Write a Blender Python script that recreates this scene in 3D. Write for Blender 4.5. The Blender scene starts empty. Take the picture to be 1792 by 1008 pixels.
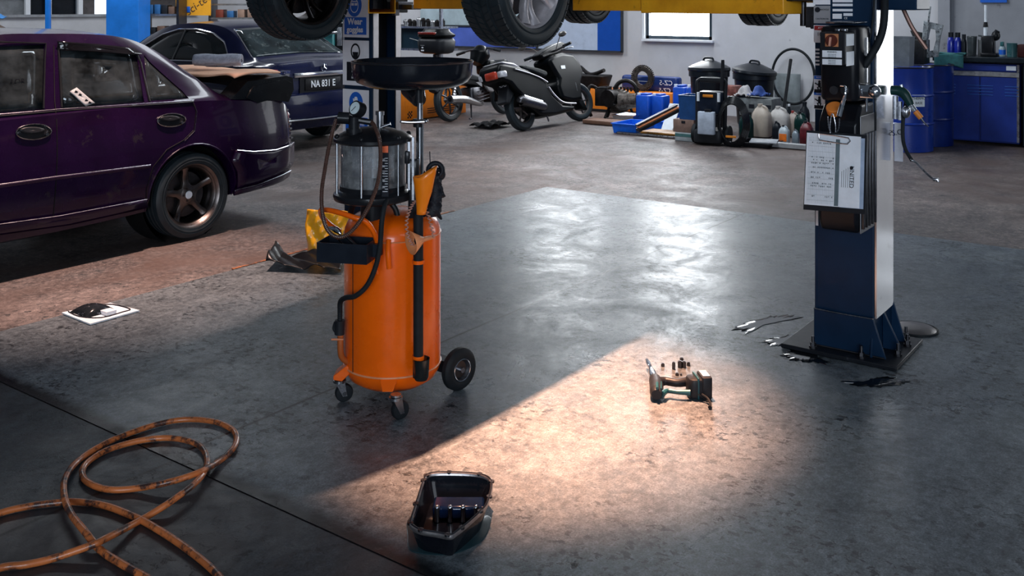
import bpy, bmesh, math, random
from mathutils import Vector, Matrix
R = math.radians
rnd = random.Random(7)
SC = bpy.context.scene
COL = SC.collection
# ------------------------------------------------------------------ camera
H, F, HZ = 1.6, 1717.0, 10.0
cd = bpy.data.cameras.new('camera'); cam = bpy.data.objects.new('camera', cd); COL.objects.link(cam)
cam.location = (0, 0, H); cam.rotation_euler = (R(90), 0, R(-53.73))
cd.sensor_width = 36; cd.lens = F*36/1792; cd.shift_y = -(504-HZ)/1792; cd.clip_start = .05; cd.clip_end = 200
SC.camera = cam
vs = SC.view_settings; vs.view_transform = 'Standard'; vs.look = 'None'; vs.gamma = 1; vs.use_curve_mapping = False
vs.exposure = 0.0
# ------------------------------------------------------------------ world and lights
wd = bpy.data.worlds.new('world'); SC.world = wd; wd.use_nodes = True
bgn = wd.node_tree.nodes['Background']; bgn.inputs[0].default_value = (.62, .78, 1.0, 1); bgn.inputs[1].default_value = .09
def lamp(name, kind, loc, target, energy, color, **kw):
    l = bpy.data.lights.new(name, kind); l.energy = energy; l.color = color
    for k, v in kw.items(): setattr(l, k, v)
    o = bpy.data.objects.new(name, l); COL.objects.link(o); o.location = loc
    d = Vector(target)-Vector(loc); o.rotation_euler = d.to_track_quat('-Z', 'Y').to_euler(); return o
# warm work lamp under the roof above the lifted car, warm lamp over the left bay, added unseen cool fills at back, left, front and side
lamp('warm_spot', 'SPOT', (4.3, 3.03, 6.2), (3.28, 2.28, 0), 15500, (1, .48, .29), spot_size=R(20), spot_blend=1., shadow_soft_size=.05)
lamp('warm_bay_spot', 'SPOT', (3.9, 5.1, 6.0), (3.4, 5.30, 0), 3600, (1, .66, .54), spot_size=R(30), spot_blend=1., shadow_soft_size=.12)
lamp('warm_far_spot', 'SPOT', (8.8, 6.2, 5.6), (7.7, 5.4, 0), 500, (1, .66, .52), spot_size=R(45), spot_blend=.9, shadow_soft_size=.15)
lamp('back_fill', 'AREA', (10.3, 5.5, 5.6), (11.9, 5.5, .6), 380, (.86, .93, 1), shape='RECTANGLE', size=1.2, size_y=8)  # added cool fill above the back wall, no fixture modelled
lamp('left_fill', 'AREA', (8.0, 13.0, 5.6), (9.5, 14, 0), 380, (.9, .95, 1), shape='RECTANGLE', size=5, size_y=1.2)  # added cool fill above the left background, no fixture modelled
lamp('front_fill', 'AREA', (-7, -4.5, 2.6), (4.5, 3.5, 1.4), 540, (.76, .87, 1), shape='RECTANGLE', size=5, size_y=2.6)  # unseen fill area behind the camera, added to light upright faces
lamp('side_fill', 'AREA', (1.2, -3.5, 3.0), (4.0, 4.5, .6), 52, (.8, .88, 1), shape='RECTANGLE', size=3, size_y=2.2)  # unseen fill area at the right, added to brighten the near slab
# ------------------------------------------------------------------ pixel -> world (x = away-right along the slab, y = away-left)
SX, CX = .8062, .5916
def K(px): return (px-896)/F
def PD(px, py, D): k = K(px); return Vector((D*(SX+CX*k), D*(CX-SX*k), H-(py-HZ)*D/F))
def G(px, py, z=0.): return PD(px, py, (H-z)*F/(py-HZ))
def PA(px, py, x): k = K(px); return PD(px, py, x/(SX+CX*k))
def PB(px, py, y): k = K(px); return PD(px, py, y/(CX-SX*k))
RD = Vector((CX, -SX, 0)); FD = Vector((SX, CX, 0)); UP = Vector((0, 0, 1))
# ------------------------------------------------------------------ materials
MATS = {}
def N(nt, t, **kw):
    n = nt.nodes.new(t)
    for k, v in kw.items():
        if hasattr(n, k): setattr(n, k, v)
        else: n.inputs[k.replace('_', ' ')].default_value = v
    return n
def ramp(nt, fac, stops, interp='LINEAR'):
    r = nt.nodes.new('ShaderNodeValToRGB'); r.color_ramp.interpolation = interp
    e = r.color_ramp.elements
    while len(e) < len(stops): e.new(.5)
    for i, (p, c) in enumerate(stops):
        e[i].position = p; e[i].color = (c, c, c, 1) if isinstance(c, (int, float)) else (*c, 1)
    nt.links.new(fac, r.inputs[0]); return r.outputs[0]
def mixc(nt, fac, a, b, mode='MIX'):
    m = nt.nodes.new('ShaderNodeMix'); m.data_type = 'RGBA'; m.blend_type = mode
    for i, v in ((0, fac), (6, a), (7, b)):
        if hasattr(v, 'links') or hasattr(v, 'is_output'): nt.links.new(v, m.inputs[i])
        else: m.inputs[i].default_value = v if i == 0 else ((*v, 1) if len(v) == 3 else v)
    return m.outputs[2]
def mth(nt, op, a, b=None, c=None):
    m = nt.nodes.new('ShaderNodeMath'); m.operation = op
    for i, v in enumerate((a, b, c)):
        if v is None: continue
        if hasattr(v, 'is_output'): nt.links.new(v, m.inputs[i])
        else: m.inputs[i].default_value = v
    return m.outputs[0]
def mat(name, col, rough=.5, metal=0., var=.25, scale=9., bump=0., coat=0., dirt=None, spec=.5, emit=None, alpha=1., rv=.12):
    """principled with object-space mottling, optional dirt speckle and bump"""
    if name in MATS: return MATS[name]
    if max(col) < .06 and spec == .5: spec = .20; coat *= .35
    m = bpy.data.materials.new(name); m.use_nodes = True; nt = m.node_tree; p = nt.nodes['Principled BSDF']
    tc = nt.nodes.new('ShaderNodeTexCoord')
    nz = N(nt, 'ShaderNodeTexNoise', Scale=scale, Detail=5., Roughness=.65); nt.links.new(tc.outputs['Object'], nz.inputs['Vector'])
    f = ramp(nt, nz.outputs[0], [(.3, 0.), (.72, 1.)])
    c = mixc(nt, f, tuple(max(0, v*(1-var)) for v in col), tuple(min(1, v*(1+var)) for v in col))
    if dirt:
        n2 = N(nt, 'ShaderNodeTexNoise', Scale=scale*2.3, Detail=6., Roughness=.75); nt.links.new(tc.outputs['Object'], n2.inputs['Vector'])
        f2 = ramp(nt, n2.outputs[0], [(dirt[1], 0.), (dirt[1]+.1, 1.)]); c = mixc(nt, f2, c, dirt[0])
    nt.links.new(c, p.inputs['Base Color'])
    rr = N(nt, 'ShaderNodeMapRange', To_Min=max(.02, rough-rv), To_Max=min(1, rough+rv)); nt.links.new(nz.outputs[0], rr.inputs[0]); nt.links.new(rr.outputs[0], p.inputs['Roughness'])
    p.inputs['Metallic'].default_value = metal; p.inputs['Coat Weight'].default_value = coat; p.inputs['Specular IOR Level'].default_value = spec
    p.inputs['Coat Roughness'].default_value = .06
    if bump:
        b = N(nt, 'ShaderNodeBump', Strength=bump, Distance=.01); nt.links.new(nz.outputs[0], b.inputs['Height']); nt.links.new(b.outputs[0], p.inputs['Normal'])
    if emit: p.inputs['Emission Color'].default_value = (*emit[0], 1); p.inputs['Emission Strength'].default_value = emit[1]
    if alpha < 1: p.inputs['Alpha'].default_value = alpha
    MATS[name] = m; return m
def glass(name, col, rough=.08, trans=.6, dirt=(.3, .33, .34), dirtf=.5, scale=6.):
    """dusty pane: see-through with glossy coat and a dusty diffuse share"""
    m = bpy.data.materials.new(name); m.use_nodes = True; nt = m.node_tree; nt.nodes.clear()
    out = nt.nodes.new('ShaderNodeOutputMaterial'); tr = N(nt, 'ShaderNodeBsdfTransparent'); tr.inputs[0].default_value = (*col, 1)
    gl = N(nt, 'ShaderNodeBsdfGlossy', Roughness=rough); gl.inputs[0].default_value = (.9, .95, 1, 1)
    df = nt.nodes.new('ShaderNodeBsdfDiffuse'); df.inputs[0].default_value = (*dirt, 1)
    tc = nt.nodes.new('ShaderNodeTexCoord'); nz = N(nt, 'ShaderNodeTexNoise', Scale=scale, Detail=6., Roughness=.7); nt.links.new(tc.outputs['Object'], nz.inputs['Vector'])
    f = ramp(nt, nz.outputs[0], [(.35, (1-trans)*.35), (.75, dirtf)])
    m1 = nt.nodes.new('ShaderNodeMixShader'); nt.links.new(f, m1.inputs[0]); nt.links.new(tr.outputs[0], m1.inputs[1]); nt.links.new(df.outputs[0], m1.inputs[2])
    fr = N(nt, 'ShaderNodeFresnel', IOR=1.5); fa = mth(nt, 'MULTIPLY', fr.outputs[0], 1.0)
    m2 = nt.nodes.new('ShaderNodeMixShader'); nt.links.new(fa, m2.inputs[0]); nt.links.new(m1.outputs[0], m2.inputs[1]); nt.links.new(gl.outputs[0], m2.inputs[2])
    nt.links.new(m2.outputs[0], out.inputs[0]); MATS[name] = m; return m
# ------------------------------------------------------------------ mesh builder
def catmull(pts, n=6, closed=False):
    P = [Vector(p) for p in pts]; L = len(P); out = []
    rng = range(L if closed else L-1)
    for i in rng:
        g = (lambda j: P[j % L]) if closed else (lambda j: P[max(0, min(L-1, j))])
        a, b, c, d = g(i-1), g(i), g(i+1), g(i+2)
        for k in range(n):
            t = k/n; out.append(.5*((2*b)+(c-a)*t+(2*a-5*b+4*c-d)*t*t+(3*b-a-3*c+d)*t**3))
    if not closed: out.append(P[-1])
    return out
class MB:
    def __init__(s): s.v = []; s.f = []; s.m = []; s.T = Matrix.Identity(4); s.mi = 0
    def at(s, loc=(0, 0, 0), rot=(0, 0, 0), sc=1.):
        from mathutils import Euler
        s.T = Matrix.Translation(loc) @ Euler(rot).to_matrix().to_4x4() @ Matrix.Scale(sc, 4); return s
    def basis(s, o, x, y, z):
        s.T = Matrix(((x[0], y[0], z[0], o[0]), (x[1], y[1], z[1], o[1]), (x[2], y[2], z[2], o[2]), (0, 0, 0, 1))); return s
    def add(s, vs_, fs):
        b = len(s.v); s.v += [s.T @ Vector(v) for v in vs_]; s.f += [tuple(i+b for i in f) for f in fs]; s.m += [s.mi]*len(fs); return s
    def box(s, c, d, taper=1., rz=0., ry=0., rx=0.):
        x, y, z = d[0]/2, d[1]/2, d[2]/2
        V = []
        M = Matrix.Rotation(rz, 3, 'Z') @ Matrix.Rotation(ry, 3, 'Y') @ Matrix.Rotation(rx, 3, 'X')
        for k, t in ((-1, 1.), (1, taper)):
            for a, b in ((-1, -1), (1, -1), (1, 1), (-1, 1)): V.append(Vector(c)+M @ Vector((a*x*t, b*y*t, k*z)))
        return s.add(V, [(3, 2, 1, 0), (4, 5, 6, 7), (0, 1, 5, 4), (1, 2, 6, 5), (2, 3, 7, 6), (3, 0, 4, 7)])
    def rbox(s, c, d, r=.01, n=3, taper=1.):
        """box with rounded vertical edges and softened top and bottom"""
        x, y = d[0]/2, d[1]/2; r = min(r, x*.98, y*.98); e = min(r*.6, d[2]*.3); L = []
        for zz, ins, t in ((-d[2]/2, e, 1), (-d[2]/2+e*.3, e*.3, 1), (-d[2]/2+e, 0, 1), (d[2]/2-e, 0, taper), (d[2]/2-e*.3, e*.3, taper), (d[2]/2, e, taper)):
            ring = []
            for q, (sx, sy) in enumerate(((1, 1), (-1, 1), (-1, -1), (1, -1))):
                for k in range(n+1):
                    a = (q+k/n)*math.pi/2; rr = r
                    px = sx*(x-r)+rr*math.cos(a); py = sy*(y-r)+rr*math.sin(a)
                    f = 1-ins/max(x, y); ring.append((c[0]+px*(1-ins/x)*t, c[1]+py*(1-ins/y)*t, c[2]+zz))
            L.append(ring)
        return s.loft(L, True, True)
    def loft(s, rings, cap=False, closed=True):
        n = len(rings[0]); V = [p for r in rings for p in r]; Fc = []
        for i in range(len(rings)-1):
            for j in range(n if closed else n-1):
                k = (j+1) % n; Fc.append((i*n+j, i*n+k, (i+1)*n+k, (i+1)*n+j))
        if cap: Fc.append(tuple(range(n-1, -1, -1))); Fc.append(tuple((len(rings)-1)*n+j for j in range(n)))
        return s.add(V, Fc)
    def cyl(s, p0, p1, r0, r1=None, n=20, cap=True):
        r1 = r0 if r1 is None else r1; p0, p1 = Vector(p0), Vector(p1); d = (p1-p0).normalized()
        u = d.orthogonal().normalized(); w = d.cross(u); L = []
        for p, r in ((p0, r0), (p1, r1)): L.append([p+(u*math.cos(2*math.pi*k/n)+w*math.sin(2*math.pi*k/n))*r for k in range(n)])
        return s.loft(L, cap)
    def tube(s, pts, r, n=10, sm=6, closed=False, cap=True, rib=0., spacing=None):
        P = catmull(pts, sm, closed) if sm else [Vector(p) for p in pts]
        if rib or spacing:
            Q = [P[0]]; st = spacing or r*.5; acc = 0
            for a, b in zip(P, P[1:]):
                seg = (b-a).length; t = st-acc
                while t <= seg: Q.append(a.lerp(b, t/seg)); t += st
                acc = seg-(t-st)
            P = Q
        rings = []; u = None; L = len(P)
        for i, p in enumerate(P):
            a = P[i-1] if (i or closed) else P[0]; b = P[(i+1) % L] if (i < L-1 or closed) else P[-1]
            d = (b-a).normalized() if (b-a).length > 1e-9 else Vector((0, 0, 1))
            u = d.orthogonal().normalized() if u is None else (u-d*u.dot(d)).normalized()
            w = d.cross(u); rr = r[min(i, len(r)-1)] if isinstance(r, (list, tuple)) else r
            if isinstance(r, (list, tuple)) and len(r) != L: q = i/(L-1)*(len(r)-1); j = int(q); rr = r[j]+(r[min(j+1, len(r)-1)]-r[j])*(q-j)
            if rib: rr *= 1-rib*(i % 2)
            rings.append([p+(u*math.cos(2*math.pi*k/n)+w*math.sin(2*math.pi*k/n))*rr for k in range(n)])
        if closed: rings.append(rings[0])
        return s.loft(rings, cap and not closed)
    def lathe(s, prof, o=(0, 0, 0), ax='Z', n=32, a0=0., a1=2*math.pi, closedp=False):
        full = abs(a1-a0-2*math.pi) < 1e-6; cols = n if full else n+1; pr = list(prof)+([prof[0]] if closedp else [])
        V = []; Fc = []
        for r, h in pr:
            for k in range(cols):
                a = a0+(a1-a0)*k/n; x, y = r*math.cos(a), r*math.sin(a)
                V.append(Vector(o)+Vector({'Z': (x, y, h), 'Y': (x, h, y), 'X': (h, x, y)}[ax]))
        for i in range(len(pr)-1):
            for k in range(n):
                k2 = (k+1) % cols if full else k+1
                Fc.append((i*cols+k, i*cols+k2, (i+1)*cols+k2, (i+1)*cols+k))
        return s.add(V, Fc)
    def prism(s, poly, h0, h1, ax='Z', o=(0, 0, 0)):
        """poly in the plane across ax, extruded h0..h1. Y: (x,z)  X: (y,z)"""
        n = len(poly); g = {'Z': lambda a, b, h: (a, b, h), 'Y': lambda a, b, h: (a, h, b), 'X': lambda a, b, h: (h, a, b)}[ax]
        V = [Vector(o)+Vector(g(a, b, h)) for h in (h0, h1) for a, b in poly]
        return s.add(V, [tuple(range(n-1, -1, -1)), tuple(range(n, 2*n))]+[(i, (i+1) % n, n+(i+1) % n, n+i) for i in range(n)])
    def ball(s, c, r, n=14, sc=(1, 1, 1)):
        V = []; Fc = []; m = n//2+1
        for i in range(m+1):
            th = math.pi*i/m
            for k in range(n): a = 2*math.pi*k/n; V.append((c[0]+r*sc[0]*math.sin(th)*math.cos(a), c[1]+r*sc[1]*math.sin(th)*math.sin(a), c[2]+r*sc[2]*math.cos(th)))
        for i in range(m):
            for k in range(n): Fc.append((i*n+k, (i+1)*n+k, (i+1)*n+(k+1) % n, i*n+(k+1) % n))
        return s.add(V, Fc)
    def torus(s, c, Rr, r, ax='Z', n=32, m=8):
        return s.lathe([(Rr+r*math.cos(2*math.pi*k/m), r*math.sin(2*math.pi*k/m)) for k in range(m)], c, ax, n, closedp=True)
    def grid(s, fn, nu, nv):
        V = [fn(i/nu, j/nv) for i in range(nu+1) for j in range(nv+1)]
        return s.add(V, [(i*(nv+1)+j, (i+1)*(nv+1)+j, (i+1)*(nv+1)+j+1, i*(nv+1)+j+1) for i in range(nu) for j in range(nv)])
    def build(s, name, mats, parent=None, loc=None, rot=None, smooth=35, bevel=0., solid=0., seg=2, link=True, label=None):
        me = bpy.data.meshes.new(name); me.from_pydata(s.v, [], s.f)
        bm = bmesh.new(); bm.from_mesh(me); bmesh.ops.remove_doubles(bm, verts=bm.verts, dist=1e-6); bmesh.ops.recalc_face_normals(bm, faces=bm.faces)
        bm.to_mesh(me); bm.free() if False else bm.free()
        for mm in (mats if isinstance(mats, (list, tuple)) else [mats]): me.materials.append(mm)
        if len(me.polygons) == len(s.m):
            for p, k in zip(me.polygons, s.m): p.material_index = k
        if smooth: me.shade_smooth(); me.set_sharp_from_angle(angle=R(smooth))
        o = bpy.data.objects.new(name, me)
        if link: COL.objects.link(o)
        if parent: o.parent = parent
        if loc is not None: o.location = loc
        if rot is not None: o.rotation_euler = rot
        if solid: md = o.modifiers.new('s', 'SOLIDIFY'); md.thickness = solid; md.offset = 0
        if bevel: md = o.modifiers.new('b', 'BEVEL'); md.width = bevel; md.segments = seg; md.limit_method = 'ANGLE'; md.angle_limit = R(40); md.harden_normals = False
        if label: o['label'] = label
        return o
def empty(name, loc=(0, 0, 0), rz=0., label=None, cat=None, group=None):
    o = bpy.data.objects.new(name, None); COL.objects.link(o); o.location = loc; o.rotation_euler = (0, 0, rz); o.empty_display_size = .1
    return tag(o, label, cat, group)
def tag(o, label=None, cat=None, group=None, kind=None):
    if label: o['label'] = label
    if cat: o['category'] = cat
    if group: o['group'] = group
    if kind: o['kind'] = kind
    return o
def one(name, mb, m, label, cat, loc, group=None, rz=0., **kw):
    """a thing that is one mesh: mesh local to loc"""
    o = mb.build(name, m, loc=loc, rot=(0, 0, rz), **kw); return tag(o, label, cat, group)
def copy_tree(o, parent=None):
    c = o.copy(); COL.objects.link(c)
    if parent: c.parent = parent
    for ch in [x for x in KIDS.get(o.name, [])]: copy_tree(ch, c)
    return c
KIDS = {}
def index_kids():
    KIDS.clear()
    for o in bpy.data.objects:
        if o.parent: KIDS.setdefault(o.parent.name, []).append(o)
def apply_mods(o):
    dg = bpy.context.evaluated_depsgraph_get(); dg.update(); me = bpy.data.meshes.new_from_object(o.evaluated_get(dg)); o.modifiers.clear(); o.data = me
def text(body, size, name, m, parent=None, o=(0, 0, 0), x=(1, 0, 0), y=(0, 0, 1), depth=.0006, align='CENTER', sx=1., bold=0.):
    cu = bpy.data.curves.new(name, 'FONT'); cu.body = body; cu.size = size; cu.extrude = depth; cu.align_x = align; cu.align_y = 'CENTER'; cu.offset = bold
    cu.resolution_u = 3
    t = bpy.data.objects.new(name, cu); COL.objects.link(t); dg = bpy.context.evaluated_depsgraph_get(); dg.update()
    me = bpy.data.meshes.new_from_object(t.evaluated_get(dg)); bpy.data.objects.remove(t)
    X = Vector(x).normalized(); Y = Vector(y).normalized(); Z = X.cross(Y)
    M = Matrix(((X[0]*sx, Y[0], Z[0], o[0]), (X[1]*sx, Y[1], Z[1], o[1]), (X[2]*sx, Y[2], Z[2], o[2]), (0, 0, 0, 1)))
    me.transform(M); me.materials.clear(); me.materials.append(m)
    ob = bpy.data.objects.new(name, me); COL.objects.link(ob)
    if parent: ob.parent = parent
    return ob
# palette
BLK = mat('black_paint', (.012, .013, .016), .32, coat=.3)
RUB = mat('rubber', (.012, .015, .018), .62, bump=.1, scale=30)
PLB = mat('black_plastic', (.016, .018, .022), .42)
STL = mat('steel', (.42, .43, .46), .28, 1., scale=14)
CHR = mat('chrome', (.72, .74, .78), .12, 1., var=.08)
DST = mat('dark_steel', (.10, .10, .11), .38, 1., scale=20)
ALU = mat('aluminium', (.42, .42, .43), .42, 1., scale=20, dirt=((.08, .07, .06), .6))
ORG = mat('orange_paint', (.95, .135, .002), .28, spec=.3, coat=.3, scale=5, var=.10, dirt=((.30, .06, .01), .70))
ORL = mat('orange_lift', (.95, .40, .015), .42, scale=5, var=.25, dirt=((.25, .10, .01), .60))
NVY = mat('navy_paint', (.005, .022, .055), .40, coat=.1, scale=4, var=.25)
BLU = mat('blue_paint', (.004, .04, .36), .38, scale=4, var=.2)
BLP = mat('blue_plastic', (.005, .08, .50), .4, scale=6)
BLT = mat('bright_blue_plastic', (.006, .15, .80), .38, scale=6)
WHT = mat('white_print', (.84, .87, .92), .45, var=.06)
WHB = mat('white_paper', (.78, .84, .90), .6, var=.08, scale=14)
INK = mat('ink', (.01, .012, .018), .6)
SBL = mat('sign_blue', (.01, .13, .62), .45, var=.05)
CRD = mat('cardboard', (.20, .125, .10), .8, scale=14)
# ================================================================== the setting
def floor_mat(name, base, dark, light, warm=None, rough=.33, rlo=.18, joint=None, edge=None, spk=.56, sc=1.):
    m = bpy.data.materials.new(name); m.use_nodes = True; nt = m.node_tree; p = nt.nodes['Principled BSDF']
    tc = nt.nodes.new('ShaderNodeTexCoord'); OB = tc.outputs['Object']
    def nz(scale, det=8., rg=.62, dist=0., vec=OB):
        n = N(nt, 'ShaderNodeTexNoise', Scale=scale*sc, Detail=det, Roughness=rg, Distortion=dist); nt.links.new(vec, n.inputs['Vector']); return n.outputs[0]
    big = nz(.8, 4., .55, .6); mid = nz(4.5, 8., .7); fine = nz(38., 6., .75)
    c = mixc(nt, ramp(nt, big, [(.32, 0.), (.68, 1.)]), base, light)
    c = mixc(nt, ramp(nt, mid, [(.38, 0.), (.66, .95)]), c, dark)
    c = mixc(nt, ramp(nt, fine, [(.42, .0), (.75, .55)]), c, tuple(min(1, v*1.7) for v in light))
    # dark flecks and spatter, in patches
    st = N(nt, 'ShaderNodeMapping'); st.inputs['Scale'].default_value = (1.25, .95, 1); nt.links.new(OB, st.inputs[0])
    fl = nz(21., 7., .72, .3, st.outputs[0]); patch = nz(1.9, 5., .65)
    fk = mth(nt, 'MULTIPLY', ramp(nt, fl, [(spk, 0.), (spk+.025, 1.)]), ramp(nt, patch, [(.42, 0.04), (.58, 1.)]))
    c = mixc(nt, fk, c, (.012, .017, .022))
    sp = nz(60., 2., .5); c = mixc(nt, ramp(nt, sp, [(.70, 0.), (.72, .8)]), c, (.02, .022, .026))
    gr = nz(150., 3., .7); gm = nz(22., 10., .82)
    c = mixc(nt, 1., c, mixc(nt, ramp(nt, gm, [(.33, 0.), (.68, 1.)]), (.52, .52, .53), (1.5, 1.48, 1.45)), 'MULTIPLY')
    c = mixc(nt, 1., c, mixc(nt, ramp(nt, gr, [(.30, 0.), (.70, 1.)]), (.55, .55, .55), (1.45, 1.45, 1.45)), 'MULTIPLY')
    if warm:
        wn = nz(1.1, 4., .6, 1.2); c = mixc(nt, ramp(nt, wn, [(.45, 0.), (.65, .85)]), c, warm)
    # hairline scratches
    wv = N(nt, 'ShaderNodeTexVoronoi', feature='DISTANCE_TO_EDGE', Scale=1.9*sc); 
    dn = nt.nodes.new('ShaderNodeVectorMath'); dn.operation = 'ADD'; n3 = N(nt, 'ShaderNodeTexNoise', Scale=2.2, Detail=6.); nt.links.new(OB, n3.inputs['Vector'])
    nt.links.new(n3.outputs[1], dn.inputs[0]); nt.links.new(OB, dn.inputs[1]); nt.links.new(dn.outputs[0], wv.inputs['Vector'])
    c = mixc(nt, mth(nt, 'MULTIPLY', ramp(nt, wv.outputs[0], [(.0, 1.), (.006, 0.)]), ramp(nt, patch, [(.5, 0.), (.6, .7)])), c, (.02, .022, .026))
    xyz = nt.nodes.new('ShaderNodeSeparateXYZ'); nt.links.new(OB, xyz.inputs[0])
    if joint is not None:
        wob = mth(nt, 'MULTIPLY', mth(nt, 'SUBTRACT', nz(6., 3.), .5), .012)
        d = mth(nt, 'ABSOLUTE', mth(nt, 'ADD', mth(nt, 'SUBTRACT', xyz.outputs[1], joint), wob))
        c = mixc(nt, ramp(nt, d, [(.0045, 1.), (.010, 0.)]), c, (.006, .006, .008))
    if edge is not None:
        wob = mth(nt, 'MULTIPLY', mth(nt, 'SUBTRACT', nz(9., 5., .7), .5), .10)
        d = mth(nt, 'ABSOLUTE', mth(nt, 'ADD', mth(nt, 'SUBTRACT', xyz.outputs[0], edge), wob))
        c = mixc(nt, ramp(nt, d, [(.030, 1.), (.085, 0.)]), c, (.004, .006, .008))
    nt.links.new(c, p.inputs['Base Color'])
    rr = ramp(nt, nz(2.6, 8., .8, .8), [(.3, rlo), (.75, rough+.22)])
    nt.links.new(mth(nt, 'ADD', rr, mth(nt, 'MULTIPLY', fine, .10)), p.inputs['Roughness'])
    p.inputs['Specular IOR Level'].default_value = .45
    b = N(nt, 'ShaderNodeBump', Strength=.45, Distance=.004); hh = mth(nt, 'ADD', mth(nt, 'MULTIPLY', mid, .8), mth(nt, 'ADD', mth(nt, 'MULTIPLY', fine, .4), mth(nt, 'MULTIPLY', gr, .03)))
    nt.links.new(mth(nt, 'SUBTRACT', hh, mth(nt, 'MULTIPLY', fk, .25)), b.inputs['Height']); nt.links.new(b.outputs[0], p.inputs['Normal'])
    return m
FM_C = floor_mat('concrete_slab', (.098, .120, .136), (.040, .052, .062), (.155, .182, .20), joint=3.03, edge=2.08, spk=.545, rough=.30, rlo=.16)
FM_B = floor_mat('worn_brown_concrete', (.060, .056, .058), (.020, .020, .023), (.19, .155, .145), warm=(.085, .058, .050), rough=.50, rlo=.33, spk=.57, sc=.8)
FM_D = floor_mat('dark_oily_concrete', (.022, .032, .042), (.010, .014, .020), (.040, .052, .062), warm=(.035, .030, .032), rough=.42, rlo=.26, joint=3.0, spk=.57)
def slab(name, x0, x1, y0, y1, z, m, t=.05):
    mb = MB(); mb.box(((x0+x1)/2, (y0+y1)/2, z-t/2), (x1-x0, y1-y0, t)); o = mb.build(name, m, smooth=0); return tag(o, kind='structure')
slab('floor', -6, 16, -8, 22, -.004, FM_B, .2)
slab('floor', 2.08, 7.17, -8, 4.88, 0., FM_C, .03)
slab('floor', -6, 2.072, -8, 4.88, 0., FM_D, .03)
mb = MB()
p = None
mb.box((4.85, 4.893, .0005), (2.1, .022, .006)); o = mb.build('trim_1', mat('orange_line', (.26, .09, .03), .7, dirt=((.035, .03, .03), .5), scale=6)); tag(o, kind='structure')
WALL = mat('grey_wall', (.56, .56, .58), .75, var=.10, scale=1.6, bump=.15, dirt=((.22, .22, .23), .66), rv=.05)
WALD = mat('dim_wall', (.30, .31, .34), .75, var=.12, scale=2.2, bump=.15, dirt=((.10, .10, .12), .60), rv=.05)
XB = 13.4
# back wall with a tall window opening and a clerestory
w1a, w1b = PA(1130, 68, XB).y, PA(1246, 68, XB).y
zs = PA(1190, 69, XB).z
def wallseg(name, x0, x1, y0, y1, z0, z1, m=WALL):
    mb = MB(); mb.box(((x0+x1)/2, (y0+y1)/2, (z0+z1)/2), (abs(x1-x0), abs(y1-y0), z1-z0)); return tag(mb.build(name, m, smooth=0), kind='structure')
ZT = 6.4
c0, c1 = PA(1060, 50, XB).y, PA(925, 50, XB).y
yp = PA(1651, 60, XB).y
mb = MB()
def wb(y0, y1, z0, z1): mb.box((XB+.1, (y0+y1)/2, (z0+z1)/2), (.2, abs(y1-y0), z1-z0))
wb(-3, -2.3, -.1, ZT); wb(-2.3, .3, -.1, .45); wb(-2.3, .3, 5.0, ZT); wb(.3, w1b, -.1, ZT); wb(w1b, w1a, -.1, zs); wb(w1b, w1a, 3.65, ZT); wb(w1a, c0, -.1, ZT); wb(c0, c1, -.1, 1.95); wb(c0, c1, 3.15, ZT); wb(c1, 18, -.1, ZT)
o = mb.build('wall_back', WALL, smooth=0); tag(o, kind='structure')
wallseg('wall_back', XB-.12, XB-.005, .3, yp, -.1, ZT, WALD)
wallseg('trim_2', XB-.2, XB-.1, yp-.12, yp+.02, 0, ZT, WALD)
# left wall: low wall, ribbon of windows, upper wall
wallseg('wall_left', -2, XB, 18, 18.2, -.1, 1.41, WALL); wallseg('wall_left', -2, XB, 18, 18.2, 1.78, ZT, WALL)
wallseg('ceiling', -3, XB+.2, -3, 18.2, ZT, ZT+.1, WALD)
def window(name, x, y0, y1, z0, z1, strength, col=(.93, .97, 1.)):
    e = mat('daylight_pane_%d' % strength, (.8, .85, .9), .3, emit=(col, strength))
    mb = MB(); w = y1-y0; mb.box((x+.1, (y0+y1)/2, (z0+z1)/2), (.01, w-.04, z1-z0-.02)); o = mb.build(name, e, smooth=0); tag(o, kind='structure')
    f = MB(); t = .05
    for yy in (y0+t/2, y1-t/2): f.box((x+.05, yy, (z0+z1)/2), (.08, t, z1-z0))
    f.box((x+.05, (y0+y1)/2, z0+t/2), (.08, w, t)); f.box((x+.05, (y0+y1)/2, z1-t/2), (.08, w, t))
    for zz in [z0+1.3*k for k in range(1, 4) if z0+1.3*k < z1-.3]: f.box((x+.05, (y0+y1)/2, zz), (.07, w, .04))
    f.build('window_frame', mat('window_frame', (.03, .045, .06), .4), o)
    g = MB(); g.box((x-.02, (y0+y1)/2, z0-.02), (.1, w+.08, .03)); g.box((x-.012, y1+.03, (z0+z1)/2), (.03, .04, z1-z0)); g.build('window_sill', mat('white_trim', (.75, .77, .8), .5, var=.05), o)
    return o
window('window_1', XB, w1b, w1a, zs, 3.65, 15.)
window('window_2', XB, c0, c1, 1.95, 3.15, 17.); window('added_window', XB, -2.3, .3, .45, 5.0, 4.)  # last one unseen, added so the column side strip reflects a bright opening
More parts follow.
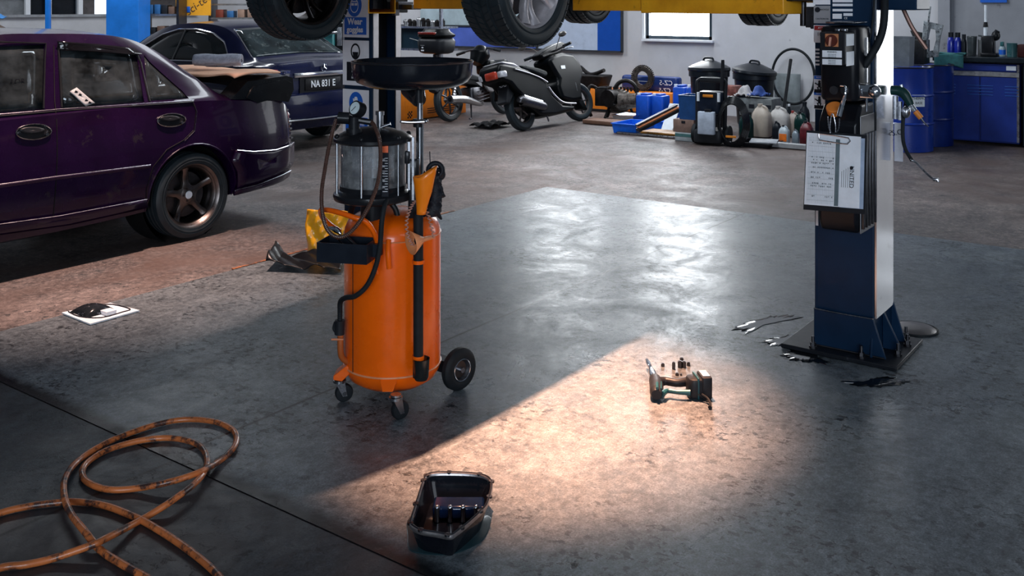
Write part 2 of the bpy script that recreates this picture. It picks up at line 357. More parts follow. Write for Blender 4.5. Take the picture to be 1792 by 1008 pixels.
# board below the clerestory: white part and a blue part in a black frame
yb0, yb1, ybm, yb2 = PA(1087, 80, XB-.05).y, PA(1045, 80, XB-.05).y, PA(940, 80, XB-.05).y, PA(735, 90, XB-.05).y
zb = PA(1066, 89, XB-.05).z
bo = empty('wall_board', (XB, (yb0+yb2)/2, zb), label='long white and blue board in a thin black frame on the back wall behind the scooter', cat='board')
def bd(name, y0, y1, z0, z1, m, x=-.03, t=.02):
    mb = MB(); mb.box((x, (y0+y1)/2-(yb0+yb2)/2, (z0+z1)/2-zb), (t, abs(y1-y0), z1-z0)); return mb.build(name, m, bo, smooth=0)
bd('blue_panel', yb0, yb1, zb, 1.78, mat('board_blue', (.004, .075, .42), .35, var=.1))
bd('white_panel', yb1, ybm, zb, 1.78, mat('board_white', (.52, .60, .75), .3, var=.08))
bd('violet_panel', ybm, yb2, zb, zb+.34, mat('board_violet', (.09, .15, .55), .4, var=.15, scale=4))
bd('pale_panel', ybm, yb2, zb+.37, 1.78, mat('board_pale', (.42, .52, .56), .3, var=.2, scale=4))
f = MB(); yc = (yb0+yb2)/2
f.box((-.04, 0, -.01), (.05, yb2-yb0+.04, .025)); hb2 = 1.78-zb; f.box((-.04, yb0-yc-.01, hb2/2), (.05, .025, hb2+.03)); f.box((-.04, ybm-yc, hb2/2), (.05, .03, hb2)); f.box((-.04, 0, hb2+.01), (.05, yb2-yb0+.04, .025)); f.box((-.045, yb2-yc-.5, .355), (.04, 1.1*2, .02))
f.build('board_frame', mat('board_frame', (.04, .045, .055), .4), bo)
# ================================================================== wheels
def tyre_mesh(Rt, W, Rr, tread=True, nb=54):
    """axis Y, outer face at -Y"""
    mb = MB(); h = W/2
    pr = [(Rr, -h*.80), (Rr+.006, -h*.93), ((Rt+Rr)/2, -h*1.02), (Rt-.025, -h*.97), (Rt-.010, -h*.86), (Rt-.006, -h*.7)]
    for g in (-.42, 0., .42): pr += [(Rt-.005, h*(g-.07)), (Rt-.012, h*(g-.05)), (Rt-.012, h*(g+.05)), (Rt-.005, h*(g+.07))]
    pr += [(Rt-.006, h*.7), (Rt-.010, h*.86), (Rt-.025, h*.97), ((Rt+Rr)/2, h*1.02), (Rr+.006, h*.93), (Rr, h*.80)]
    mb.lathe(pr, ax='Y', n=56, closedp=True)
    mb.lathe([(Rr+.022, -h*1.005), (Rr+.026, -h*1.03), (Rr+.03, -h*1.01)], ax='Y', n=56)
    if tread:
        for a, b in ((-.93, -.50), (-.34, -.08), (.08, .34), (.50, .93)):
            for k in range(nb):
                t0 = 2*math.pi*(k+.08)/nb; t1 = 2*math.pi*(k+.90)/nb; sk = .05 if a < 0 else -.05
                P = []
                for r in (Rt-.012, Rt if abs(a+b) < 1 else Rt-.0035):
                    for y, t in ((a*h, t0), (b*h, t0+sk), (b*h, t1+sk), (a*h, t1)): P.append((r*math.cos(t), y, r*math.sin(t)))
                mb.add(P, [(3, 2, 1, 0), (4, 5, 6, 7), (0, 1, 5, 4), (1, 2, 6, 5), (2, 3, 7, 6), (3, 0, 4, 7)])
    return mb
def rim_mesh(Rr, W, ns, style, off=.02):
    mb = MB(); h = W/2
    mb.lathe([(Rr+.008, -h*.86), (Rr+.010, -h*.82), (Rr+.002, -h*.80), (Rr-.006, -h*.70), (Rr-.018, -h*.62), (Rr-.03, -h*.3), (Rr-.035, h*.5), (Rr-.01, h*.75), (Rr+.002, h*.8)], ax='Y', n=56)
    mb.lathe([(Rr+.008, -h*.86), (Rr+.002, -h*.88), (Rr-.010, -h*.78), (Rr-.018, -h*.60)], ax='Y', n=56)
    y0 = -h*.45+style.get('off', off)
    mb.lathe([(0, y0-.012), (.045, y0-.012), (.062, y0), (.068, y0+.04), (0, y0+.05)], ax='Y', n=28)
    for i in range(ns):
        a = 2*math.pi*i/ns+style.get('ph', .2); ca, sa = math.cos(a), math.sin(a)
        arms = [(0., 0.)] if not style.get('twin') else [(-.11, -.20), (.11, .20)]
        for s0, s1 in arms:
            rings = []
            for q in range(9):
                t = q/8; r = .045+(Rr-.014-.045)*t; ang = a+s0+(s1-s0)*t if style.get('twin') else a+style.get('swirl', 0)*t*t
                w = style['w0']+(style['w1']-style['w0'])*t; w *= 1+.9*max(0, (.22-t)/.22)+style.get('flare', 0)*max(0, (t-.75)/.25)
                yc = y0+.004+.016*math.sin(math.pi*t)*style.get('dish', 1)-t*.018
                ux, uz = -math.sin(ang), math.cos(ang); cx, cz = r*math.cos(ang), r*math.sin(ang)
                rings.append([(cx+ux*w*e, yc+d, cz+uz*w*e) for e, d in ((-.5, .008), (-.42, -.004), (-.15, -.011), (.15, -.011), (.42, -.004), (.5, .008), (.3, .03), (-.3, .03))])
            mb.loft(rings, True)
    for i in range(5):
        a = 2*math.pi*i/5+.5; mb.cyl((.042*math.cos(a), y0-.02, .042*math.sin(a)), (.042*math.cos(a), y0+.01, .042*math.sin(a)), .007, n=8)
    return mb
RUBT = mat('tyre_rubber', (.012, .020, .026), .5, spec=.4, var=.3, scale=14, rv=.1)
def wheel_set(Rt, W, Rr, ns, style, rimmat, capmat, tread=True, disc=True):
    t = tyre_mesh(Rt, W, Rr, tread).build('tyre', RUBT, smooth=30)
    r = rim_mesh(Rr, W, ns, style).build('rim', rimmat, t, smooth=40)
    c = MB(); y0 = -W/2*.45+.02; c.lathe([(0, y0-.021), (.022, y0-.02), (.028, y0-.012)], ax='Y', n=24); c.build('hub_cap', capmat, t)
    if disc:
        d = MB(); d.cyl((0, .02, 0), (0, .035, 0), Rr*.72, n=40); d.box((-.6*Rr, .03, .1), (.06, .08, .13)); d.build('brake_disc', DST, t)
    return t
# ================================================================== cars
def lerpt(tab, x):
    if x <= tab[0][0]: return tab[0][1:]
    for a, b in zip(tab, tab[1:]):
        if x <= b[0]: t = (x-a[0])/(b[0]-a[0]); t2 = t; return tuple(u+(v-u)*t2 for u, v in zip(a[1:], b[1:]))
    return tab[-1][1:]
class Car:
    """local frame: +x to the tail, rear axle at x=0, y lateral, z up from the ground. tab rows: x, half width, z bottom, z shoulder, z roof"""
    def __init__(s, tab, hipf=.93, tumble=.74, smoothn=5):
        C = catmull([Vector((r[0], r[1], r[2])) for r in tab], smoothn); D = catmull([Vector((r[0], r[3], r[4])) for r in tab], smoothn)
        s.tab = [(a[0], a[1], a[2], b[1], b[2]) for a, b in zip(C, D)]; s.hip = hipf; s.tum = tumble
    def sec(s, x):
        w, z0, zb, zr = lerpt(s.tab, x); g = max(0., min(1., (zr-zb)/.38)); k = zb-z0
        side = [(w*.80, z0), (w*.93, z0+.03*k+.01), (w*.985, z0+.16*k), (w*.995, z0+.34*k), (w, z0+.52*k), (w*.995, z0+.64*k), (w*.982, z0+.76*k), (w*.96, z0+.89*k), (w*s.hip, zb-.012), (w*(s.hip-.03), zb)]
        hr = zr-zb
        top = []
        for t in (.12, .3, .5, .7, .86): top.append((w*(s.hip-.035-(s.hip-.035-s.tum)*t*g-(1-g)*.12*t), zb+hr*t*(.93 if g > .5 else 1)))
        et = top[-1][0]
        for q in (.93, .80, .62, .40, .2, 0.): top.append((et*q, (zb+hr*(.93+.07*(1-q*q)) if g > .0 else zr)+(1-g)*.02*(1-q)))
        return side+top
    def lat(s, x, z):
        S = s.sec(x)[:15]
        for a, b in zip(S, S[1:]):
            if (a[1]-z)*(b[1]-z) <= 0 and abs(b[1]-a[1]) > 1e-6: return a[0]+(b[0]-a[0])*(z-a[1])/(b[1]-a[1])
        return S[0][0] if z < S[0][1] else S[-1][0]
    def topz(s, x, y):
        S = s.sec(x)[9:]
        for a, b in zip(S, S[1:]):
            if (a[0]-y)*(b[0]-y) <= 0 and abs(b[0]-a[0]) > 1e-6: return a[1]+(b[1]-a[1])*(y-a[0])/(b[0]-a[0])
        return S[-1][1]
    def body(s, m, parent, wells=(), wellr=.34, cuts=(), cav=None, nx=110, name='body'):
        x0, x1 = s.tab[0][0], s.tab[-1][0]; rings = []
        for i in range(nx+1):
            x = x0+(x1-x0)*i/nx; S = s.sec(x)
            rings.append([(x, y, z) for y, z in S]+[(x, -y, z) for y, z in reversed(S[:-1])])
        mb = MB(); mb.loft(rings, True); o = mb.build(name, m, parent, smooth=32)
        def cut(mb2):
            c = mb2.build('cutter', m, smooth=0); md = o.modifiers.new('c', 'BOOLEAN'); md.object = c; md.operation = 'DIFFERENCE'; md.solver = 'EXACT'; return c
        cs = []
        for wx, wz in wells:
            for sg in (1, -1):
                b = MB(); b.cyl((wx, sg*.52, wz), (wx, sg*1.2, wz), wellr, n=48); cs.append(cut(b))
        if cav: b = MB(); b.box(*cav); cs.append(cut(b))
        for pl in cuts: b = MB(); b.prism(pl, -1.2, 1.2, 'Y'); cs.append(cut(b))
        if cs:
            c = o.matrix_world; par = o.parent; o.parent = None; apply_mods(o); o.parent = par
            for k in cs: bpy.data.objects.remove(k)
            o.data.shade_smooth(); o.data.set_sharp_from_angle(angle=R(32))
        return o
    def panel(s, name, poly, m, parent, off=.004, sgn=1, solid=.004, sub=4, label=None, thick=None):
        """polygon (x,z) wrapped on the side, sgn=+1/-1 side"""
        P = []
        n = len(poly)
        for i in range(n):
            a, b = poly[i], poly[(i+1) % n]
            for k in range(sub): t = k/sub; P.append((a[0]+(b[0]-a[0])*t, a[1]+(b[1]-a[1])*t))
        cx = sum(p[0] for p in P)/len(P); cz = sum(p[1] for p in P)/len(P); mb = MB(); rings = []
        for t in (1., .66, .33, .001): rings.append([(cx+(x-cx)*t, sgn*(s.lat(cx+(x-cx)*t, cz+(z-cz)*t)+off), cz+(z-cz)*t) for x, z in P])
        mb.loft(rings); return mb.build(name, m, parent, smooth=60, solid=solid, label=label)
    def line(s, name, pts, r, m, parent, sgn=1, off=0., n=6, label=None, closed=False, flat=False):
        P = []
        for a, b in zip(pts, pts[1:]+([pts[0]] if closed else [])):
            for k in range(4): t = k/4; x, z = a[0]+(b[0]-a[0])*t, a[1]+(b[1]-a[1])*t; P.append((x, sgn*(s.lat(x, z)+off), z))
        if not closed: x, z = pts[-1]; P.append((x, sgn*(s.lat(x, z)+off), z))
        mb = MB(); mb.tube(P, r, n, 0, closed); return mb.build(name, m, parent, label=label)
    def topatch(s, name, x0, x1, f0, f1, m, parent, off=.004, nx=10, ny=14, x0b=None, solid=.004):
        """patch over the top (screens): lateral reach f0 at x0, f1 at x1 as half widths"""
        mb = MB()
        def fn(u, v):
            x = x0+(x1-x0)*u; y = (f0+(f1-f0)*u)*(2*v-1); return (x, y, s.topz(x, abs(y))+off)
        mb.grid(fn, nx, ny); return mb.build(name, m, parent, smooth=60, solid=solid)
GLD = mat('dark_glass', (.010, .014, .016), .06, coat=1., var=.5, scale=3, rv=.03)
def mirror_wheels(parent, proto, pts, first=True):
    """proto tyre faces -Y"""
    index_kids()
    for i, (x, y, z, fl) in enumerate(pts):
        t = proto if i == 0 else copy_tree(proto)
        t.parent = parent; t.location = (x, y, z); t.rotation_euler = (0, R(i*37), R(180) if fl else 0)
# ------------------------------------------------------------------ purple saloon, left.  side plane y = 5.72, rear axle x = 4.15
PX, PY = 4.13, 5.72
def S(px, py):                       # pixel on its near side -> local (x, z)
    lt = .84
    for _ in range(6): p = PB(px, py, PY+.84-lt); lt = C1.lat(p.x-PX, p.z)
    return (p.x-PX, p.z)
# bronze-rimmed wheel sits flush with the side
PUR = mat('purple_paint', (.010, .0015, .021), .26, coat=1., scale=2.5, var=.35, dirt=((.026, .020, .026), .60), rv=.08)
car = empty('purple_sedan', (PX, PY+.84, 0), label='dark purple sedan with bronze five-spoke wheels and a boot spoiler, nearest car on the left', cat='car')
tab = [(-3.35, .55, .34, .50, .52), (-3.28, .72, .24, .62, .66), (-3.05, .80, .20, .70, .76), (-2.6, .835, .19, .80, .86), (-2.1, .84, .19, .88, .95), (-1.9, .84, .19, .915, 1.06),
       (-1.6, .84, .19, .935, 1.34), (-1.25, .84, .19, .945, 1.45), (-.9, .84, .19, .95, 1.455), (-.55, .84, .20, .955, 1.440), (-.34, .84, .21, .955, 1.405), (-.18, .84, .215, .955, 1.340), (-.03, .84, .22, .953, 1.245),
       (.13, .84, .22, .95, 1.125), (.30, .84, .22, .938, .985), (.44, .84, .225, .925, .945), (.68, .83, .24, .905, .925), (.84, .80, .25, .88, .90), (.93, .75, .30, .80, .825), (.955, .70, .40, .68, .70)]
E = []
C1 = Car(tab, .945, .70)
RW = [S(152//4.8*0+100+4.0, 60)] if False else None
def sp(*pts): return [S(x, y) for x, y in pts]
win_q = sp((259, 177), (330, 172), (320, 160), (262, 108), (252, 96))
win_r = sp((110, 190), (253, 179), (239, 92), (232, 86), (103, 74))
win_f = sp((-60, 200), (76, 192), (78, 78), (-60, 76))
win_f = [(win_f[0][0]-.35, win_f[0][1]), win_f[1], win_f[2], (win_f[3][0]-.05, win_f[3][1]-.03)]
C1.body(PUR, car, wells=((.0, .30), (-2.5, .30)), wellr=.345, cuts=(win_r, win_q, win_f), cav=((-.90, 0, 1.12), (1.5, 1.06, .40)))
PG = glass('dusty_car_glass', (.34, .40, .42), .05, .9, (.15, .19, .21), .32, 5.)
for sg in (-1, 1):
    C1.panel('side_window', win_r, PG, car, -.010, sg); C1.panel('side_window', win_q, PG, car, -.010, sg); C1.panel('side_window', win_f, PG, car, -.010, sg)
C1.topatch('windscreen', -1.8, -1.32, .66, .52, GLD, car); C1.topatch('rear_window', -.16, .26, .50, .58, GLD, car)
mb = MB()
for yy in (-.36, .36): mb.rbox((-1.25, yy, .95), (.5, .48, .5), .08); mb.rbox((-1.0, yy, 1.12), (.14, .46, .5), .05); mb.rbox((-1.0, yy, 1.33-.06), (.1, .24, .12), .04)
mb.rbox((-.25, 0, .95), (.5, 1.15, .3), .08); mb.rbox((-.08, 0, .95), (.16, 1.1, .40), .06)
mb.build('seats', mat('seat_cloth', (.03, .032, .036), .9, scale=20), car)
# near side trim
sg = -1
C1.line('window_trim', sp((-60, 208), (104, 194), (250, 184.5), (338, 178)), .006, BLK, car, sg, .004)
C1.line('belt_strip', sp((-60, 204.5), (104, 190.5), (250, 181), (338, 175)), .0022, STL, car, sg, .011)
C1.line('window_trim', sp((108, 188), (103, 100), (102, 74), (235, 86), (246, 110), (262, 178)), .007, BLK, car, sg, .002)
C1.line('window_trim', sp((76, 190), (80, 76), (-40, 72)), .006, BLK, car, sg, .002)
mb = MB(); vis = sp((100, 74), (232, 86), (240, 93), (98, 86)); 
C1.panel('window_visor', sp((98, 72), (170, 77), (232, 84), (246, 94), (238, 97), (168, 91), (104, 88)), mat('visor_plastic', (.006, .006, .008), .08, coat=1.), car, .016, sg, .004)
C1.line('molding', sp((-80, 337), (95, 312), (262, 291)), .013, PUR, car, sg, .0)
C1.line('molding_highlight', sp((-80, 333), (95, 308.5), (262, 288)), .0022, STL, car, sg, .013)
seam = mat('seam_black', (.002, .002, .003), .6)
C1.line('door_seam', sp((93, 380), (99, 300), (99, 210), (94, 80)), .0032, seam, car, sg, .0)
C1.line('door_seam', sp((334, 176), (343, 195), (339, 228), (322, 245), (292, 262), (268, 292), (256, 330), (255, 352)), .0032, seam, car, sg, .0)
C1.line('seam_glint', sp((335.5, 176), (344.5, 195), (340.5, 229), (323, 246.5)), .0012, STL, car, sg, .003)
for cxp, cyp in ((58, 230.5), (299, 210)):
    w_, h_ = (31, 13.5) if cxp < 100 else (25, 11.5)
    pl = [S(cxp+w_*math.cos(a), cyp+h_*math.sin(a)-(w_*math.cos(a))*.05) for a in [2*math.pi*k/20 for k in range(20)]]
    hd = C1.panel('door_handle', [(cx_, cz_) for cx_, cz_ in pl], BLK, car, .004, sg, .006, sub=1)
    C1.line('handle_ring', pl, .0028, STL, hd, sg, .010, closed=True)
    pl2 = [S(cxp-4+w_*.72*math.cos(a), cyp-3+h_*.42*math.sin(a)) for a in [2*math.pi*k/14 for k in range(14)]]
    C1.panel('handle_lever', pl2, PLB, hd, .014, sg, .010, sub=1)
    q = S(cxp+w_*.72, cyp+4); kk = MB(); kk.cyl((q[0], -C1.lat(*q)-.004, q[1]), (q[0], -C1.lat(*q)-.016, q[1]), .010, n=12); kk.build('lock', STL, hd)
cp = sp((122, 160), (134, 153), (166, 180), (150, 186))
wc_ = C1.panel('window_card', cp, mat('dusty_card', (.35, .38, .40), .7), car, .001, sg, .002)
for (qx, qy) in ((133, 161), (140, 166), (151, 176), (157, 180)): q = S(qx, qy); k_ = MB(); k_.box((q[0], -C1.lat(*q)-.003, q[1]), (.018, .003, .014), ry=R(35)); k_.build('card_mark', INK, wc_, smooth=0)
q = S(32, 143); text('LOR', .045, 'window_letters', INK, car, (q[0], -C1.lat(*q)+.004, q[1]), (1, 0, 0), (0, 0, 1))
# wheel arch lip and dark liner
pts = [(.352*math.cos(a), .30+.352*math.sin(a)) for a in [R(-8+196*k/20) for k in range(21)]]
C1.line('arch_lip', pts, .007, PUR, car, sg, -.002)
for wx in (0., -2.5):
    for s2 in (-1, 1):
        mb = MB(); mb.lathe([(0, s2*.50), (.34, s2*.50), (.343, s2*.74)], (wx, 0, .30), 'Y', 40); mb.build('wheel_liner', mat('liner_black', (.004, .004, .005), .9), car)
# side skirt, rear bumper and its lip
C1.panel('side_skirt', sp((-80, 402), (100, 378), (254, 349), (256, 362), (120, 392), (-80, 420)), PUR, car, .012, sg, .02)
C1.line('skirt_highlight', sp((-80, 402), (100, 377), (254, 348)), .0022, STL, car, sg, .024)
bm_ = [(.325, .576), (.48, .548), (.69, .535), (.935, .557), (.94, .50), (.935, .40), (.82, .353), (.53, .30), (.355, .295), (.34, .42), (.29, .50)]
C1.panel('rear_bumper', bm_, PUR, car, .022, sg, .02)
C1.line('bumper_highlight', [(.33, .574), (.48, .546), (.69, .533), (.935, .555)], .004, CHR, car, sg, .03)
C1.panel('bumper_lip', [(.335, .287), (.53, .294), (.87, .352), (.90, .30), (.53, .238), (.345, .25)], PUR, car, .030, sg, .02)
C1.line('lip_highlight', [(.335, .289), (.53, .296), (.87, .354)], .002, STL, car, sg, .042)
# tail end: bumper block, lamp cluster
mb = MB(); mb.rbox((.905, 0, .455), (.17, 1.52, .20), .07); mb.build('bumper_bar', PUR, car)
TL = mat('tail_lamp', (.30, .03, .05), .15, coat=1., var=.3)
mb = MB()
for s2 in (-1, 1): mb.rbox((.90, s2*.62, .70), (.07, .24, .18), .03)
tl = mb.build('tail_light', TL, car)
mb = MB()
for k in range(7): q = (.925, .80-k*.035); mb.box((q[0], -C1.lat(.925, q[1])-.004, q[1]), (.018, .012, .014))
mb.build('lamp_facets', CHR, tl)
# boot spoiler: pedestals and a curved wing
mb = MB(); rings = []
for k in range(25):
    t = k/24*2-1; y = t*.80; e = abs(t)**5; zc = 1.060-.02*e-.04*max(0, abs(t)-.85)/.15
    xb, xf = .93-.04*e, .42+.05*e; th = .030+.020*e
    rings.append([(xf, y, zc-.03-.04*e), (xf+.06, y, zc+th*.4-.012), (xf+.2, y, zc+th*.5), (xb-.06, y, zc+th*.6+.012), (xb, y, zc+.012), (xb, y, zc-.02), (xb-.12, y, zc-.035-.05*e), (xf+.1, y, zc-.045-.07*e)])
mb.loft(rings, True)
for s2 in (-1, 1): mb.prism([(.34, .93), (.60, .91), (.87, .87), (.92, .96), (.91, 1.05), (.85, 1.07), (.48, 1.05)], s2*.62, s2*.79, 'Y')
mb.build('boot_spoiler', mat('spoiler_black', (.006, .008, .011), .25, coat=.8, dirt=((.03, .03, .034), .64), scale=6), car, smooth=45)
BRZ = mat('bronze_rim', (.165, .145, .14), .36, 1., scale=12, dirt=((.03, .025, .025), .60))
whl = wheel_set(.298, .195, .215, 5, dict(w0=.058, w1=.044, ph=.32, flare=.7, dish=1.2), BRZ, WHB, tread=False)
mirror_wheels(car, whl, [(0, -.735, .298, 0), (0, .735, .298, 1), (-2.5, -.735, .298, 0), (-2.5, .735, .298, 1)])
whl.rotation_euler = (0, R(-6), 0)
# peach foam sheet and rolled cloth on the spoiler
FOAM = mat('peach_foam', (.92, .52, .34), .85, scale=20, var=.1, dirt=((.06, .035, .03), .62))
mb = MB()
def fs(u, v):
    y = -.80+1.2*u; x = .36+.42*v+.04*math.sin(u*9); return (x, y, 1.105+.02*(1-v)*(math.sin(u*11)*.5+.5)-.03*(1-v)**3+.006*math.sin(u*17+v*5))
mb.grid(fs, 26, 12)
one('foam_sheet', mb, FOAM, 'stained peach coloured foam sheet draped over the black spoiler of the purple car', 'sheet', (PX, PY+.84, 0), solid=.012, smooth=60)
mb = MB(); pts = []
L = []
for k in range(46):
    a = k*.36; r = .016+.0010*k; L.append((r*1.1*math.cos(a), r*.85*math.sin(a)))
rings = []
for j in range(15):
    t = j/14; wv = .003*math.sin(j*.9); rings.append([(c[0]+wv, -.17+.36*t, c[1]+.003*math.sin(j*.8+i*.3)) for i, c in enumerate(L)])
mb.loft(rings, False, False)
one('rolled_towel', mb, mat('grey_towel', (.36, .38, .46), .9, scale=40, var=.25, bump=.5), 'rolled grey towel lying on the peach foam sheet on the spoiler', 'towel', (PX+.64, PY+.58, 1.178), rz=R(38), solid=.006, smooth=60)

# ------------------------------------------------------------------ blue saloon behind it: tail plane y = 8.2 facing right, near side x = 6.7
MX0, MY0 = 7.58, 9.05            # centre line x, rear axle y
DBL = mat('blue_car_paint', (.0015, .004, .032), .20, coat=1., var=.4, scale=2, rv=.05)
mc = empty('dark_blue_sedan', (MX0, MY0, 0), R(-90), label='dark blue sedan with chrome trim and number plate NA 831 E, behind the purple car', cat='car')
tab = [(-3.45, .60, .32, .50, .55), (-3.35, .80, .22, .66, .72), (-3.0, .86, .19, .78, .85), (-2.3, .875, .18, .87, .96), (-1.95, .875, .18, .91, 1.04), (-1.45, .875, .18, .925, 1.28), (-1.1, .875, .18, .93, 1.39),
       (-.7, .875, .19, .935, 1.425), (-.3, .875, .20, .94, 1.415), (.0, .875, .21, .945, 1.35), (.30, .87, .22, .955, 1.17), (.52, .86, .23, .96, 1.035), (.68, .84, .23, .965, 1.0), (.80, .80, .24, .95, .985), (.86, .76, .27, .92, .955), (.875, .70, .34, .88, .91)]
C2 = Car(tab, .945, .70)
C2.body(DBL, mc, wells=((0, .32), (-2.72, .32)), wellr=.35)
# right-hand side faces away; +x is the tail.  rotation -90: local +x -> world -y, local +y -> world +x ; near side is local -y
def S2(px, py): p = PA(px, py, MX0-.80); return (-(p.y-MY0), p.z)
wm = [S2(*q) for q in ((152, 58), (170, 50), (205, 42), (245, 38.5), (285, 41), (305, 52), (318, 72), (330, 97), (262, 96))]
wm = [(-1.72, .965), (-1.45, 1.13), (-1.15, 1.26), (-.85, 1.325), (-.50, 1.33), (-.20, 1.29), (.02, 1.20), (.14, 1.08), (.20, .985), (-.8, .97)]
C2.panel('side_window', wm, GLD, mc, .004, -1); C2.line('chrome_window_trim', wm, .010, CHR, mc, -1, .010, closed=True)
C2.panel('side_window', wm, GLD, mc, .004, 1)
C2.line('window_post', [(-.72, 1.33), (-.78, .97)], .012, BLK, mc, -1, .008)
C2.topatch('rear_window', .0, .50, .52, .66, mat('rear_glass', (.02, .03, .033), .06, coat=1., var=.9, scale=4, dirt=((.10, .12, .12), .55)), mc)
C2.topatch('windscreen', -1.8, -1.2, .66, .52, GLD, mc)
for s2 in (-1, 1):
    mb = MB(); mb.tube([(x, s2*(.53+(x)*.30), C2.topz(x, .53+x*.30)+.006) for x in (0., .1, .2, .3, .4, .5)], .006, 6, 2); mb.build('glass_edge', STL, mc)
def tailx(y, z): return .872-.10*max(0, abs(y)-.45)**1.5
mb = MB(); mb.rbox((.86, 0, .50), (.12, 1.62, .30), .05); mb.build('rear_bumper', DBL, mc)
mb = MB(); mb.tube([(.88, -.78, .40), (.925, -.6, .37), (.93, 0, .36), (.925, .6, .37), (.88, .78, .40)], .010, 6); mb.build('bumper_chrome', CHR, mc)
mb = MB(); mb.rbox((.885, 0, .845), (.03, .86, .05), .01); mb.build('boot_chrome_bar', CHR, mc)
mb = MB(); mb.box((.878, 0, .735), (.02, .70, .19)); mb.build('plate_recess', BLK, mc)
pl = MB(); pl.rbox((.893, -.02, .735), (.010, .52, .125), .003); plo = pl.build('number_plate', BLK, mc)
text('NA 831 E', .105, 'plate_letters', WHT, plo, (.899, -.02, .735), (0, 1, 0), (0, 0, 1), bold=.002, sx=.86)
# ring emblem with three spokes
em = MB(); em.torus((.892, 0, .915), .042, .005, 'X', 24, 6)
for k in range(3):
    a = R(90+120*k); em.tube([(.893, 0, .915), (.893, .042*math.cos(a), .915+.042*math.sin(a))], [.007, .002], 6, 0)
em.build('boot_emblem', CHR, mc)
text('C 200K', .045, 'boot_letters', CHR, mc, (.885, -.55, .885), (0, 1, 0), (0, 0, 1))
mb = MB()
for s2 in (-1, 1): mb.rbox((.80, s2*.67, .83), (.13, .25, .19), .04)
mb.build('tail_light', TL, mc)
wh2 = wheel_set(.31, .205, .215, 7, dict(w0=.05, w1=.03, ph=.1), ALU, ALU, tread=False)
mirror_wheels(mc, wh2, [(0, -.77, .31, 0), (0, .77, .31, 1), (-2.72, -.77, .31, 0), (-2.72, .77, .31, 1)])
# ------------------------------------------------------------------ small brown hatch far left behind the purple car
q = PD(0, 60, 15.5)
fc = empty('brown_car', (q.x-.55, q.y+1.9, -.0), R(20), label='brown car far at the left edge, only its roof and dark windscreen in view', cat='car')
tab = [(-1.9, .6, .3, .6, .64), (-1.7, .76, .2, .8, .86), (-1.1, .8, .19, .9, .98), (-.6, .8, .19, .94, 1.25), (-.2, .8, .19, .95, 1.38), (.5, .8, .2, .95, 1.40), (1.1, .8, .2, .95, 1.36), (1.5, .8, .2, .95, 1.2), (1.8, .76, .25, .9, .96), (1.85, .7, .35, .8, .84)]
C3 = Car(tab, .945, .72); C3.body(mat('brown_car_paint', (.16, .10, .07), .35, coat=.5), fc, wells=((-1.2, .3), (1.15, .3)), wellr=.33, nx=60)
pw = [(-.78, .97), (-.45, 1.2), (-.1, 1.30), (.6, 1.31), (1.1, 1.26), (1.35, .98)]
for s2 in (-1, 1): C3.panel('side_window', pw, GLD, fc, .004, s2)
C3.line('window_trim', pw, .012, STL, fc, -1, .008, closed=True)
C3.topatch('windscreen', -1.0, -.35, .62, .5, GLD, fc); C3.topatch('rear_window', 1.25, 1.65, .52, .6, GLD, fc)
wh3 = wheel_set(.29, .18, .2, 6, dict(w0=.05, w1=.03), ALU, ALU, tread=False); mirror_wheels(fc, wh3, [(-1.2, -.7, .29, 0), (-1.2, .7, .29, 1), (1.15, -.7, .29, 0), (1.15, .7, .29, 1)])
mb = MB(); q = PD(22, 37, 15.2)
mb.grid(lambda u, v: (.25*(u-.5)*2+.03*math.sin(v*8), .22*(v-.5)*2, .09*math.exp(-((u-.5)**2+(v-.5)**2)*7)+.03*math.sin(u*13)*math.cos(v*11)), 16, 16)
one('blue_cloth', mb, mat('blue_cloth', (.03, .14, .34), .85, scale=20), 'crumpled blue cloth on the roof of the brown car', 'cloth', (q.x-.3, q.y+.3, 1.42), solid=.01, smooth=60)
# ------------------------------------------------------------------ lifted car: wheels z 1.71, rear pair x 3.72, front pair x 6.72
LC = empty('lifted_silver_car', (3.72, 3.45, 1.40), label='grey car raised on the lift, only its four hanging wheels show at the top', cat='car')
tab = [(-.95, .60, .5, .78, .82), (-.85, .8, .38, .9, .98), (-.5, .89, .34, .98, 1.1), (0, .9, .34, 1.0, 1.35), (.5, .9, .34, 1.0, 1.46), (1.3, .9, .34, 1.0, 1.48), (2.0, .9, .34, .98, 1.4), (2.5, .9, .34, .95, 1.1), (3.0, .9, .34, .9, .98), (3.6, .85, .38, .8, .84), (3.85, .65, .45, .7, .73)]
C4 = Car(tab, .945, .72); C4.body(mat('silver_paint', (.20, .21, .23), .3, .6, coat=1.), LC, wells=((0, .36), (3.0, .36)), wellr=.39, nx=70)
pw = [(.0, 1.0), (.25, 1.3), (.6, 1.38), (1.6, 1.38), (2.1, 1.25), (2.5, .98)]
for s2 in (-1, 1): C4.panel('side_window', pw, GLD, LC, .004, s2)
LRM = mat('grey_alloy', (.55, .52, .54), .42, .6, scale=10)
DRM = mat('dark_alloy', (.05, .045, .045), .35, 1.)
wa = wheel_set(.305, .225, .212, 5, dict(w0=.036, w1=.036, twin=True, ph=R(-90), flare=.9, off=-.022), LRM, LRM)
mirror_wheels(LC, wa, [(0, -.75, .31, 0), (3.0, -.75, .36, 0), (3.0, .75, .36, 0)])
wl = wheel_set(.305, .225, .212, 5, dict(w0=.03, w1=.02, twin=True, ph=R(-60)), DRM, DRM); wl.parent = LC; wl.location = (0, .75, .31)
lp_ = MB(); lp_.lathe([(.222, -.098), (.216, -.104), (.206, -.098), (.200, -.080)], ax='Y', n=56); lp_.build('rim_lip', BRZ, wl)
wa.rotation_euler = (0, R(0), R(0))
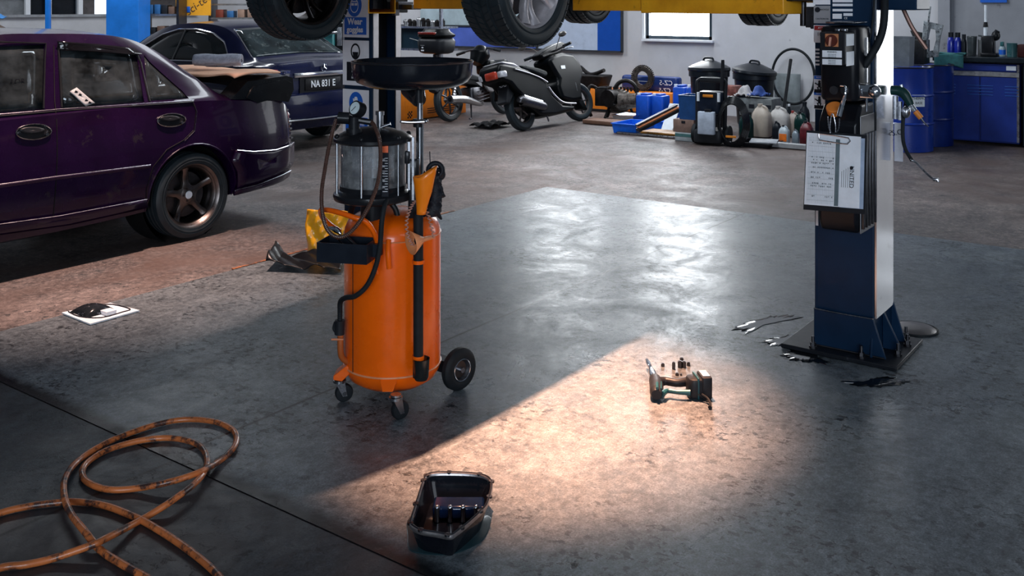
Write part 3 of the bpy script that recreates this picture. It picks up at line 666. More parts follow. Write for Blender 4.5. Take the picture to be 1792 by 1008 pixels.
# ================================================================== two-post lift
def bxp(mb, p0, p1, xf, dep):
    """box whose camera-facing face (plane x = xf) spans two pixels"""
    a, b = PA(p0[0], p0[1], xf), PA(p1[0], p1[1], xf)
    return mb.box((xf+dep/2, (a.y+b.y)/2, (a.z+b.z)/2), (dep, abs(a.y-b.y), abs(a.z-b.z)))
POST = (4.53, 1.30, 4.83, 1.57)
rp = empty('lift_column', (4.68, 1.435, 0), label='dark blue lift column on the right with control box, reservoir and polished side strip', cat='lift column')
o0 = Vector((4.68, 1.435, 0))
def B(mb, name, m, par, **kw):
    mb.v = [v-o0 for v in mb.v]; return mb.build(name, m, par, **kw)
mb = MB(); t = .012
mb.box((4.53+t/2, 1.435, 1.6), (t, .27, 3.19)); mb.box((4.68, 1.30+t/2, 1.6), (.30, t, 3.19)); mb.box((4.83-t/2, 1.435, 1.6), (t, .27, 3.19))
for xx in (4.57, 4.79): mb.box((xx, 1.57-t/2, 1.6), (.08, t, 3.19))
B(mb, 'column', NVY, rp, bevel=.004)
mb = MB(); mb.box((4.67, 1.44, .012), (.46, .52, .02)); B(mb, 'base_plate', mat('base_black', (.010, .012, .016), .4, dirt=((.05, .05, .06), .6)), rp, bevel=.004)
mb = MB(); 
p0, p1 = PA(1427, 556, 4.525), PA(1527, 574, 4.525)
mb.prism([(1.30, .19), (1.57, .19), (1.57, .02), (1.245, .02)], 4.515, 4.528, 'X')
mb.prism([(4.53, .19), (4.53, .02), (4.50, .02)], 1.30, 1.312, 'Y')
B(mb, 'base_skirt', NVY, rp, bevel=.003)
for yy in (1.30, ):
    mb = MB(); mb.prism([(1.30, .02), (1.30, .24), (1.235, .02)], 4.80, 4.815, 'X'); B(mb, 'gusset', NVY, rp, bevel=.003)
    mb = MB(); mb.prism([(1.30, .02), (1.30, .20), (1.225, .05), (1.225, .02)], 4.66, 4.675, 'X'); B(mb, 'gusset', NVY, rp, bevel=.003)
mb = MB(); mb.tube([(4.513, 1.30, .192), (4.513, 1.44, .190), (4.513, 1.57, .192)], .004, 8, 3, rib=.3, spacing=.01); B(mb, 'weld_seam', STL, rp)
mb = MB(); mb.tube([(4.512, 1.25, .025), (4.512, 1.56, .025)], .004, 8, 3); B(mb, 'weld_seam', DST, rp)
for bx_, by_ in ((4.475, 1.56), (4.475, 1.34), (4.60, 1.215), (4.76, 1.215), (4.87, 1.25)):
    mb = MB(); mb.cyl((bx_, by_, .022), (bx_, by_, .030), .018, n=16); mb.cyl((bx_, by_, .030), (bx_, by_, .046), .013, n=6); mb.cyl((bx_, by_, .046), (bx_, by_, .075), .007, n=10); B(mb, 'anchor_bolt', DST, rp, smooth=0)
CHS = mat('polished_strip', (.74, .75, .80), .20, 1., scale=3, var=.12, rv=.12, dirt=((.30, .30, .34), .60))
mb = MB(); mb.box((4.665, 1.293, 1.02), (.27, .008, 1.66)); B(mb, 'side_strip', CHS, rp, smooth=0)
mb = MB(); mb.box((4.665, 1.290, 1.10), (.012, .004, 1.5)); 
# carriage at top right and hose guard
mb = MB(); mb.box((4.70, 1.21, 1.76), (.24, .16, .36)); B(mb, 'carriage', NVY, rp, bevel=.006)
mb = MB(); bxp(mb, (1350, 2), (1431, -60), 4.60, .26); B(mb, 'arm_bracket', BLK, rp, bevel=.006)
mb = MB(); mb.box((4.7, 1.64, 1.545), (.09, .04, .10)); mb.box((4.62, 1.60, 1.52), (.05, .03, .06)); mb.cyl((4.74, 1.70, 1.50), (4.74, 1.70, 1.62), .016); B(mb, 'lock_pin', DST, rp, bevel=.003)
# stickers on the column face
def stick(name, x0, y0, x1, y1, m, lab=None, xf=4.527, par=rp):
    mb = MB(); bxp(mb, (x0, y0), (x1, y1), xf, .002); return B(mb, name, m, par, smooth=0, label=lab)
def stext(s, px, py, hpx, m, par, xf=4.525, D=4.5, sx=1., bold=0.):
    p = PA(px, py, xf)-o0; return text(s, hpx*D/F*1.25, 'printing', m, par, p, (0, -1, 0), (0, 0, 1), .0004, sx=sx, bold=bold)
s_ = stick('sticker', 1423, 0, 1453, 8, WHT)
s_ = stick('sticker', 1424, 10, 1453, 41, mat('grey_sticker', (.28, .29, .31), .4, 0, .1)); m_ = MB(); q = PA(1431, 17, 4.524); m_.cyl(q-o0, q-o0-Vector((.003, 0, 0)), .012, n=16); m_.build('emblem_disc', INK, s_)
stext('RECYCLE', 1443, 17, 3, INK, s_); stext('CAUTION OIL', 1439, 33, 3, INK, s_)
for k, yy in enumerate((0, 7, 16)): stick('sticker', 1457, yy-.5, 1492, yy+4, WHT, xf=4.527)
stick('sticker', 1457, 24, 1473, 33, WHT); stick('sticker', 1476, 23, 1492, 28, WHT)
tx = stext('CE', 1480, 32, 4, WHT, rp)
s_ = stick('warning_sticker', 1424, 44, 1450, 75, WHT, 'white sticker with red warning band')
r_ = stick('red_band', 1425, 45, 1449, 53, mat('sticker_red', (.35, .02, .02), .5), xf=4.5255, par=s_); r_.parent = s_
stext('ATTN', 1438, 49, 4, WHT, s_, 4.524); stext('100', 1436, 60, 7, INK, s_); stext('4', 1438, 69, 6, INK, s_)
for k in range(5): stick('sticker', 1427, 85+k*6.5, 1434, 88.5+k*6.5, WHT)
for y_, h_ in ((132, 32), (160, 32)):
    s_ = stick('safety_sticker', 1424, y_, 1444, y_+h_, WHT, 'white sticker with blue notice band and small figure'); b_ = stick('notice_band', 1424.5, y_+.5, 1443.5, y_+7, SBL, xf=4.5255, par=s_)
    stext('NOTICE', 1434, y_+3.6, 2.6, WHT, s_, 4.524); mb = MB(); q = PA(1434, y_+17, 4.524)
    mb.ball(q+Vector((0, 0, .016)), .006, 8, (.3, 1, 1)); mb.box(q, (.002, .012, .022)); mb.box(q+Vector((0, -.004, -.018)), (.002, .005, .02), rx=.3); mb.box(q+Vector((0, .006, -.018)), (.002, .005, .02), rx=-.4); mb.box(q+Vector((0, .012, .004)), (.002, .022, .005), rx=.5)
    B(mb, 'pictogram', INK, s_)
    stick('black_band', 1425, y_+24, 1443, y_+31, INK, xf=4.5255, par=s_)
stick('sticker', 1427.5, 366, 1432, 395, WHT)
# power pack
PWR = mat('power_pack_black', (.006, .007, .010), .35, coat=.3)
mb = MB(); a = PA(1433, 45, 4.30); b = PA(1500, 180, 4.30)
mb.rbox((4.415, (a.y+b.y)/2, (a.z+b.z)/2), (.22, abs(a.y-b.y), abs(a.z-b.z)), .03); B(mb, 'motor', PWR, rp)
mb = MB(); bxp(mb, (1444, 37.5), (1494, 41.5), 4.29, .20); B(mb, 'motor_cap', STL, rp, bevel=.004)
mb = MB(); 
mb.box((4.43, PA(1500, 100, 4.30).y-.004, 1.36), (.012, .004, .20))
B(mb, 'motor_edge', STL, rp)
SWX = 4.17
mb = MB(); bxp(mb, (1435, 56), (1479, 114), SWX, .13); B(mb, 'switch_box', PLB, rp, bevel=.004)
mb = MB(); bxp(mb, (1444, 59), (1467, 82), SWX-.004, .005); sp_ = B(mb, 'switch_plate', mat('switch_orange', (.50, .20, .09), .4), rp, smooth=0, label='orange plate of the red and copper rotary switch')
mb = MB(); q = PA(1455, 71, SWX-.004)-o0; mb.at(q); mb.lathe([(0, -.014), (.020, -.014), (.024, -.008), (.026, 0)], ax='X', n=28); mb.build('switch_knob', mat('switch_red', (.10, .02, .012), .35), sp_)
mb = MB(); mb.at(q); mb.box((-.018, -.0, -.004), (.010, .007, .038), rx=.12); mb.build('switch_lever', mat('copper_pink', (.7, .36, .26), .35), sp_)
mb = MB(); bxp(mb, (1439, 88), (1473, 101), SWX-.003, .004); bxp(mb, (1439, 103), (1473, 114), SWX-.003, .004); s_ = B(mb, 'switch_sticker', WHB, rp, smooth=0)
stext('WARNING', 1456, 91, 2.8, INK, s_, SWX-.004, 4.2)
for k in range(3): stext('power must be off', 1456, 95+k*2.6, 1.5, INK, s_, SWX-.004, 4.2); stext('before service', 1456, 105.5+k*3, 1.8, INK, s_, SWX-.004, 4.2)
mb = MB(); a = PA(1479, 56, SWX)
mb.box((SWX+.065, a.y-.001, a.z-.035), (.10, .002, .05)); mb.box((SWX+.065, a.y-.001, a.z-.115), (.10, .002, .06)); B(mb, 'side_sticker', WHT, rp, smooth=0)
mb = MB()
for px_ in (1459, 1470): q = PA(px_, 55, SWX); mb.rbox((SWX+.06, q.y, q.z+.004), (.03, .022, .014), .005)
B(mb, 'cable_gland', STL, rp)
mb = MB(); mb.rbox((4.40, PA(1466, 158, 4.32).y, PA(1466, 158, 4.32).z), (.16, .145, .042), .006); B(mb, 'valve_block', ALU, rp)
for px_ in (1459, 1478): mb = MB(); q = PA(px_, 158, 4.30); mb.cyl(q, q+Vector((.04, 0, 0)), .019, n=20); B(mb, 'valve_plug', DST, rp)
mb = MB(); a = PA(1496, 158, 4.36); mb.rbox(a+Vector((0, -.045, 0)), (.05, .10, .06), .01); mb.cyl(a+Vector((0, -.05, -.09)), a+Vector((0, -.05, .0)), .006); mb.ball(a+Vector((-.02, -.09, 0)), .028); B(mb, 'valve_body', CHR, rp)
mb = MB(); q = PA(1479, 158, 4.24); mb.tube([q+Vector((0, .02, .02)), q+Vector((0, 0, .015)), q+Vector((0, 0, -.02)), q+Vector((-.02, .006, -.06)), q+Vector((-.035, .014, -.11))], [.005, .005, .006, .010, .012], 10); B(mb, 'valve_lever', CHR, rp)
# reservoir
a = PA(1432, 200, 4.27); b = PA(1500, 412, 4.27); yc_ = (a.y+b.y)/2; w_ = abs(a.y-b.y)
mb = MB(); prof = [(4.27, a.z-.03), (4.27, b.z+.05), (4.30, b.z), (4.52, b.z), (4.52, a.z+.05), (4.34, a.z+.045)]
mb.prism([(x-0, z) for x, z in prof], yc_-w_/2, yc_+w_/2, 'Y'); res = B(mb, 'reservoir', PWR, rp, bevel=.014, seg=3)
mb = MB(); mb.box((4.40, yc_-w_/2-.004, (a.z+b.z)/2), (.20, .006, abs(a.z-b.z)+.0)); B(mb, 'reservoir_side', mat('reservoir_side', (.20, .20, .215), .4, .8), rp, smooth=0, bevel=.003)
for k in range(5): mb = MB(); x_ = 4.315+k*.043; mb.rbox((x_, yc_-w_/2-.012, (a.z+b.z)/2-.03), (.012, .016, abs(a.z-b.z)-.10), .004); B(mb, 'cooling_rib', DST, rp)
mb = MB(); q = Vector((4.30, PA(1461, 190, 4.3).y, a.z+.022)); mb.cyl(q+Vector((.006, 0, -.012)), q+Vector((-.016, 0, .016)), .034, n=28); B(mb, 'filler_cap', mat('cap_orange', (.85, .25, .04), .35), rp, bevel=.004)
mb = MB(); mb.tube([q+Vector((-.03, .02, -.03)), q+Vector((-.045, .01, -.08)), q+Vector((-.05, -.01, -.10)), q+Vector((-.045, -.03, -.08)), q+Vector((-.03, -.03, -.03))], .004, 6, 5, rib=.5, spacing=.006); B(mb, 'cap_chain', STL, rp)
# cables and black hose on the column
def pth(pts, x): return [PA(px, py, x if len(r) == 0 else r[0])-o0 for px, py, *r in pts]
mb = MB(); mb.tube(pth([(1548, -20, 4.55), (1548, 20, 4.5), (1545, 50, 4.48), (1537, 75, 4.46), (1524, 98, 4.43), (1512, 116, 4.42)], 4.5), .017, 12); mb.build('hydraulic_hose', RUB, rp)
mb = MB(); mb.tube(pth([(1512, 116, 4.42), (1506, 128, 4.40), (1503, 145, 4.38)], 4.4), .012, 12); mb.build('hose_fitting', CHR, rp)
mb = MB(); mb.tube(pth([(1531, -10, 4.50), (1527, 40, 4.49), (1522, 68, 4.48), (1513, 80, 4.46), (1495, 81, 4.40), (1490, 81, 4.3)], 4.5), .0045, 8); mb.build('cable', RUB, rp)
for yy in (78, 113): mb = MB(); q = PA(1520, yy, 4.52)-o0; mb.cyl(q, q-Vector((.012, 0, 0)), .010, n=6); mb.build('face_bolt', STL, rp, smooth=0)
mb = MB(); mb.tube([(4.76, 1.24, 1.6), (4.78, 1.20, 1.5), (4.80, 1.14, 1.40)], .010, 8); mb.v = [v-o0 for v in mb.v]; mb.build('hanging_rod', mat('rod_brown', (.18, .10, .08), .4, .6), rp)
# things hanging on the right of the column
mb = MB(); bxp(mb, (1565, 215), (1580, 283), 4.78, .006); sg_ = B(mb, 'plate_sign', mat('plate_sign', (.48, .48, .52), .4), rp, smooth=0); 
p_ = PA(1572, 232, 4.775)-o0; text('S.O.', .035, 'printing', INK, sg_, p_, (0, -1, .25), (0, .25, 1), .0004)
# arms: one from the right column, two from the left
ARM = []
def arm(name, p, q, w, h, m, par, org, hollow=False):
    p, q = Vector(p), Vector(q); d = (q-p).normalized(); s_ = d.cross(UP).normalized(); u = s_.cross(d); mb = MB(); L = (q-p).length
    mb.basis(p-org, d, s_, u)
    if hollow:
        mb.loft([[(L, a*w/2, b*h/2) for a, b in ((-1, -1), (1, -1), (1, 1), (-1, 1))], [(0, a*w/2, b*h/2) for a, b in ((-1, -1), (1, -1), (1, 1), (-1, 1))]])
        return mb.build(name, m, par, solid=.010, bevel=.004, smooth=0)
    mb.box((L/2, 0, 0), (L, w, h)); return mb.build(name, m, par, bevel=.005)
zA = 1.612
e1 = Vector((5.00, 3.16, zA)); s1 = Vector((4.66, 1.72, zA)); mid = s1.lerp(e1, .62)
A_ = arm('arm', s1, mid, .17, .105, ORL, rp, o0); arm('arm_extension', mid-(e1-s1)*.05, e1, .13, .082, ORL, A_, o0)
mb = MB(); mb.v = []; d_ = (e1-s1).normalized(); mb.basis(mid-o0, d_, d_.cross(UP), UP); mb.prism([(0, -.0525), (0, .0525), (.10, .03), (.10, -.0525)], .06, .075, 'Y'); mb.build('arm_gusset', ORL, A_)
mb = MB(); mb.cyl((5.0, 3.16, 1.56), (5.0, 3.16, 1.72), .05, n=24); mb.cyl((5.0, 3.16, 1.70), (5.0, 3.16, 1.735), .065, n=24); mb.v = [v-o0 for v in mb.v]; mb.build('lift_pad', RUB, A_)
s2 = Vector((4.80, 1.72, 1.66)); e2 = Vector((6.0, 3.0, 1.66)); arm('arm', s2, e2, .14, .09, ORL, rp, o0)
# left column
lp0 = Vector((5.13, 5.01, 0)); lp = empty('lift_column', lp0, label='lift column in the middle distance behind the drainer, carrying blue and white safety signs', cat='lift column')
mb = MB(); 
mb.box((4.986-5.13, 0, 1.6), (.012, .27, 3.19)); mb.box((0, 5.145-5.01, 1.6), (.30, .012, 3.19)); mb.box((5.274-5.13, 0, 1.6), (.012, .27, 3.19))
mb.build('column', NVY, lp, bevel=.003)
for xx in (5.015, 5.245): mb = MB(); mb.box((xx-5.13, 4.876-5.01, 1.6), (.052, .012, 3.19)); mb.build('polished_rail', mat('rail_polished', (.5, .48, .5), .3, 1., scale=3, var=.3), lp, smooth=0)
mb = MB(); mb.box((0, .02, 1.5), (.16, .14, 3.0)); mb.build('slide_block', BLK, lp)
mb = MB(); mb.box((.03, .03, .012), (.42, .5, .02)); mb.build('base_plate', BLK, lp)
mb = MB(); mb.box((0, -.17, 1.72), (.24, .12, .34)); mb.build('carriage', BLK, lp, bevel=.006)
mb = MB(); mb.box((.0, -.27, 1.60), (.16, .10, .055)); mb.box((.0, -.36, 1.59), (.10, .12, .035)); mb.box((-.02, -.24, 1.56), (.05, .03, .06)); mb.build('arm_bracket', DST, lp, bevel=.004)
A2 = arm('arm', (4.985, 4.40, 1.632), (4.62, 3.1, 1.632), .16, .105, ORL, lp, lp0); arm('arm', (5.0, 4.82, 1.632), (4.22, 4.05, 1.615), .155, .115, ORL, lp, lp0, True)
mb = MB(); q = Vector((4.22, 4.05, 1.615))-lp0; mb.torus(q, .045, .008, n=24); 
def sign(py0, py1, px0, px1):
    a, b = PA(px0, py0, 4.975), PA(px1, py1, 4.975); mb = MB(); mb.box((4.972-5.13, (a.y+b.y)/2-5.01, (a.z+b.z)/2), (.006, abs(a.y-b.y), abs(a.z-b.z))); return mb, a, b
def sgn(nm, py0, py1, lab):
    mb, a, b = sign(py0, py1, 601, 646); return mb.build(nm, WHT, lp, smooth=0, label=lab), (a.y+b.y)/2
XS = 4.967
def disc(par, px, py, r, m, x=XS, hole=0., sy=1.):
    q = PA(px, py, x)-lp0; mb = MB(); mb.at(q)
    if hole: mb.lathe([(hole, -.001), (r, -.001), (r, .001), (hole, .001)], ax='X', n=36, closedp=True)
    else: mb.lathe([(0, -.001), (r, -.001), (r, .001)], ax='X', n=36)
    mb.v = [Vector((v.x, v.y, q.z+(v.z-q.z)*sy)) for v in mb.v]; return mb.build('pictogram', m, par, smooth=0)
def ltext(s, px, py, h, m, par, x=XS-.002, bold=.0): return text(s, h, 'printing', m, par, PA(px, py, x)-lp0, (0, -1, 0), (0, 0, 1), .0004, bold=bold)
def rect(par, px0, py0, px1, py1, m, nm='sign_band', x=XS):
    a, b = PA(px0, py0, x), PA(px1, py1, x); mb = MB(); mb.box((x-5.13, (a.y+b.y)/2-5.01, (a.z+b.z)/2), (.002, abs(a.y-b.y), abs(a.z-b.z))); return mb.build(nm, m, par, smooth=0)
s1_, _ = sgn('safety_sign', -6, 66, 'wear goggles sign'); disc(s1_, 620, 9, .072, SBL, sy=1.15)
q = PA(620, 10, XS-.002)-lp0
mb = MB(); mb.at(q); mb.lathe([(.036, -.0005), (.041, -.0005), (.041, .0005), (.036, .0005)], ax='X', n=28, closedp=True); mb.v = [Vector((v.x, v.y, q.z+(v.z-q.z)*1.25)) for v in mb.v]; mb.T = Matrix.Identity(4)
mb.at(q); mb.box((0, .017, .010), (.001, .026, .018)); mb.box((0, -.017, .010), (.001, .026, .018)); mb.box((0, 0, .030), (.001, .07, .006)); mb.build('pictogram', WHT, s1_, smooth=0)
rect(s1_, 603, 30, 641, 61, SBL); ltext('Wear', 621, 38, .062, WHT, s1_, bold=.002); ltext('goggles', 621, 52, .055, WHT, s1_, bold=.002)
s2_, _ = sgn('safety_sign', 70, 151, 'steering wheel sign with dark panel'); disc(s2_, 622, 90, .046, INK, hole=.036, sy=1.25); q = PA(622, 94, XS-.002)-lp0
mb = MB(); mb.at(q); mb.prism([(-.028, .012), (.028, .012), (.020, -.03), (-.020, -.03)], -.001, 0, 'X'); mb.build('pictogram', INK, s2_, smooth=0)
rect(s2_, 607, 108, 642, 143, INK); ltext('Do not', 624, 115, .026, WHT, s2_); ltext('move car', 624, 125, .026, WHT, s2_); ltext('in motion', 624, 136, .026, WHT, s2_)
s3_, _ = sgn('safety_sign', 155, 238, 'gloves sign with blue disc'); disc(s3_, 623, 180, .068, SBL, sy=1.15); q = PA(623, 178, XS-.002)-lp0
mb = MB(); mb.at(q); mb.prism([(-.022, -.03), (.022, -.03), (.026, .0), (.03, .02), (.022, .024), (.018, .01), (.012, .034), (.004, .034), (.0, .036), (-.008, .034), (-.014, .028), (-.02, .0)], -.001, 0, 'X'); mb.build('pictogram', WHT, s3_, smooth=0)
rect(s3_, 605, 203, 643, 232, SBL); ltext('Wear gloves', 624, 217, .030, WHT, s3_)

# ================================================================== drainer
D0 = 4.05; dO = PD(687, 690, D0); dO.z = 0
dr = empty('oil_drainer', dO, R(-53.73), label='orange wheeled waste oil drainer with clear chamber and round black catch pan on a pole', cat='oil drainer')
X0 = K(687)*D0
def L(px, py, D=D0): return Vector((K(px)*D-X0, D-D0, H-(py-HZ)*D/F))
tr = .198
mb = MB(); mb.lathe([(0, .045), (.08, .047), (.14, .060), (.178, .085), (.194, .115), (tr, .135), (tr, .655), (.195, .69), (.180, .722), (.15, .742), (.10, .756), (0, .762)], n=64); tk = mb.build('tank', ORG, dr, smooth=50)
mb = MB(); mb.torus((0, 0, .136), tr, .004, n=64, m=8); mb.build('weld_bead', mat('bead_pale', (.75, .30, .14), .3), tk)
mb = MB(); mb.torus((0, 0, .668), tr, .003, n=64, m=8); mb.build('weld_bead', mat('bead_pale2', (.75, .26, .10), .3), tk)
a_ = math.asin(-.141/tr) ; mb = MB(); mb.box((-.141, -math.sqrt(tr*tr-.141**2)-.0005, .40), (.003, .003, .53)); mb.build('side_seam', seam, tk)
# chamber
cc = L(653, 240, 3.96); cx, cy = cc.x, cc.y
def LC_(prof, name, m, **kw): mb = MB(); mb.at((cx, cy, 0)); mb.lathe(prof, n=48); return mb.build(name, m, dr, **kw)
LC_([(0, .815), (.13, .815), (.156, .824), (.160, .838), (.158, .848), (.140, .856), (.134, .862), (.134, .880), (0, .880)], 'chamber_base', BLK)
LC_([(.128, .862), (.128, 1.052)], 'glass_chamber', glass('chamber_glass', (.80, .83, .85), .05, .9, (.62, .63, .64), .6, 9.), smooth=60)  # diffuse share of the glass lightened, putting backlight into its colour
LC_([(0, .881), (.122, .881), (.122, .925), (0, .925)], 'oil', mat('oil_residue', (.05, .055, .06), .2))
LC_([(.0, 1.052), (.150, 1.052), (.158, 1.058), (.158, 1.070), (.146, 1.078), (.12, 1.092), (.07, 1.106), (.0, 1.110)], 'chamber_lid', BLK)
mb = MB(); mb.cyl((cx, cy, .74), (cx, cy, .82), .05, n=20); mb.tube([(cx+.1, cy, .74), (cx+.09, cy, .78), (cx+.06, cy, .82)], .012); mb.tube([(cx-.1, cy+.05, .74), (cx-.09, cy+.03, .78), (cx-.06, cy, .82)], .012); mb.build('chamber_stand', BLK, dr)
for k in range(6):
    a = R(-100+60*k); x_, y_ = cx+.146*math.cos(a), cy+.146*math.sin(a); mb = MB(); mb.cyl((x_, y_, .83), (x_, y_, 1.075), .0055, n=10); r_ = mb.build('tie_rod', CHR, dr)
    mb = MB(); mb.ball((x_, y_, 1.078), .011, 10); mb.build('rod_nut', BLK, r_)
ga = L(673, 250, 3.81); mb = MB(); mb.box((ga.x, cy-.131, .955), (.027, .004, .20)); gs = mb.build('scale_strip', INK, dr, smooth=0)
mb = MB(); mb.box((ga.x, cy-.1335, 1.04), (.024, .003, .026)); mb.build('scale_head', mat('scale_red', (.8, .12, .02), .4), gs, smooth=0)
mb = MB()
for k in range(14): mb.box((ga.x+(.005 if k % 2 else 0), cy-.1335, .875+k*.010), (.012 if k % 2 else .02, .001, .002))
mb.build('scale_marks', WHT, gs, smooth=0)
for k in range(5): text(str(60-10*k), .011, 'scale_digits', WHT, gs, (ga.x-.006, cy-.1337, 1.0-k*.027), (1, 0, 0), (0, 0, 1), .0003)
# gauge and head fittings
hb = L(620, 215, 3.88); mb = MB(); mb.cyl((hb.x, hb.y, 1.09), (hb.x, hb.y, 1.16), .022); mb.cyl((hb.x, hb.y, 1.10), (hb.x, hb.y, 1.115), .032); mb.tube([L(592, 206, 3.88), L(612, 207, 3.88)], .024, 14, 0); mb.tube([L(612, 207, 3.88), L(636, 212, 3.88), L(650, 214, 3.88)], .012, 10); mb.build('suction_head', BLK, dr)
gc = L(621, 189, 3.86); n_ = Vector((-.55, -.75, .35)).normalized()
mb = MB(); mb.cyl(gc+n_*.0, gc-n_*.035, .031, n=28); mb.tube([gc-n_*.02, gc+Vector((.0, .02, -.04)), L(620, 205, 3.88)], .012, 8); gg = mb.build('gauge', BLK, dr, bevel=.003)
mb = MB(); mb.cyl(gc+n_*.0015, gc, .025, n=28); mb.build('gauge_face', mat('gauge_face', (.62, .72, .74), .3), gg, smooth=0)
u_ = n_.orthogonal().normalized(); mb = MB(); mb.tube([gc+n_*.003-u_*.008, gc+n_*.003+u_*.018], .0012, 6, 0); mb.build('gauge_needle', INK, gg)
mb = MB(); fx = L(665, 214, 4.0); mb.cyl((fx.x, fx.y, 1.10), (fx.x, fx.y, 1.155), .014); mb.cyl((fx.x, fx.y, 1.155), (fx.x, fx.y, 1.17), .018); fx2 = L(675, 216, 3.95); mb.cyl((fx2.x-.02, fx2.y, 1.11), (fx2.x+.02, fx2.y, 1.125), .006); mb.build('relief_valve', STL, dr)
HOSB = mat('brown_hose', (.075, .035, .025), .35, coat=.3, scale=40)
mb = MB(); mb.tube([L(*p) for p in ((650, 214, 3.88), (656, 222, 3.83), (664, 245, 3.78), (666, 280, 3.76), (661, 320, 3.74), (646, 360, 3.72), (624, 395, 3.71), (603, 413, 3.71), (585, 413, 3.72), (571, 398, 3.74), (564, 370, 3.77), (563, 335, 3.80), (568, 300, 3.82), (575, 260, 3.84), (582, 230, 3.86), (589, 208, 3.88))], .0085, 10, 8, rib=.16, spacing=.0035); mb.build('suction_hose', HOSB, dr)
mb = MB(); mb.tube([L(*p) for p in ((700, 345, 3.95), (682, 346, 3.86), (673, 360, 3.80), (668, 390, 3.78), (665, 430, 3.78), (657, 468, 3.78), (642, 500, 3.78), (622, 518, 3.79), (605, 521, 3.83), (596, 528, 3.90), (595, 545, 3.93), (595, 566, 3.93))], .0105, 12, 8, rib=.12, spacing=.004); mb.build('drain_hose', RUB, dr)
mb = MB(); mb.tube([L(595, 560, 3.93), L(594, 585, 3.93)], .020, 14, 0); mb.tube([L(587, 563, 3.93), L(584, 575, 3.93), L(590, 584, 3.93)], .006, 8); vb = mb.build('drain_valve', PLB, dr)
mb = MB(); mb.tube([L(580, 594, 3.9), L(601, 594, 3.9)], .004, 8, 0); mb.build('valve_tap', mat('tap_orange', (.6, .2, .08), .4), vb)
mb = MB(); mb.tube([L(596, 585, 3.93), L(596, 612, 3.93), L(599, 626, 3.94), L(610, 634, 3.96)], .0125, 12); mb.build('drain_elbow', mat('dark_orange_paint', (.42, .10, .02), .4), dr)
# handle, tray, tools
mb = MB(); mb.tube([L(*p) for p in ((660, 478, 3.86), (656, 455, 3.84), (660, 430, 3.82), (655, 408, 3.80), (640, 388, 3.78), (618, 380, 3.78), (590, 371, 3.80), (568, 367, 3.84), (561, 370, 3.88), (566, 382, 3.95), (580, 395, 4.0), (594, 404, 4.04))], .0105, 12); mb.tube([L(680, 420, 3.85), L(679, 445, 3.82), L(681, 470, 3.82)], .010, 10); mb.build('handle', ORG, dr)
t0 = L(563, 424, 3.86); mb = MB(); c_ = L(608, 437, 3.80); w_ = .20; d_ = .12; hh = .075
mb.at((c_.x, c_.y, c_.z-.0375), (0, 0, R(-12)))
mb.box((0, 0, .002), (w_, d_, .004))
for sx_, sy_, ax_, ay_ in ((0, -d_/2, w_, .003), (0, d_/2, w_, .003), (-w_/2, 0, .003, d_), (w_/2, 0, .003, d_)): mb.box((sx_, sy_, hh/2), (ax_, ay_, hh))
mb.box((w_/2+.01, .03, hh/2), (.03, .05, .05)); ty = mb.build('tool_tray', mat('tray_black', (.010, .014, .022), .35, coat=.4), dr, smooth=0)
TRAYO = (c_, R(-12))
# stand tube, clamps, cup, pole, pan
PDp = 3.86
def col(name, px, y0, y1, r, m, D=PDp, n=20, par=dr, **kw): mb = MB(); a, b = L(px, y0, D), L(px, y1, D); mb.cyl((a.x, a.y, a.z), (a.x, a.y, b.z), r, n=n); return mb.build(name, m, par, **kw)
col('drain_tube', 732, 372, 632, .0195, RUB, 3.83); col('tube_clamp', 732, 455, 461, .0235, ORG, 3.83); col('tube_clamp', 732, 622, 629, .0235, ORG, 3.83)
mb = MB(); q = L(737, 628, 3.83); q2 = L(737, 664, 3.83); mb.at((q.x, q.y, 0)); mb.lathe([(.033, q.z), (.029, q2.z+.01), (.024, q2.z), (0, q2.z)], n=28); mb.lathe([(.033, q.z), (.034, q.z+.003), (.032, q.z)], n=28); mb.build('drip_cup', glass('smoky_cup', (.10, .11, .12), .1, .8, (.05, .06, .06), .5), dr, smooth=50)
mb = MB(); q2_ = L(732, 630, 3.83); mb.cyl((q2_.x, q2_.y, L(0, 660, 3.83).z), (q2_.x, q2_.y, q2_.z), .021, n=18); mb.build('tube_end', RUB, dr)
col('telescopic_pole', 735, 380, 212, .0155, CHR, 3.95); col('upper_pole', 735, 215, 172, .0115, STL, 3.95); col('pole_sleeve', 733, 180, 150, .0165, BLK, 3.95)
col('lock_collar', 732, 222, 208, .021, BLK, 3.95)
mb = MB(); mb.tube([L(703, 213, 3.92), L(720, 214, 3.92), L(745, 213, 3.92)], .006, 10); mb.ball(L(746, 212, 3.92), .009); mb.tube([L(703, 213, 3.92), L(700, 212, 3.92)], .005, 8, 0); mb.build('collar_handle', STL, dr)
mb = MB()
for px_, ya, yb_ in ((716, 248, 332), (723, 240, 350)): a, b = L(px_, ya, 3.9), L(px_, yb_, 3.9); mb.box((a.x, a.y, (a.z+b.z)/2), (.009, .012, abs(a.z-b.z)))
mb.build('side_rail', STL, dr)
mb = MB(); a = L(722, 300, 3.92); mb.rbox((a.x, a.y, a.z), (.05, .04, .10), .01); a = L(713, 275, 3.9); mb.rbox((a.x, a.y, a.z), (.022, .03, .05), .006); a = L(728, 350, 3.94); mb.rbox((a.x, a.y, a.z), (.06, .05, .14), .01); mb.build('pole_bracket', BLK, dr)
pc = L(722, 112, 4.05); pr_ = .247
mb = MB(); mb.at((pc.x, pc.y, 0)); zt = 1.372
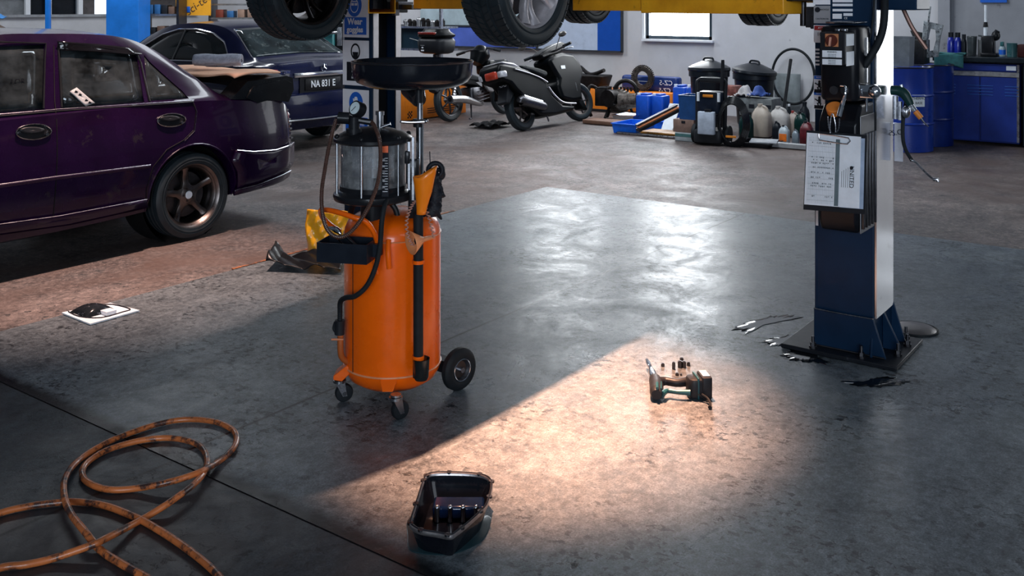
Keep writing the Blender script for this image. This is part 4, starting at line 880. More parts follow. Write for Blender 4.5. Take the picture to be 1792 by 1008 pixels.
mb.lathe([(pr_-.012, zt-.004), (pr_-.004, zt+.004), (pr_+.004, zt+.002), (pr_+.003, zt-.012), (pr_, zt-.03), (pr_-.002, zt-.06), (pr_-.018, zt-.085), (pr_-.06, zt-.105), (.05, zt-.118), (0, zt-.118), (0, zt-.108), (.05, zt-.106), (pr_-.065, zt-.095), (pr_-.028, zt-.078), (pr_-.012, zt-.055), (pr_-.012, zt-.004)], n=72)
pan = mb.build('catch_pan', mat('pan_black', (.007, .009, .014), .16, coat=.8, scale=4), dr, smooth=50)
mb = MB(); mb.at((pc.x, pc.y, 0)); mb.torus((0, 0, zt-.003), pr_+.002, .0035, n=72); mb.build('pan_rim', DST, pan)
mb = MB(); a = L(700, 110, 3.95); mb.tube([(a.x-.05, a.y, zt-.03), (a.x, a.y, zt-.012), (a.x+.02, a.y+.02, zt-.01)], .004, 8); mb.build('pan_hook', STL, pan)
mb = MB(); q = L(733, 170, 3.95); mb.cyl((q.x, q.y, 1.22), (pc.x, pc.y, zt-.112), .03, .05); mb.build('pan_socket', BLK, dr)
# casters and wheels
def caster(px, py, D, ang):
    g = L(px, py, D); g.z = 0; r = .036
    par = empty('caster', (0, 0, 0)) if False else None
    mb = MB(); mb.at((g.x, g.y, 0), (0, 0, ang)); mb.lathe([(0, -.014), (r*.55, -.015), (r*.9, -.013), (r, -.007), (r, .007), (r*.9, .013), (r*.55, .015), (0, .014)], (0, 0, r), 'Y', 30); w = mb.build('caster_wheel', RUB, dr)
    mb = MB(); mb.at((g.x, g.y, 0), (0, 0, ang)); mb.cyl((0, -.019, r), (0, .019, r), .009, n=14); mb.prism([(-.008, r-.01), (.01, r-.01), (.000, .085), (-.034, .085), (-.034, .078)], -.019, -.017, 'Y'); mb.prism([(-.008, r-.01), (.01, r-.01), (.000, .085), (-.034, .085), (-.034, .078)], .017, .019, 'Y'); mb.cyl((-.018, 0, .080), (-.018, 0, .090), .026, n=24); mb.cyl((-.018, 0, .092), (-.018, 0, .10), .021, n=24)
    mb.build('caster_fork', STL, w); return g
g = caster(700, 733, 3.80, R(35)); mb = MB(); a = L(690, 690, 3.80)
mb.add([(-.012, -.235, .098), (.03, -.235, .098), (.045, -.19, .14), (-.03, -.19, .14), (-.012, -.15, .085), (.03, -.15, .085), (.045, -.14, .14), (-.03, -.14, .14)], [(0, 1, 2, 3), (4, 5, 6, 7), (0, 1, 5, 4), (1, 2, 6, 5), (2, 3, 7, 6), (3, 0, 4, 7)]); mb.build('caster_bracket', ORG, dr, bevel=.003)
g = caster(602, 697, 3.97, R(20)); mb = MB(); mb.prism([(-.19, .09), (-.225, .096), (-.225, .112), (-.17, .155), (-.15, .13)], -.11, -.03, 'Y'); mb.build('caster_bracket', ORG, dr, bevel=.003)
wN = Vector((.72, -.69, 0)); wc = L(803, 648, 4.09); wc.z = .0865
def bigw(c):
    mb = MB(); mb.at(c, (0, 0, math.atan2(wN.y, wN.x)+R(90)))
    mb.lathe([(.045, -.018), (.050, -.022), (.068, -.024), (.080, -.019), (.0865, -.010), (.0865, .010), (.080, .019), (.068, .024), (.045, .022)], ax='Y', n=40); w = mb.build('rear_wheel', RUB, dr)
    mb = MB(); mb.at(c, (0, 0, math.atan2(wN.y, wN.x)+R(90))); mb.lathe([(.0, -.008), (.034, -.008), (.040, -.019), (.046, -.021), (.048, -.016)], ax='Y', n=32); mb.torus((0, -.020, 0), .044, .003, 'Y', 32); mb.build('wheel_rim', DST, w)
    mb = MB(); mb.at(c, (0, 0, math.atan2(wN.y, wN.x)+R(90))); mb.torus((0, -.021, 0), .0445, .0028, 'Y', 32); mb.cyl((0, -.026, 0), (0, -.006, 0), .011, n=12); mb.build('rim_ring', CHR, w)
bigw(wc); bigw(wc-wN*.44)
mb = MB(); mb.cyl(wc-wN*.02, wc-wN*.42, .013, n=12); mb.box((wc.x*.75, wc.y*.75+.03, .10), (.08, .05, .05), rz=R(-44)); mb.build('axle', BLK, dr)
# ---- things hung on the drainer
def Wd(p): return dO+RD*p.x+FD*p.y+UP*p.z
def hung(name, m, label, cat, mb, **kw):
    o = mb.build(name, m, loc=dO, rot=(0, 0, R(-53.73)), **kw); return tag(o, label, cat)
# big funnel: scoop shape
mb = MB(); rings = []
for k in range(11):
    t = k/10; y_ = 375-t*66; xc = 737+t*7; w2 = .0165+.030*t**1.3; cpt = L(xc, y_, 3.80)
    rings.append([(cpt.x+w2*math.cos(2*math.pi*j/24), cpt.y+w2*.8*math.sin(2*math.pi*j/24), cpt.z+(max(0, math.cos(2*math.pi*j/24)+.4)*.030*max(0, t-.6)/.4)) for j in range(24)])
mb.loft(rings); hung('long_funnel', mat('funnel_orange', (1.0, .24, .004), .35, coat=.3, var=.08), 'long orange scoop funnel tucked beside the pole of the oil drainer', 'funnel', mb, solid=.003, smooth=60)
mb = MB(); c0_ = L(719, 425, 3.78); ax_ = Vector((.80, .55, .10)).normalized(); mb.cyl(c0_, c0_+ax_*.055, .046, .009, n=32, cap=False); mb.cyl(c0_+ax_*.055, c0_+ax_*.105, .009, .006, n=16, cap=False)
u1 = ax_.orthogonal().normalized()
hung('small_funnel', mat('pale_orange', (.80, .30, .12), .45, var=.12), 'small orange cone funnel hanging sideways on a coiled cord at the drainer shoulder', 'funnel', mb, solid=.0025, smooth=60)
mb = MB(); pts = [L(*p) for p in ((722, 430, 3.77), (713, 410, 3.77), (712, 385, 3.78), (718, 365, 3.80), (727, 352, 3.83), (738, 352, 3.84), (748, 372, 3.83), (755, 395, 3.82), (760, 415, 3.80))]; P_ = catmull(pts, 20); hx = []
for i, p in enumerate(P_): a = i*1.05; hx.append(p+Vector((math.cos(a)*.006, math.sin(a)*.006, 0))) 
mb.tube(hx, .0024, 6, 3); hung('coiled_cord', mat('pink_cord', (.50, .26, .20), .5), 'coiled pinkish cord looped over the drainer shoulder through the small funnel', 'cord', mb)
# black glove bundle
mb = MB()
rings = []
for k in range(22):
    t = k/21; c_ = L(752+10*math.sin(t*3), 300+t*78, 3.86); w2 = .022+.012*math.sin(t*9)**2
    rings.append([(c_.x+(w2+.007*math.sin(j*2.1+k*1.3))*math.cos(2*math.pi*j/16), c_.y+.018*math.sin(2*math.pi*j/16), c_.z+.006*math.sin(j*3+k)) for j in range(16)])
mb.loft(rings, True); mb.torus(L(762, 298, 3.87), .028, .010, 'Y', 20, 8); mb.torus(L(768, 305, 3.88), .018, .009, 'Y', 16, 8); mb.tube([L(752, 265, 3.88), L(753, 290, 3.88)], .0022, 6, 0)
mb.tube([L(760, 320, 3.86), L(772, 330, 3.86), L(770, 345, 3.86)], [.014, .009, .004], 8); mb.tube([L(755, 350, 3.86), L(765, 372, 3.86), L(773, 384, 3.86)], [.018, .012, .003], 8)
hung('black_gloves', mat('glove_black', (.010, .012, .018), .4, bump=.5, scale=40), 'bunch of black gloves and rag hanging behind the orange scoop funnel', 'gloves', mb, smooth=60)
def tooltray(name, a, b, r, m, lab, cat='tool'):
    mb = MB(); mb.tube([L(*a), L(*b)], r, 10, 0); return hung(name, m, lab, cat, mb)
mb = MB(); mb.tube([L(575, 398, 3.80), L(588, 402, 3.79), L(597, 410, 3.78)], [.004, .012, .005], 10); mb.tube([L(592, 418, 3.79), L(604, 434, 3.80)], .004, 8, 0); hung('nozzle', CHR, 'short shiny nozzle lying over the left end of the black tray', 'nozzle', mb)
mb = MB(); mb.tube([L(604, 412, 3.80), L(626, 432, 3.82)], .006, 8, 0); hung('screwdriver', DST, 'dark screwdriver slanting into the black tray on the drainer', 'screwdriver', mb)
# ================================================================== floor things in front
# yellow bag leaning, black plastic sheet
bq = G(578, 444); yb_ = empty('bag', (0, 0, 0)) if False else None
mb = MB(); o_ = PD(572, 444, 6.25); o_.z = 0
def bagf(u, v):
    x = -.13+.30*u; z = .30*v; return (x+.006*math.sin(v*7+u*3), -.07*math.sin(math.pi*u)**.5*(1-.45*v)+.012*math.sin(u*15+v*9)+.010*abs(math.sin(v*9-u*14)), z*(1-.05*u)+.008*math.sin(u*10))
mb.grid(bagf, 26, 26)
one('yellow_bag', mb, mat('yellow_plastic', (.85, .40, .01), .35, coat=.3, var=.2, scale=6), 'crumpled bright yellow plastic bag standing behind the drainer', 'bag', (o_.x, o_.y, .002), rz=R(-53.73), solid=.006, smooth=30)
o_ = G(545, 462); mb = MB()
def shf(u, v):
    x = -.24+.46*u; y = -.17+.24*v-.08*u; z = .012+.055*abs(math.sin(u*5.5+v*2.2))*(.5+.5*v)+.03*max(0, math.sin(u*12+v*7))+(.05*max(0, .12-u)/.12)
    return (x, y, z)
mb.grid(shf, 40, 22)
one('black_plastic_sheet', mb, mat('black_film', (.006, .007, .009), .33, dirt=((.05, .05, .05), .66), scale=7), 'crumpled black plastic sheet lying on the floor in front of the yellow bag', 'plastic sheet', (o_.x, o_.y, .002), rz=R(-53.73), solid=.004, smooth=25)
# blister pack on card
c4 = [G(108, 550), G(158, 570), G(244, 546), G(193, 533)]
ctr = sum(c4, Vector())/4; pk = empty('part_package', ctr, label='new part in a clear blister on a white card, on the floor at left', cat='package')
mb = MB(); mb.loft([[(p.x-ctr.x, p.y-ctr.y, z) for p in c4] for z in (.003, .010)], True); mb.build('card', WHB, pk, smooth=0)
def inq(u, v): return c4[0].lerp(c4[1], v).lerp(c4[3].lerp(c4[2], v), u)-ctr
mb = MB(); 
def bl(u, v): p = inq(.12+.62*u, .08+.58*v); e = (math.sin(math.pi*u)*math.sin(math.pi*v))**.5; return (p.x, p.y, .011+.05*e*(1-.3*u))
mb.grid(bl, 20, 16); mb.build('blister', mat('blister_dark', (.015, .018, .022), .08, coat=1., dirt=((.45, .5, .6), .60), scale=18), pk, smooth=60)
mb = MB(); mb.tube([inq(*p)+Vector((0, 0, .013)) for p in ((.1, .06), (.08, .5), (.3, .86), (.75, .86), (.93, .8), (.93, .2), (.75, .05))], .003, 6, 3); mb.build('card_print', INK, pk)
mb = MB(); 
for (a, b, c, d) in ((.42, .62, .62, .84),): mb.loft([[tuple(inq(u, v)+Vector((0, 0, z))) for u, v in ((a, b), (c, b), (c, d), (a, d))] for z in (.012, .03)], True)
mb.build('card_label', WHT, pk, smooth=0)
# orange air hose
hp = [(400, 1030), (370, 995), (320, 955), (262, 918), (225, 900), (180, 884), (130, 878), (95, 880), (50, 886), (0, 898), (-60, 925), (-140, 960), (-160, 1010), (-60, 1020), (0, 994), (45, 988), (90, 978), (155, 956), (180, 945), (250, 908), (300, 877), (345, 842), (362, 815), (358, 790), (340, 775), (305, 767), (265, 768), (220, 777), (178, 792), (148, 815), (146, 836), (165, 850), (195, 857), (235, 855), (290, 845), (345, 828), (385, 806), (408, 785), (414, 765), (404, 750), (375, 738), (330, 734), (285, 740), (230, 757), (180, 778), (135, 808), (114, 838), (113, 870), (125, 900), (150, 932), (175, 962), (215, 988), (258, 1012), (300, 1040)]
cr = {18: .034, 17: .03, 20: .030, 21: .028, 35: .036, 34: .03, 48: .028, 49: .033, 46: .034, 47: .034}
mb = MB(); mb.tube([G(x, y, cr.get(i, .012)) for i, (x, y) in enumerate(hp)], .0105, 12, 7)
one('air_hose', mb, mat('orange_hose', (.58, .165, .045), .38, coat=.2, scale=6, var=.3, dirt=((.05, .022, .018), .49)), 'grimy orange air hose lying in loops across the floor at lower left', 'hose', (0, 0, 0), smooth=60)
# oil pan
zr_ = .080
rimp = [(745, 832), (760, 827), (795, 826.5), (828, 828), (850, 832), (861, 840), (862, 852), (858, 870), (852, 885), (838, 900), (818, 918), (800, 932), (788, 939), (765, 935), (735, 930), (720, 922), (716, 915), (722, 895), (730, 870), (738, 845)]
rw = [G(x, y, zr_) for x, y in rimp]; ctr = sum(rw, Vector())/len(rw); ctr.z = 0
op = empty('oil_pan', ctr, label='black engine oil sump with a bolted rim, on the floor at bottom centre', cat='oil pan')
ring = catmull([p-ctr for p in rw], 4, True)
def sc_(f, z, dx=0, dy=0): return [(p.x*f+dx, p.y*f+dy, z) for p in ring]
mb = MB(); mb.loft([sc_(.965, .077), sc_(.93, .073), sc_(.89, .05), sc_(.76, .010), sc_(.5, .008), sc_(.01, .008)]); mb.loft([sc_(.97, .077), sc_(.92, .05), sc_(.80, .003), sc_(.01, .003)]); mb.build('pan_body', mat('pan_enamel', (.005, .006, .010), .12, coat=1.), op, smooth=50)
mb = MB(); mb.loft([sc_(.93, .075), sc_(.935, .082), sc_(.95, .084), sc_(.958, .081), sc_(.966, .084), sc_(1.0, .082), sc_(1.01, .075), sc_(.99, .069), sc_(.94, .071)]); rm_ = mb.build('pan_rim', mat('rim_alloy', (.48, .45, .45), .35, .9, dirt=((.03, .03, .035), .60), scale=30), op, smooth=50)
gr_ = MB(); gr_.tube([(p.x*.972, p.y*.972, .083) for p in ring], .0028, 6, 0, closed=True); gr_.build('gasket', INK, rm_)
for i in range(0, len(ring), 7): p = ring[i]; mb = MB(); mb.at((p.x*.975, p.y*.975, .083)); mb.lathe([(.003, .0), (.003, .002), (.009, .002), (.009, -.004)], n=14); mb.build('bolt_boss', DST, rm_)
mb = MB(); a, b = ring[0], ring[30]
mb.at((0, 0, 0), (0, 0, R(-53.73))); mb.box((.02, .06, .03), (.16, .07, .04)); mb.build('baffle', mat('enamel_blue', (.004, .016, .06), .15, coat=1.), op, bevel=.008)
for k in range(4): mb = MB(); mb.at((0, 0, 0), (0, 0, R(-53.73))); mb.cyl((-.045+k*.04, .018, .010), (-.045+k*.04, .018, .05), .008, n=14); mb.ball((-.045+k*.04, .018, .052), .0085, 12); mb.build('stud', CHR if k else STL, op)
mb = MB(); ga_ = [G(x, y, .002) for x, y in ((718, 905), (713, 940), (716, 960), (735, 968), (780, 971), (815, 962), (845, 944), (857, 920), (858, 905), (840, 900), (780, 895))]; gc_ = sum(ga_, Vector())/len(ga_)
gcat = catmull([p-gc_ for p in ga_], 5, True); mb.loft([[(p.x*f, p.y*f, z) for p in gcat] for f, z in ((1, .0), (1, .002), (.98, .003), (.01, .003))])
one('teal_patch', mb, mat('dark_teal', (.014, .034, .042), .30, coat=.3), 'thin dark teal patch lying partly under the oil sump', 'puddle', (gc_.x, gc_.y, .0005), smooth=60)  # flat dark teal patch, outline set off from the sump towards the camera
# impact wrench
zc = .035
iw0 = G(1188, 690, .0); iw0.z = 0
iw = empty('impact_wrench', iw0, R(-53.73), label='black and teal cordless impact wrench lying on the warm-lit floor', cat='power tool')
Dw = iw0.x*SX+iw0.y*CX; Xw = K(1188)*Dw
def Q(px, py, z):                        # pixel at height z -> local
    g_ = G(px, py, z); d = g_-iw0; return Vector((d.dot(RD), d.dot(FD), z))
TEAL = mat('teal_plastic', (.006, .06, .075), .4)
mb = MB(); mb.tube([Q(1149, 691, .030), Q(1149, 686, .031), Q(1149, 676, .032), Q(1147, 666, .032), Q(1144, 660, .033)], [.020, .028, .029, .027, .018], 20); hd_ = mb.build('motor_housing', PLB, iw)
mb = MB(); mb.tube([Q(1150, 680, .059), Q(1150, 670, .060)], .006, 8, 0); mb.tube([Q(1157, 680, .052), Q(1157, 668, .052)], .003, 8, 0); mb.build('housing_inlay', TEAL, hd_)
mb = MB(); mb.tube([Q(1145, 663, .034), Q(1141, 652, .036), Q(1139, 645, .036)], [.020, .017, .010], 16, 0); mb.tube([Q(1139, 644, .036), Q(1132, 630, .036)], .0075, 10, 0); mb.tube([Q(1137, 640, .036), Q(1134, 634, .036)], .010, 6, 0); mb.build('drive_nose', CHR, iw)
mb = MB(); mb.tube([Q(1152, 668, .036), Q(1165, 667, .036), Q(1185, 670, .036), Q(1205, 667, .036)], [.022, .017, .016, .021], 14); mb.build('grip', PLB, iw)
mb = MB(); mb.tube([Q(1158, 690, .03), Q(1168, 684, .03), Q(1185, 686, .03), Q(1208, 687, .03)], [.014, .010, .009, .012], 10); mb.build('guard', TEAL, iw)
mb = MB(); a = Q(1222, 674, .046); mb.at(a, (0, 0, R(6))); mb.rbox((-.012, 0, -.004), (.07, .08, .082), .022); mb.rbox((.026, 0, 0), (.042, .088, .090), .008); bt = mb.build('battery', PLB, iw)
mb = MB(); mb.at(a, (0, 0, R(6))); mb.box((.027, .005, .046), (.028, .06, .002)); mb.build('battery_label', WHT, bt, smooth=0)
mb = MB(); mb.at(a, (0, 0, R(6))); mb.rbox((-.010, 0, .0), (.008, .084, .086), .008); mb.build('battery_collar', TEAL, bt)
mb = MB(); mb.tube([Q(1228, 690, .03), Q(1238, 697, .02), Q(1243, 706, .012), Q(1242, 713, .010)], [.005, .005, .005, .007], 8); mb.tube([Q(1222, 690, .03), Q(1232, 697, .015), Q(1241, 704, .012)], .002, 6); mb.build('wrist_strap', RUB, iw)
i_ = 0
for (x, y, r, h) in ((1160, 641, .008, .012), (1179, 646, .0075, .030), (1190, 643, .010, .028), (1197, 643, .010, .026), (1193, 634, .009, .020), (1205, 640, .008, .014), (1185, 657, .008, .010), (1192, 657, .005, .006)):
    q = G(x, y); mb = MB(); mb.at((0, 0, 0)); mb.cyl((0, 0, 0), (0, 0, h), r, n=12); mb.cyl((0, 0, h), (0, 0, h+.003), r*.6, n=6)
    lab = ['lone steel nut lying left of the small bolts, above the grip of the impact wrench', 'pointed steel bit socket standing on the floor left of the cluster of sockets', 'front left socket of the tight cluster behind the impact wrench', 'front right socket of the tight cluster behind the impact wrench', 'rearmost socket of the tight cluster behind the impact wrench', 'steel nut just right of the socket cluster beside the wrench battery', 'small bolt lying close behind the grip of the impact wrench', 'tiny washer beside the small bolt behind the wrench grip'][i_]; i_ += 1
    one('socket' if h > .013 else 'steel_nut', mb, DST, lab, 'socket' if h > .013 else 'nut', q, group='sockets and nuts beside the impact wrench')
# drain cap and oil stains by the column
q = G(1600, 577); mb = MB(); mb.lathe([(0, .022), (.06, .020), (.092, .012), (.104, .004), (.110, 0)], n=48); mh = one('round_floor_cover', mb, mat('cover_metal', (.16, .15, .15), .4, .6, scale=12), 'round domed metal cover on the floor just right of the lift column base', 'cover', (q.x, q.y, .001)); 
mb = MB(); mb.torus((0, 0, .003), .108, .006, n=48); mb.build('cover_ring', RUB, mh)
def stain(name, pts, lab, m=None, z=.001):
    w = [G(x, y) for x, y in pts]; c = sum(w, Vector())/len(w); P = []
    for i, p in enumerate(catmull([p-c for p in w], 7, True)): f = 1+.13*math.sin(i*2.7)+.10*math.sin(i*5.1+1); P.append(p*f)
    mb = MB(); mb.loft([[(p.x*f, p.y*f, zz) for p in P] for f, zz in ((1, 0.), (.98, .0015), (.5, .002), (.001, .002))]); return one(name, mb, m or mat('wet_oil', (.004, .006, .008), .12, coat=1.), lab, 'oil stain', (c.x, c.y, z), smooth=60)
stain('oil_stain', [(1340, 596), (1365, 590), (1395, 586), (1412, 590), (1400, 600), (1372, 604), (1350, 605)], 'black wet oil stain directly left of the lift column base')
stain('oil_stain', [(1372, 620), (1395, 612), (1425, 606), (1428, 622), (1450, 636), (1420, 634), (1385, 630)], 'broad black oil stain under the front left corner of the column base')
stain('oil_stain', [(1290, 572), (1330, 558), (1370, 552), (1400, 556), (1370, 562), (1335, 570), (1310, 582)], 'long broken oil stain on the concrete left behind the column base')
stain('oil_stain', [(1475, 668), (1510, 668), (1545, 660), (1588, 668), (1560, 676), (1510, 677)], 'flat black oil stain on the floor in front of the lift column')
# ================================================================== clipboard and hanging tools on the right column
ca, cb, cc_, cd_ = PA(1413, 232, 4.235), PA(1515, 240, 4.235), PA(1512, 366, 4.205), PA(1408, 358, 4.205)
ck = empty('clipboard', cd_, label='black clipboard with a filled white form, hanging on the reservoir of the right lift column', cat='clipboard')
def cq(u, v, off=0.):
    p = ca.lerp(cb, u).lerp(cd_.lerp(cc_, u), v)-cd_; n = (cb-ca).cross(cd_-ca).normalized(); n = n if n.x < 0 else -n; return p+n*off
def cpan(name, u0, v0, u1, v1, off, th, m, par, uskew=0.):
    mb = MB(); mb.loft([[tuple(cq(u, v, o)) for u, v in ((u0+uskew, v0), (u1+uskew, v0), (u1, v1), (u0, v1))] for o in (off, off+th)], True); return mb.build(name, m, par, smooth=0)
cpan('board', -.02, -.03, 1.02, 1.07, -.006, .005, PLB, ck)
cpan('paper_stack', .60, .02, .99, 1.0, 0, .004, mat('blueish_paper', (.35, .45, .60), .5), ck)
fm_ = cpan('form', .0, .0, .93, .995, .0045, .001, WHB, ck)
GR1 = mat('form_grey', (.16, .20, .22), .6, var=.3, scale=30)
cpan('fold_strip', .51, .06, .58, .985, .006, .0006, mat('form_strip', (.12, .17, .19), .6), fm_)
mb = MB()
def cbar(u0, v0, u1, v1):
    a, b, c, d = (cq(u, v, .0062) for u, v in ((u0, v0), (u1, v0), (u1, v1), (u0, v1))); mb.add([a, b, c, d], [(0, 1, 2, 3)])
for k in range(19): cbar(.045+.024*k, .05, .047+.024*k, .97)
for k in range(12): cbar(.04, .10+.075*k, .50, .102+.075*k)
r2 = random.Random(3)
for row in (.12, .32, .36, .40, .46, .53, .60, .68, .72, .86):
    for k in range(14):
        if r2.random() < .6: u = .10+.028*k; cbar(u, row, u+.012+.008*r2.random(), row+.012+.012*r2.random())
for k in range(5): cbar(.62+.035*k, .50-.02*k, .628+.035*k, .72)
mb.build('form_print', GR1, fm_, smooth=0)
q0 = cq(.79, .57, .0065); text('UNITED', .026, 'printing', INK, fm_, q0, cq(.79, 1, 0)-cq(.79, 0, 0), cq(1, .5, 0)-cq(0, .5, 0), .0004)
mb = MB(); q = cq(.79, .44, .007); mb.ball(q, .007, 12); mb.build('printing', INK, fm_)
mb = MB(); mb.tube([cq(u, v, .012) for u, v in ((.22, .0), (.23, .075), (.30, .095), (.66, .115), (.72, .105), (.73, .03), (.22, .0))], .0028, 8, 2); mb.build('wire_clip', STL, ck)
mb = MB(); mb.tube([cq(.40, -.02, .0), cq(.40, -.15, .006), cq(.44, -.30, .01), cq(.49, -.15, .006), cq(.49, -.02, .0)], .003, 6, 4, rib=.5, spacing=.006); mb.build('chain', STL, ck)
# air blow gun on its hook and grease hose
g0 = PA(1590, 190, 4.72); g0b = g0.copy()
bg = empty('blow_gun', g0, label='dark green air gun with orange tip and wire nozzle, hooked right of the lift column', cat='air gun')
def gq(px, py, x=4.72): return PA(px, py, x)-g0
mb = MB(); mb.tube([gq(1560, 158), gq(1574, 159), gq(1584, 166), gq(1594, 184)], [.022, .024, .023, .016], 14); mb.build('gun_body', mat('gun_green', (.008, .035, .032), .35), bg)
mb = MB(); mb.tube([gq(1594, 184), gq(1601, 194)], .012, 12, 0); mb.tube([gq(1577, 148), gq(1580, 160)], .008, 10, 0); mb.torus(gq(1579, 160), .014, .005, 'X', 16, 6); mb.build('fitting', CHR, bg)
mb = MB(); mb.tube([gq(1602, 195), gq(1612, 207)], .013, 12, 0); mb.build('orange_tip', mat('tip_orange', (.70, .22, .03), .4), bg)
mb = MB(); mb.tube([gq(1611, 206), gq(1618, 215), gq(1625, 222)], [.006, .003, .002], 8); mb.build('nozzle', DST, bg)
mb = MB(); mb.tube([gq(1567, 168), gq(1567, 208)], .012, 12, 0); mb.tube([gq(1575, 178), gq(1575, 210)], .010, 12, 0); mb.ball(gq(1586, 196), .024, 14, (1, .8, 1.2)); mb.build('tool_handles', STL, bg)
gh = empty('grease_hose', g0, label='black hose with a bent steel wand hanging down right of the lift column', cat='hose')
mb = MB(); mb.tube([gq(1587, 172, 4.76), gq(1581, 205, 4.74), gq(1580, 240, 4.72), gq(1585, 262, 4.70), gq(1596, 281, 4.68)], .0085, 10); mb.build('hose_body', RUB, gh)
mb = MB(); mb.tube([gq(1594, 279, 4.68), gq(1604, 285, 4.68), gq(1620, 302, 4.66), gq(1636, 316, 4.64)], [.007, .005, .005, .005], 10); mb.tube([gq(1633, 314, 4.64), gq(1641, 314, 4.64), gq(1641, 318, 4.64)], .008, 10, 0); mb.build('wand', STL, gh)
# ================================================================== two-wheelers
class Fr:
    def __init__(s, loc, lean): s.M = Matrix.Translation(loc) @ Matrix.Rotation(-lean, 4, 'X'); s.I = s.M.inverted(); s.loc = loc; s.lean = lean
    def q(s, px, py, yl=0.):
        o = s.I @ Vector((0, 0, H)); d = (s.I.to_3x3() @ (RD*K(px)+FD-UP*(py-HZ)/F)); t = (yl-o.y)/d.y; p = o+d*t; return (p.x, p.z)
    def root(s, name, label, cat): o = empty(name, s.loc, 0, label, cat); o.rotation_euler = (-s.lean, 0, 0); return o
SBK = mat('scooter_black', (.002, .003, .004), .34, spec=.15, dirt=((.010, .011, .012), .64))
def outl(fr, pts, y0, y1, name, m, par, yl=None, bev=.02, **kw):
    P = [fr.q(x, y, y0 if yl is None else yl) for x, y in pts]; mb = MB(); mb.prism(P, y0, y1, 'Y'); return mb.build(name, m, par, bevel=bev, seg=3, smooth=50, **kw)
fr = Fr(G(916, 229), R(14)); sc = fr.root('scooter', 'black scooter leaning on its stand, red tail light and silver exhaust, by the wall', 'scooter')
rx, rz_ = .02, .285
mb = MB(); mb.lathe([(.19, -.045), (.21, -.055), (.25, -.055), (.278, -.035), (.285, 0), (.278, .035), (.25, .055), (.21, .055), (.19, .045)], (rx, 0, rz_), 'Y', 44, closedp=True); tw = mb.build('rear_tyre', RUBT, sc)
def mrim(par, cx_, cz_, r, col, ns=5, off=-.035):
    mb = MB(); mb.torus((cx_, off, cz_), r, .009, 'Y', 40); mb.torus((cx_, -off, cz_), r, .009, 'Y', 40); mb.cyl((cx_, -.05, cz_), (cx_, .05, cz_), .035, n=20)
    for k in range(ns):
        a = 2*math.pi*k/ns+.3; mb.tube([(cx_+.03*math.cos(a), off*.5, cz_+.03*math.sin(a)), (cx_+r*.6*math.cos(a+.18), off*.7, cz_+r*.6*math.sin(a+.18)), (cx_+r*math.cos(a+.25), 0, cz_+r*math.sin(a+.25))], [.016, .012, .014], 8)
    return mb.build('rim', col, par)
mrim(tw, rx, rz_, .185, BRZ)
wbx = fr.q(1020, 205)[0]; fz = .27
fo = empty('fork_pivot', (0, 0, 0)) if False else None
mb = MB(); mb.at((wbx-.05, 0, fz), (0, 0, R(-14))); mb.lathe([(.19, -.04), (.21, -.05), (.24, -.05), (.265, -.03), (.272, 0), (.265, .03), (.24, .05), (.21, .05), (.19, .04)], (0, 0, 0), 'Y', 44, closedp=True); ft = mb.build('front_tyre', RUBT, sc)
mb = MB(); mb.at((wbx-.05, 0, fz), (0, 0, R(-14))); mb.torus((0, -.03, 0), .185, .009, 'Y', 36); mb.cyl((0, -.05, 0), (0, .05, 0), .03); 
for k in range(5): a = k*1.257; mb.tube([(0, 0, 0), (.185*math.cos(a), 0, .185*math.sin(a))], .012, 8, 0)
mb.build('rim', BRZ, ft)
mb = MB(); mb.tube([(wbx-.05, -.06, fz), (wbx-.15, -.07, .62)], .022, 12, 0); mb.tube([(wbx-.05, .06, fz), (wbx-.15, .07, .62)], .022, 12, 0); mb.build('fork', DST, sc)
outl(fr, [(1005, 150), (1014, 158), (1022, 176), (1030, 192), (1020, 190), (1008, 172)], -.07, .07, 'front_mudguard', SBK, sc)
outl(fr, [(874, 111), (884, 111), (905, 115), (925, 122), (950, 136), (959, 144), (960, 152), (968, 166), (985, 182), (1008, 184), (1006, 193), (975, 201), (950, 202), (935, 190), (920, 172), (905, 158), (896, 146), (878, 140), (873, 122)], -.17, .17, 'rear_body', SBK, sc, bev=.05)
outl(fr, [(911, 114), (920, 113), (945, 119), (958, 124), (960, 131), (955, 134), (935, 126), (917, 121)], -.13, .13, 'seat', RUB, sc, bev=.03)
outl(fr, [(874, 110), (880, 107), (900, 110), (914, 119), (902, 117)], -.15, .15, 'grab_rail', mat('silver_plastic', (.30, .30, .32), .35, .6), sc)
outl(fr, [(876, 138), (897, 142), (900, 150), (892, 166), (884, 184), (878, 182), (880, 160)], -.085, .085, 'rear_mudguard', PLB, sc, yl=0)
p_ = fr.q(880, 150); mb = MB(); mb.box((p_[0]-.022, -.02, p_[1]), (.008, .17, .10), ry=R(8)); pt_ = mb.build('number_plate', BLK, sc)
text('4545', .075, 'plate_letters', WHT, pt_, (p_[0]-.030, -.02, p_[1]), (0, -1, 0), (.14, 0, 1), sx=.8)
p_ = fr.q(874, 126, -.17); xt = p_[0]; mb = MB(); mb.rbox((xt+.01, -.03, p_[1]-.03), (.08, .19, .10), .03); mb.build('tail_light', mat('tail_red', (.45, .045, .02), .2, coat=1.), sc)
p_ = fr.q(897, 128, -.16)
for s2 in (-1, 1): mb = MB(); mb.rbox((xt+.07, s2*.150, p_[1]), (.14, .07, .08), .02); mb.build('indicator', mat('clear_lens', (.45, .46, .5), .15, coat=1., var=.5, scale=30), sc)
mb = MB(); mb.tube([(*[fr.q(x, y, -.175)[0]], -.178, fr.q(x, y, -.175)[1]) for x, y in ((901, 121), (925, 128), (945, 136), (958, 144))], .010, 8); mb.build('side_stripe', mat('silver_plastic', (.3, .3, .32), .35), sc)
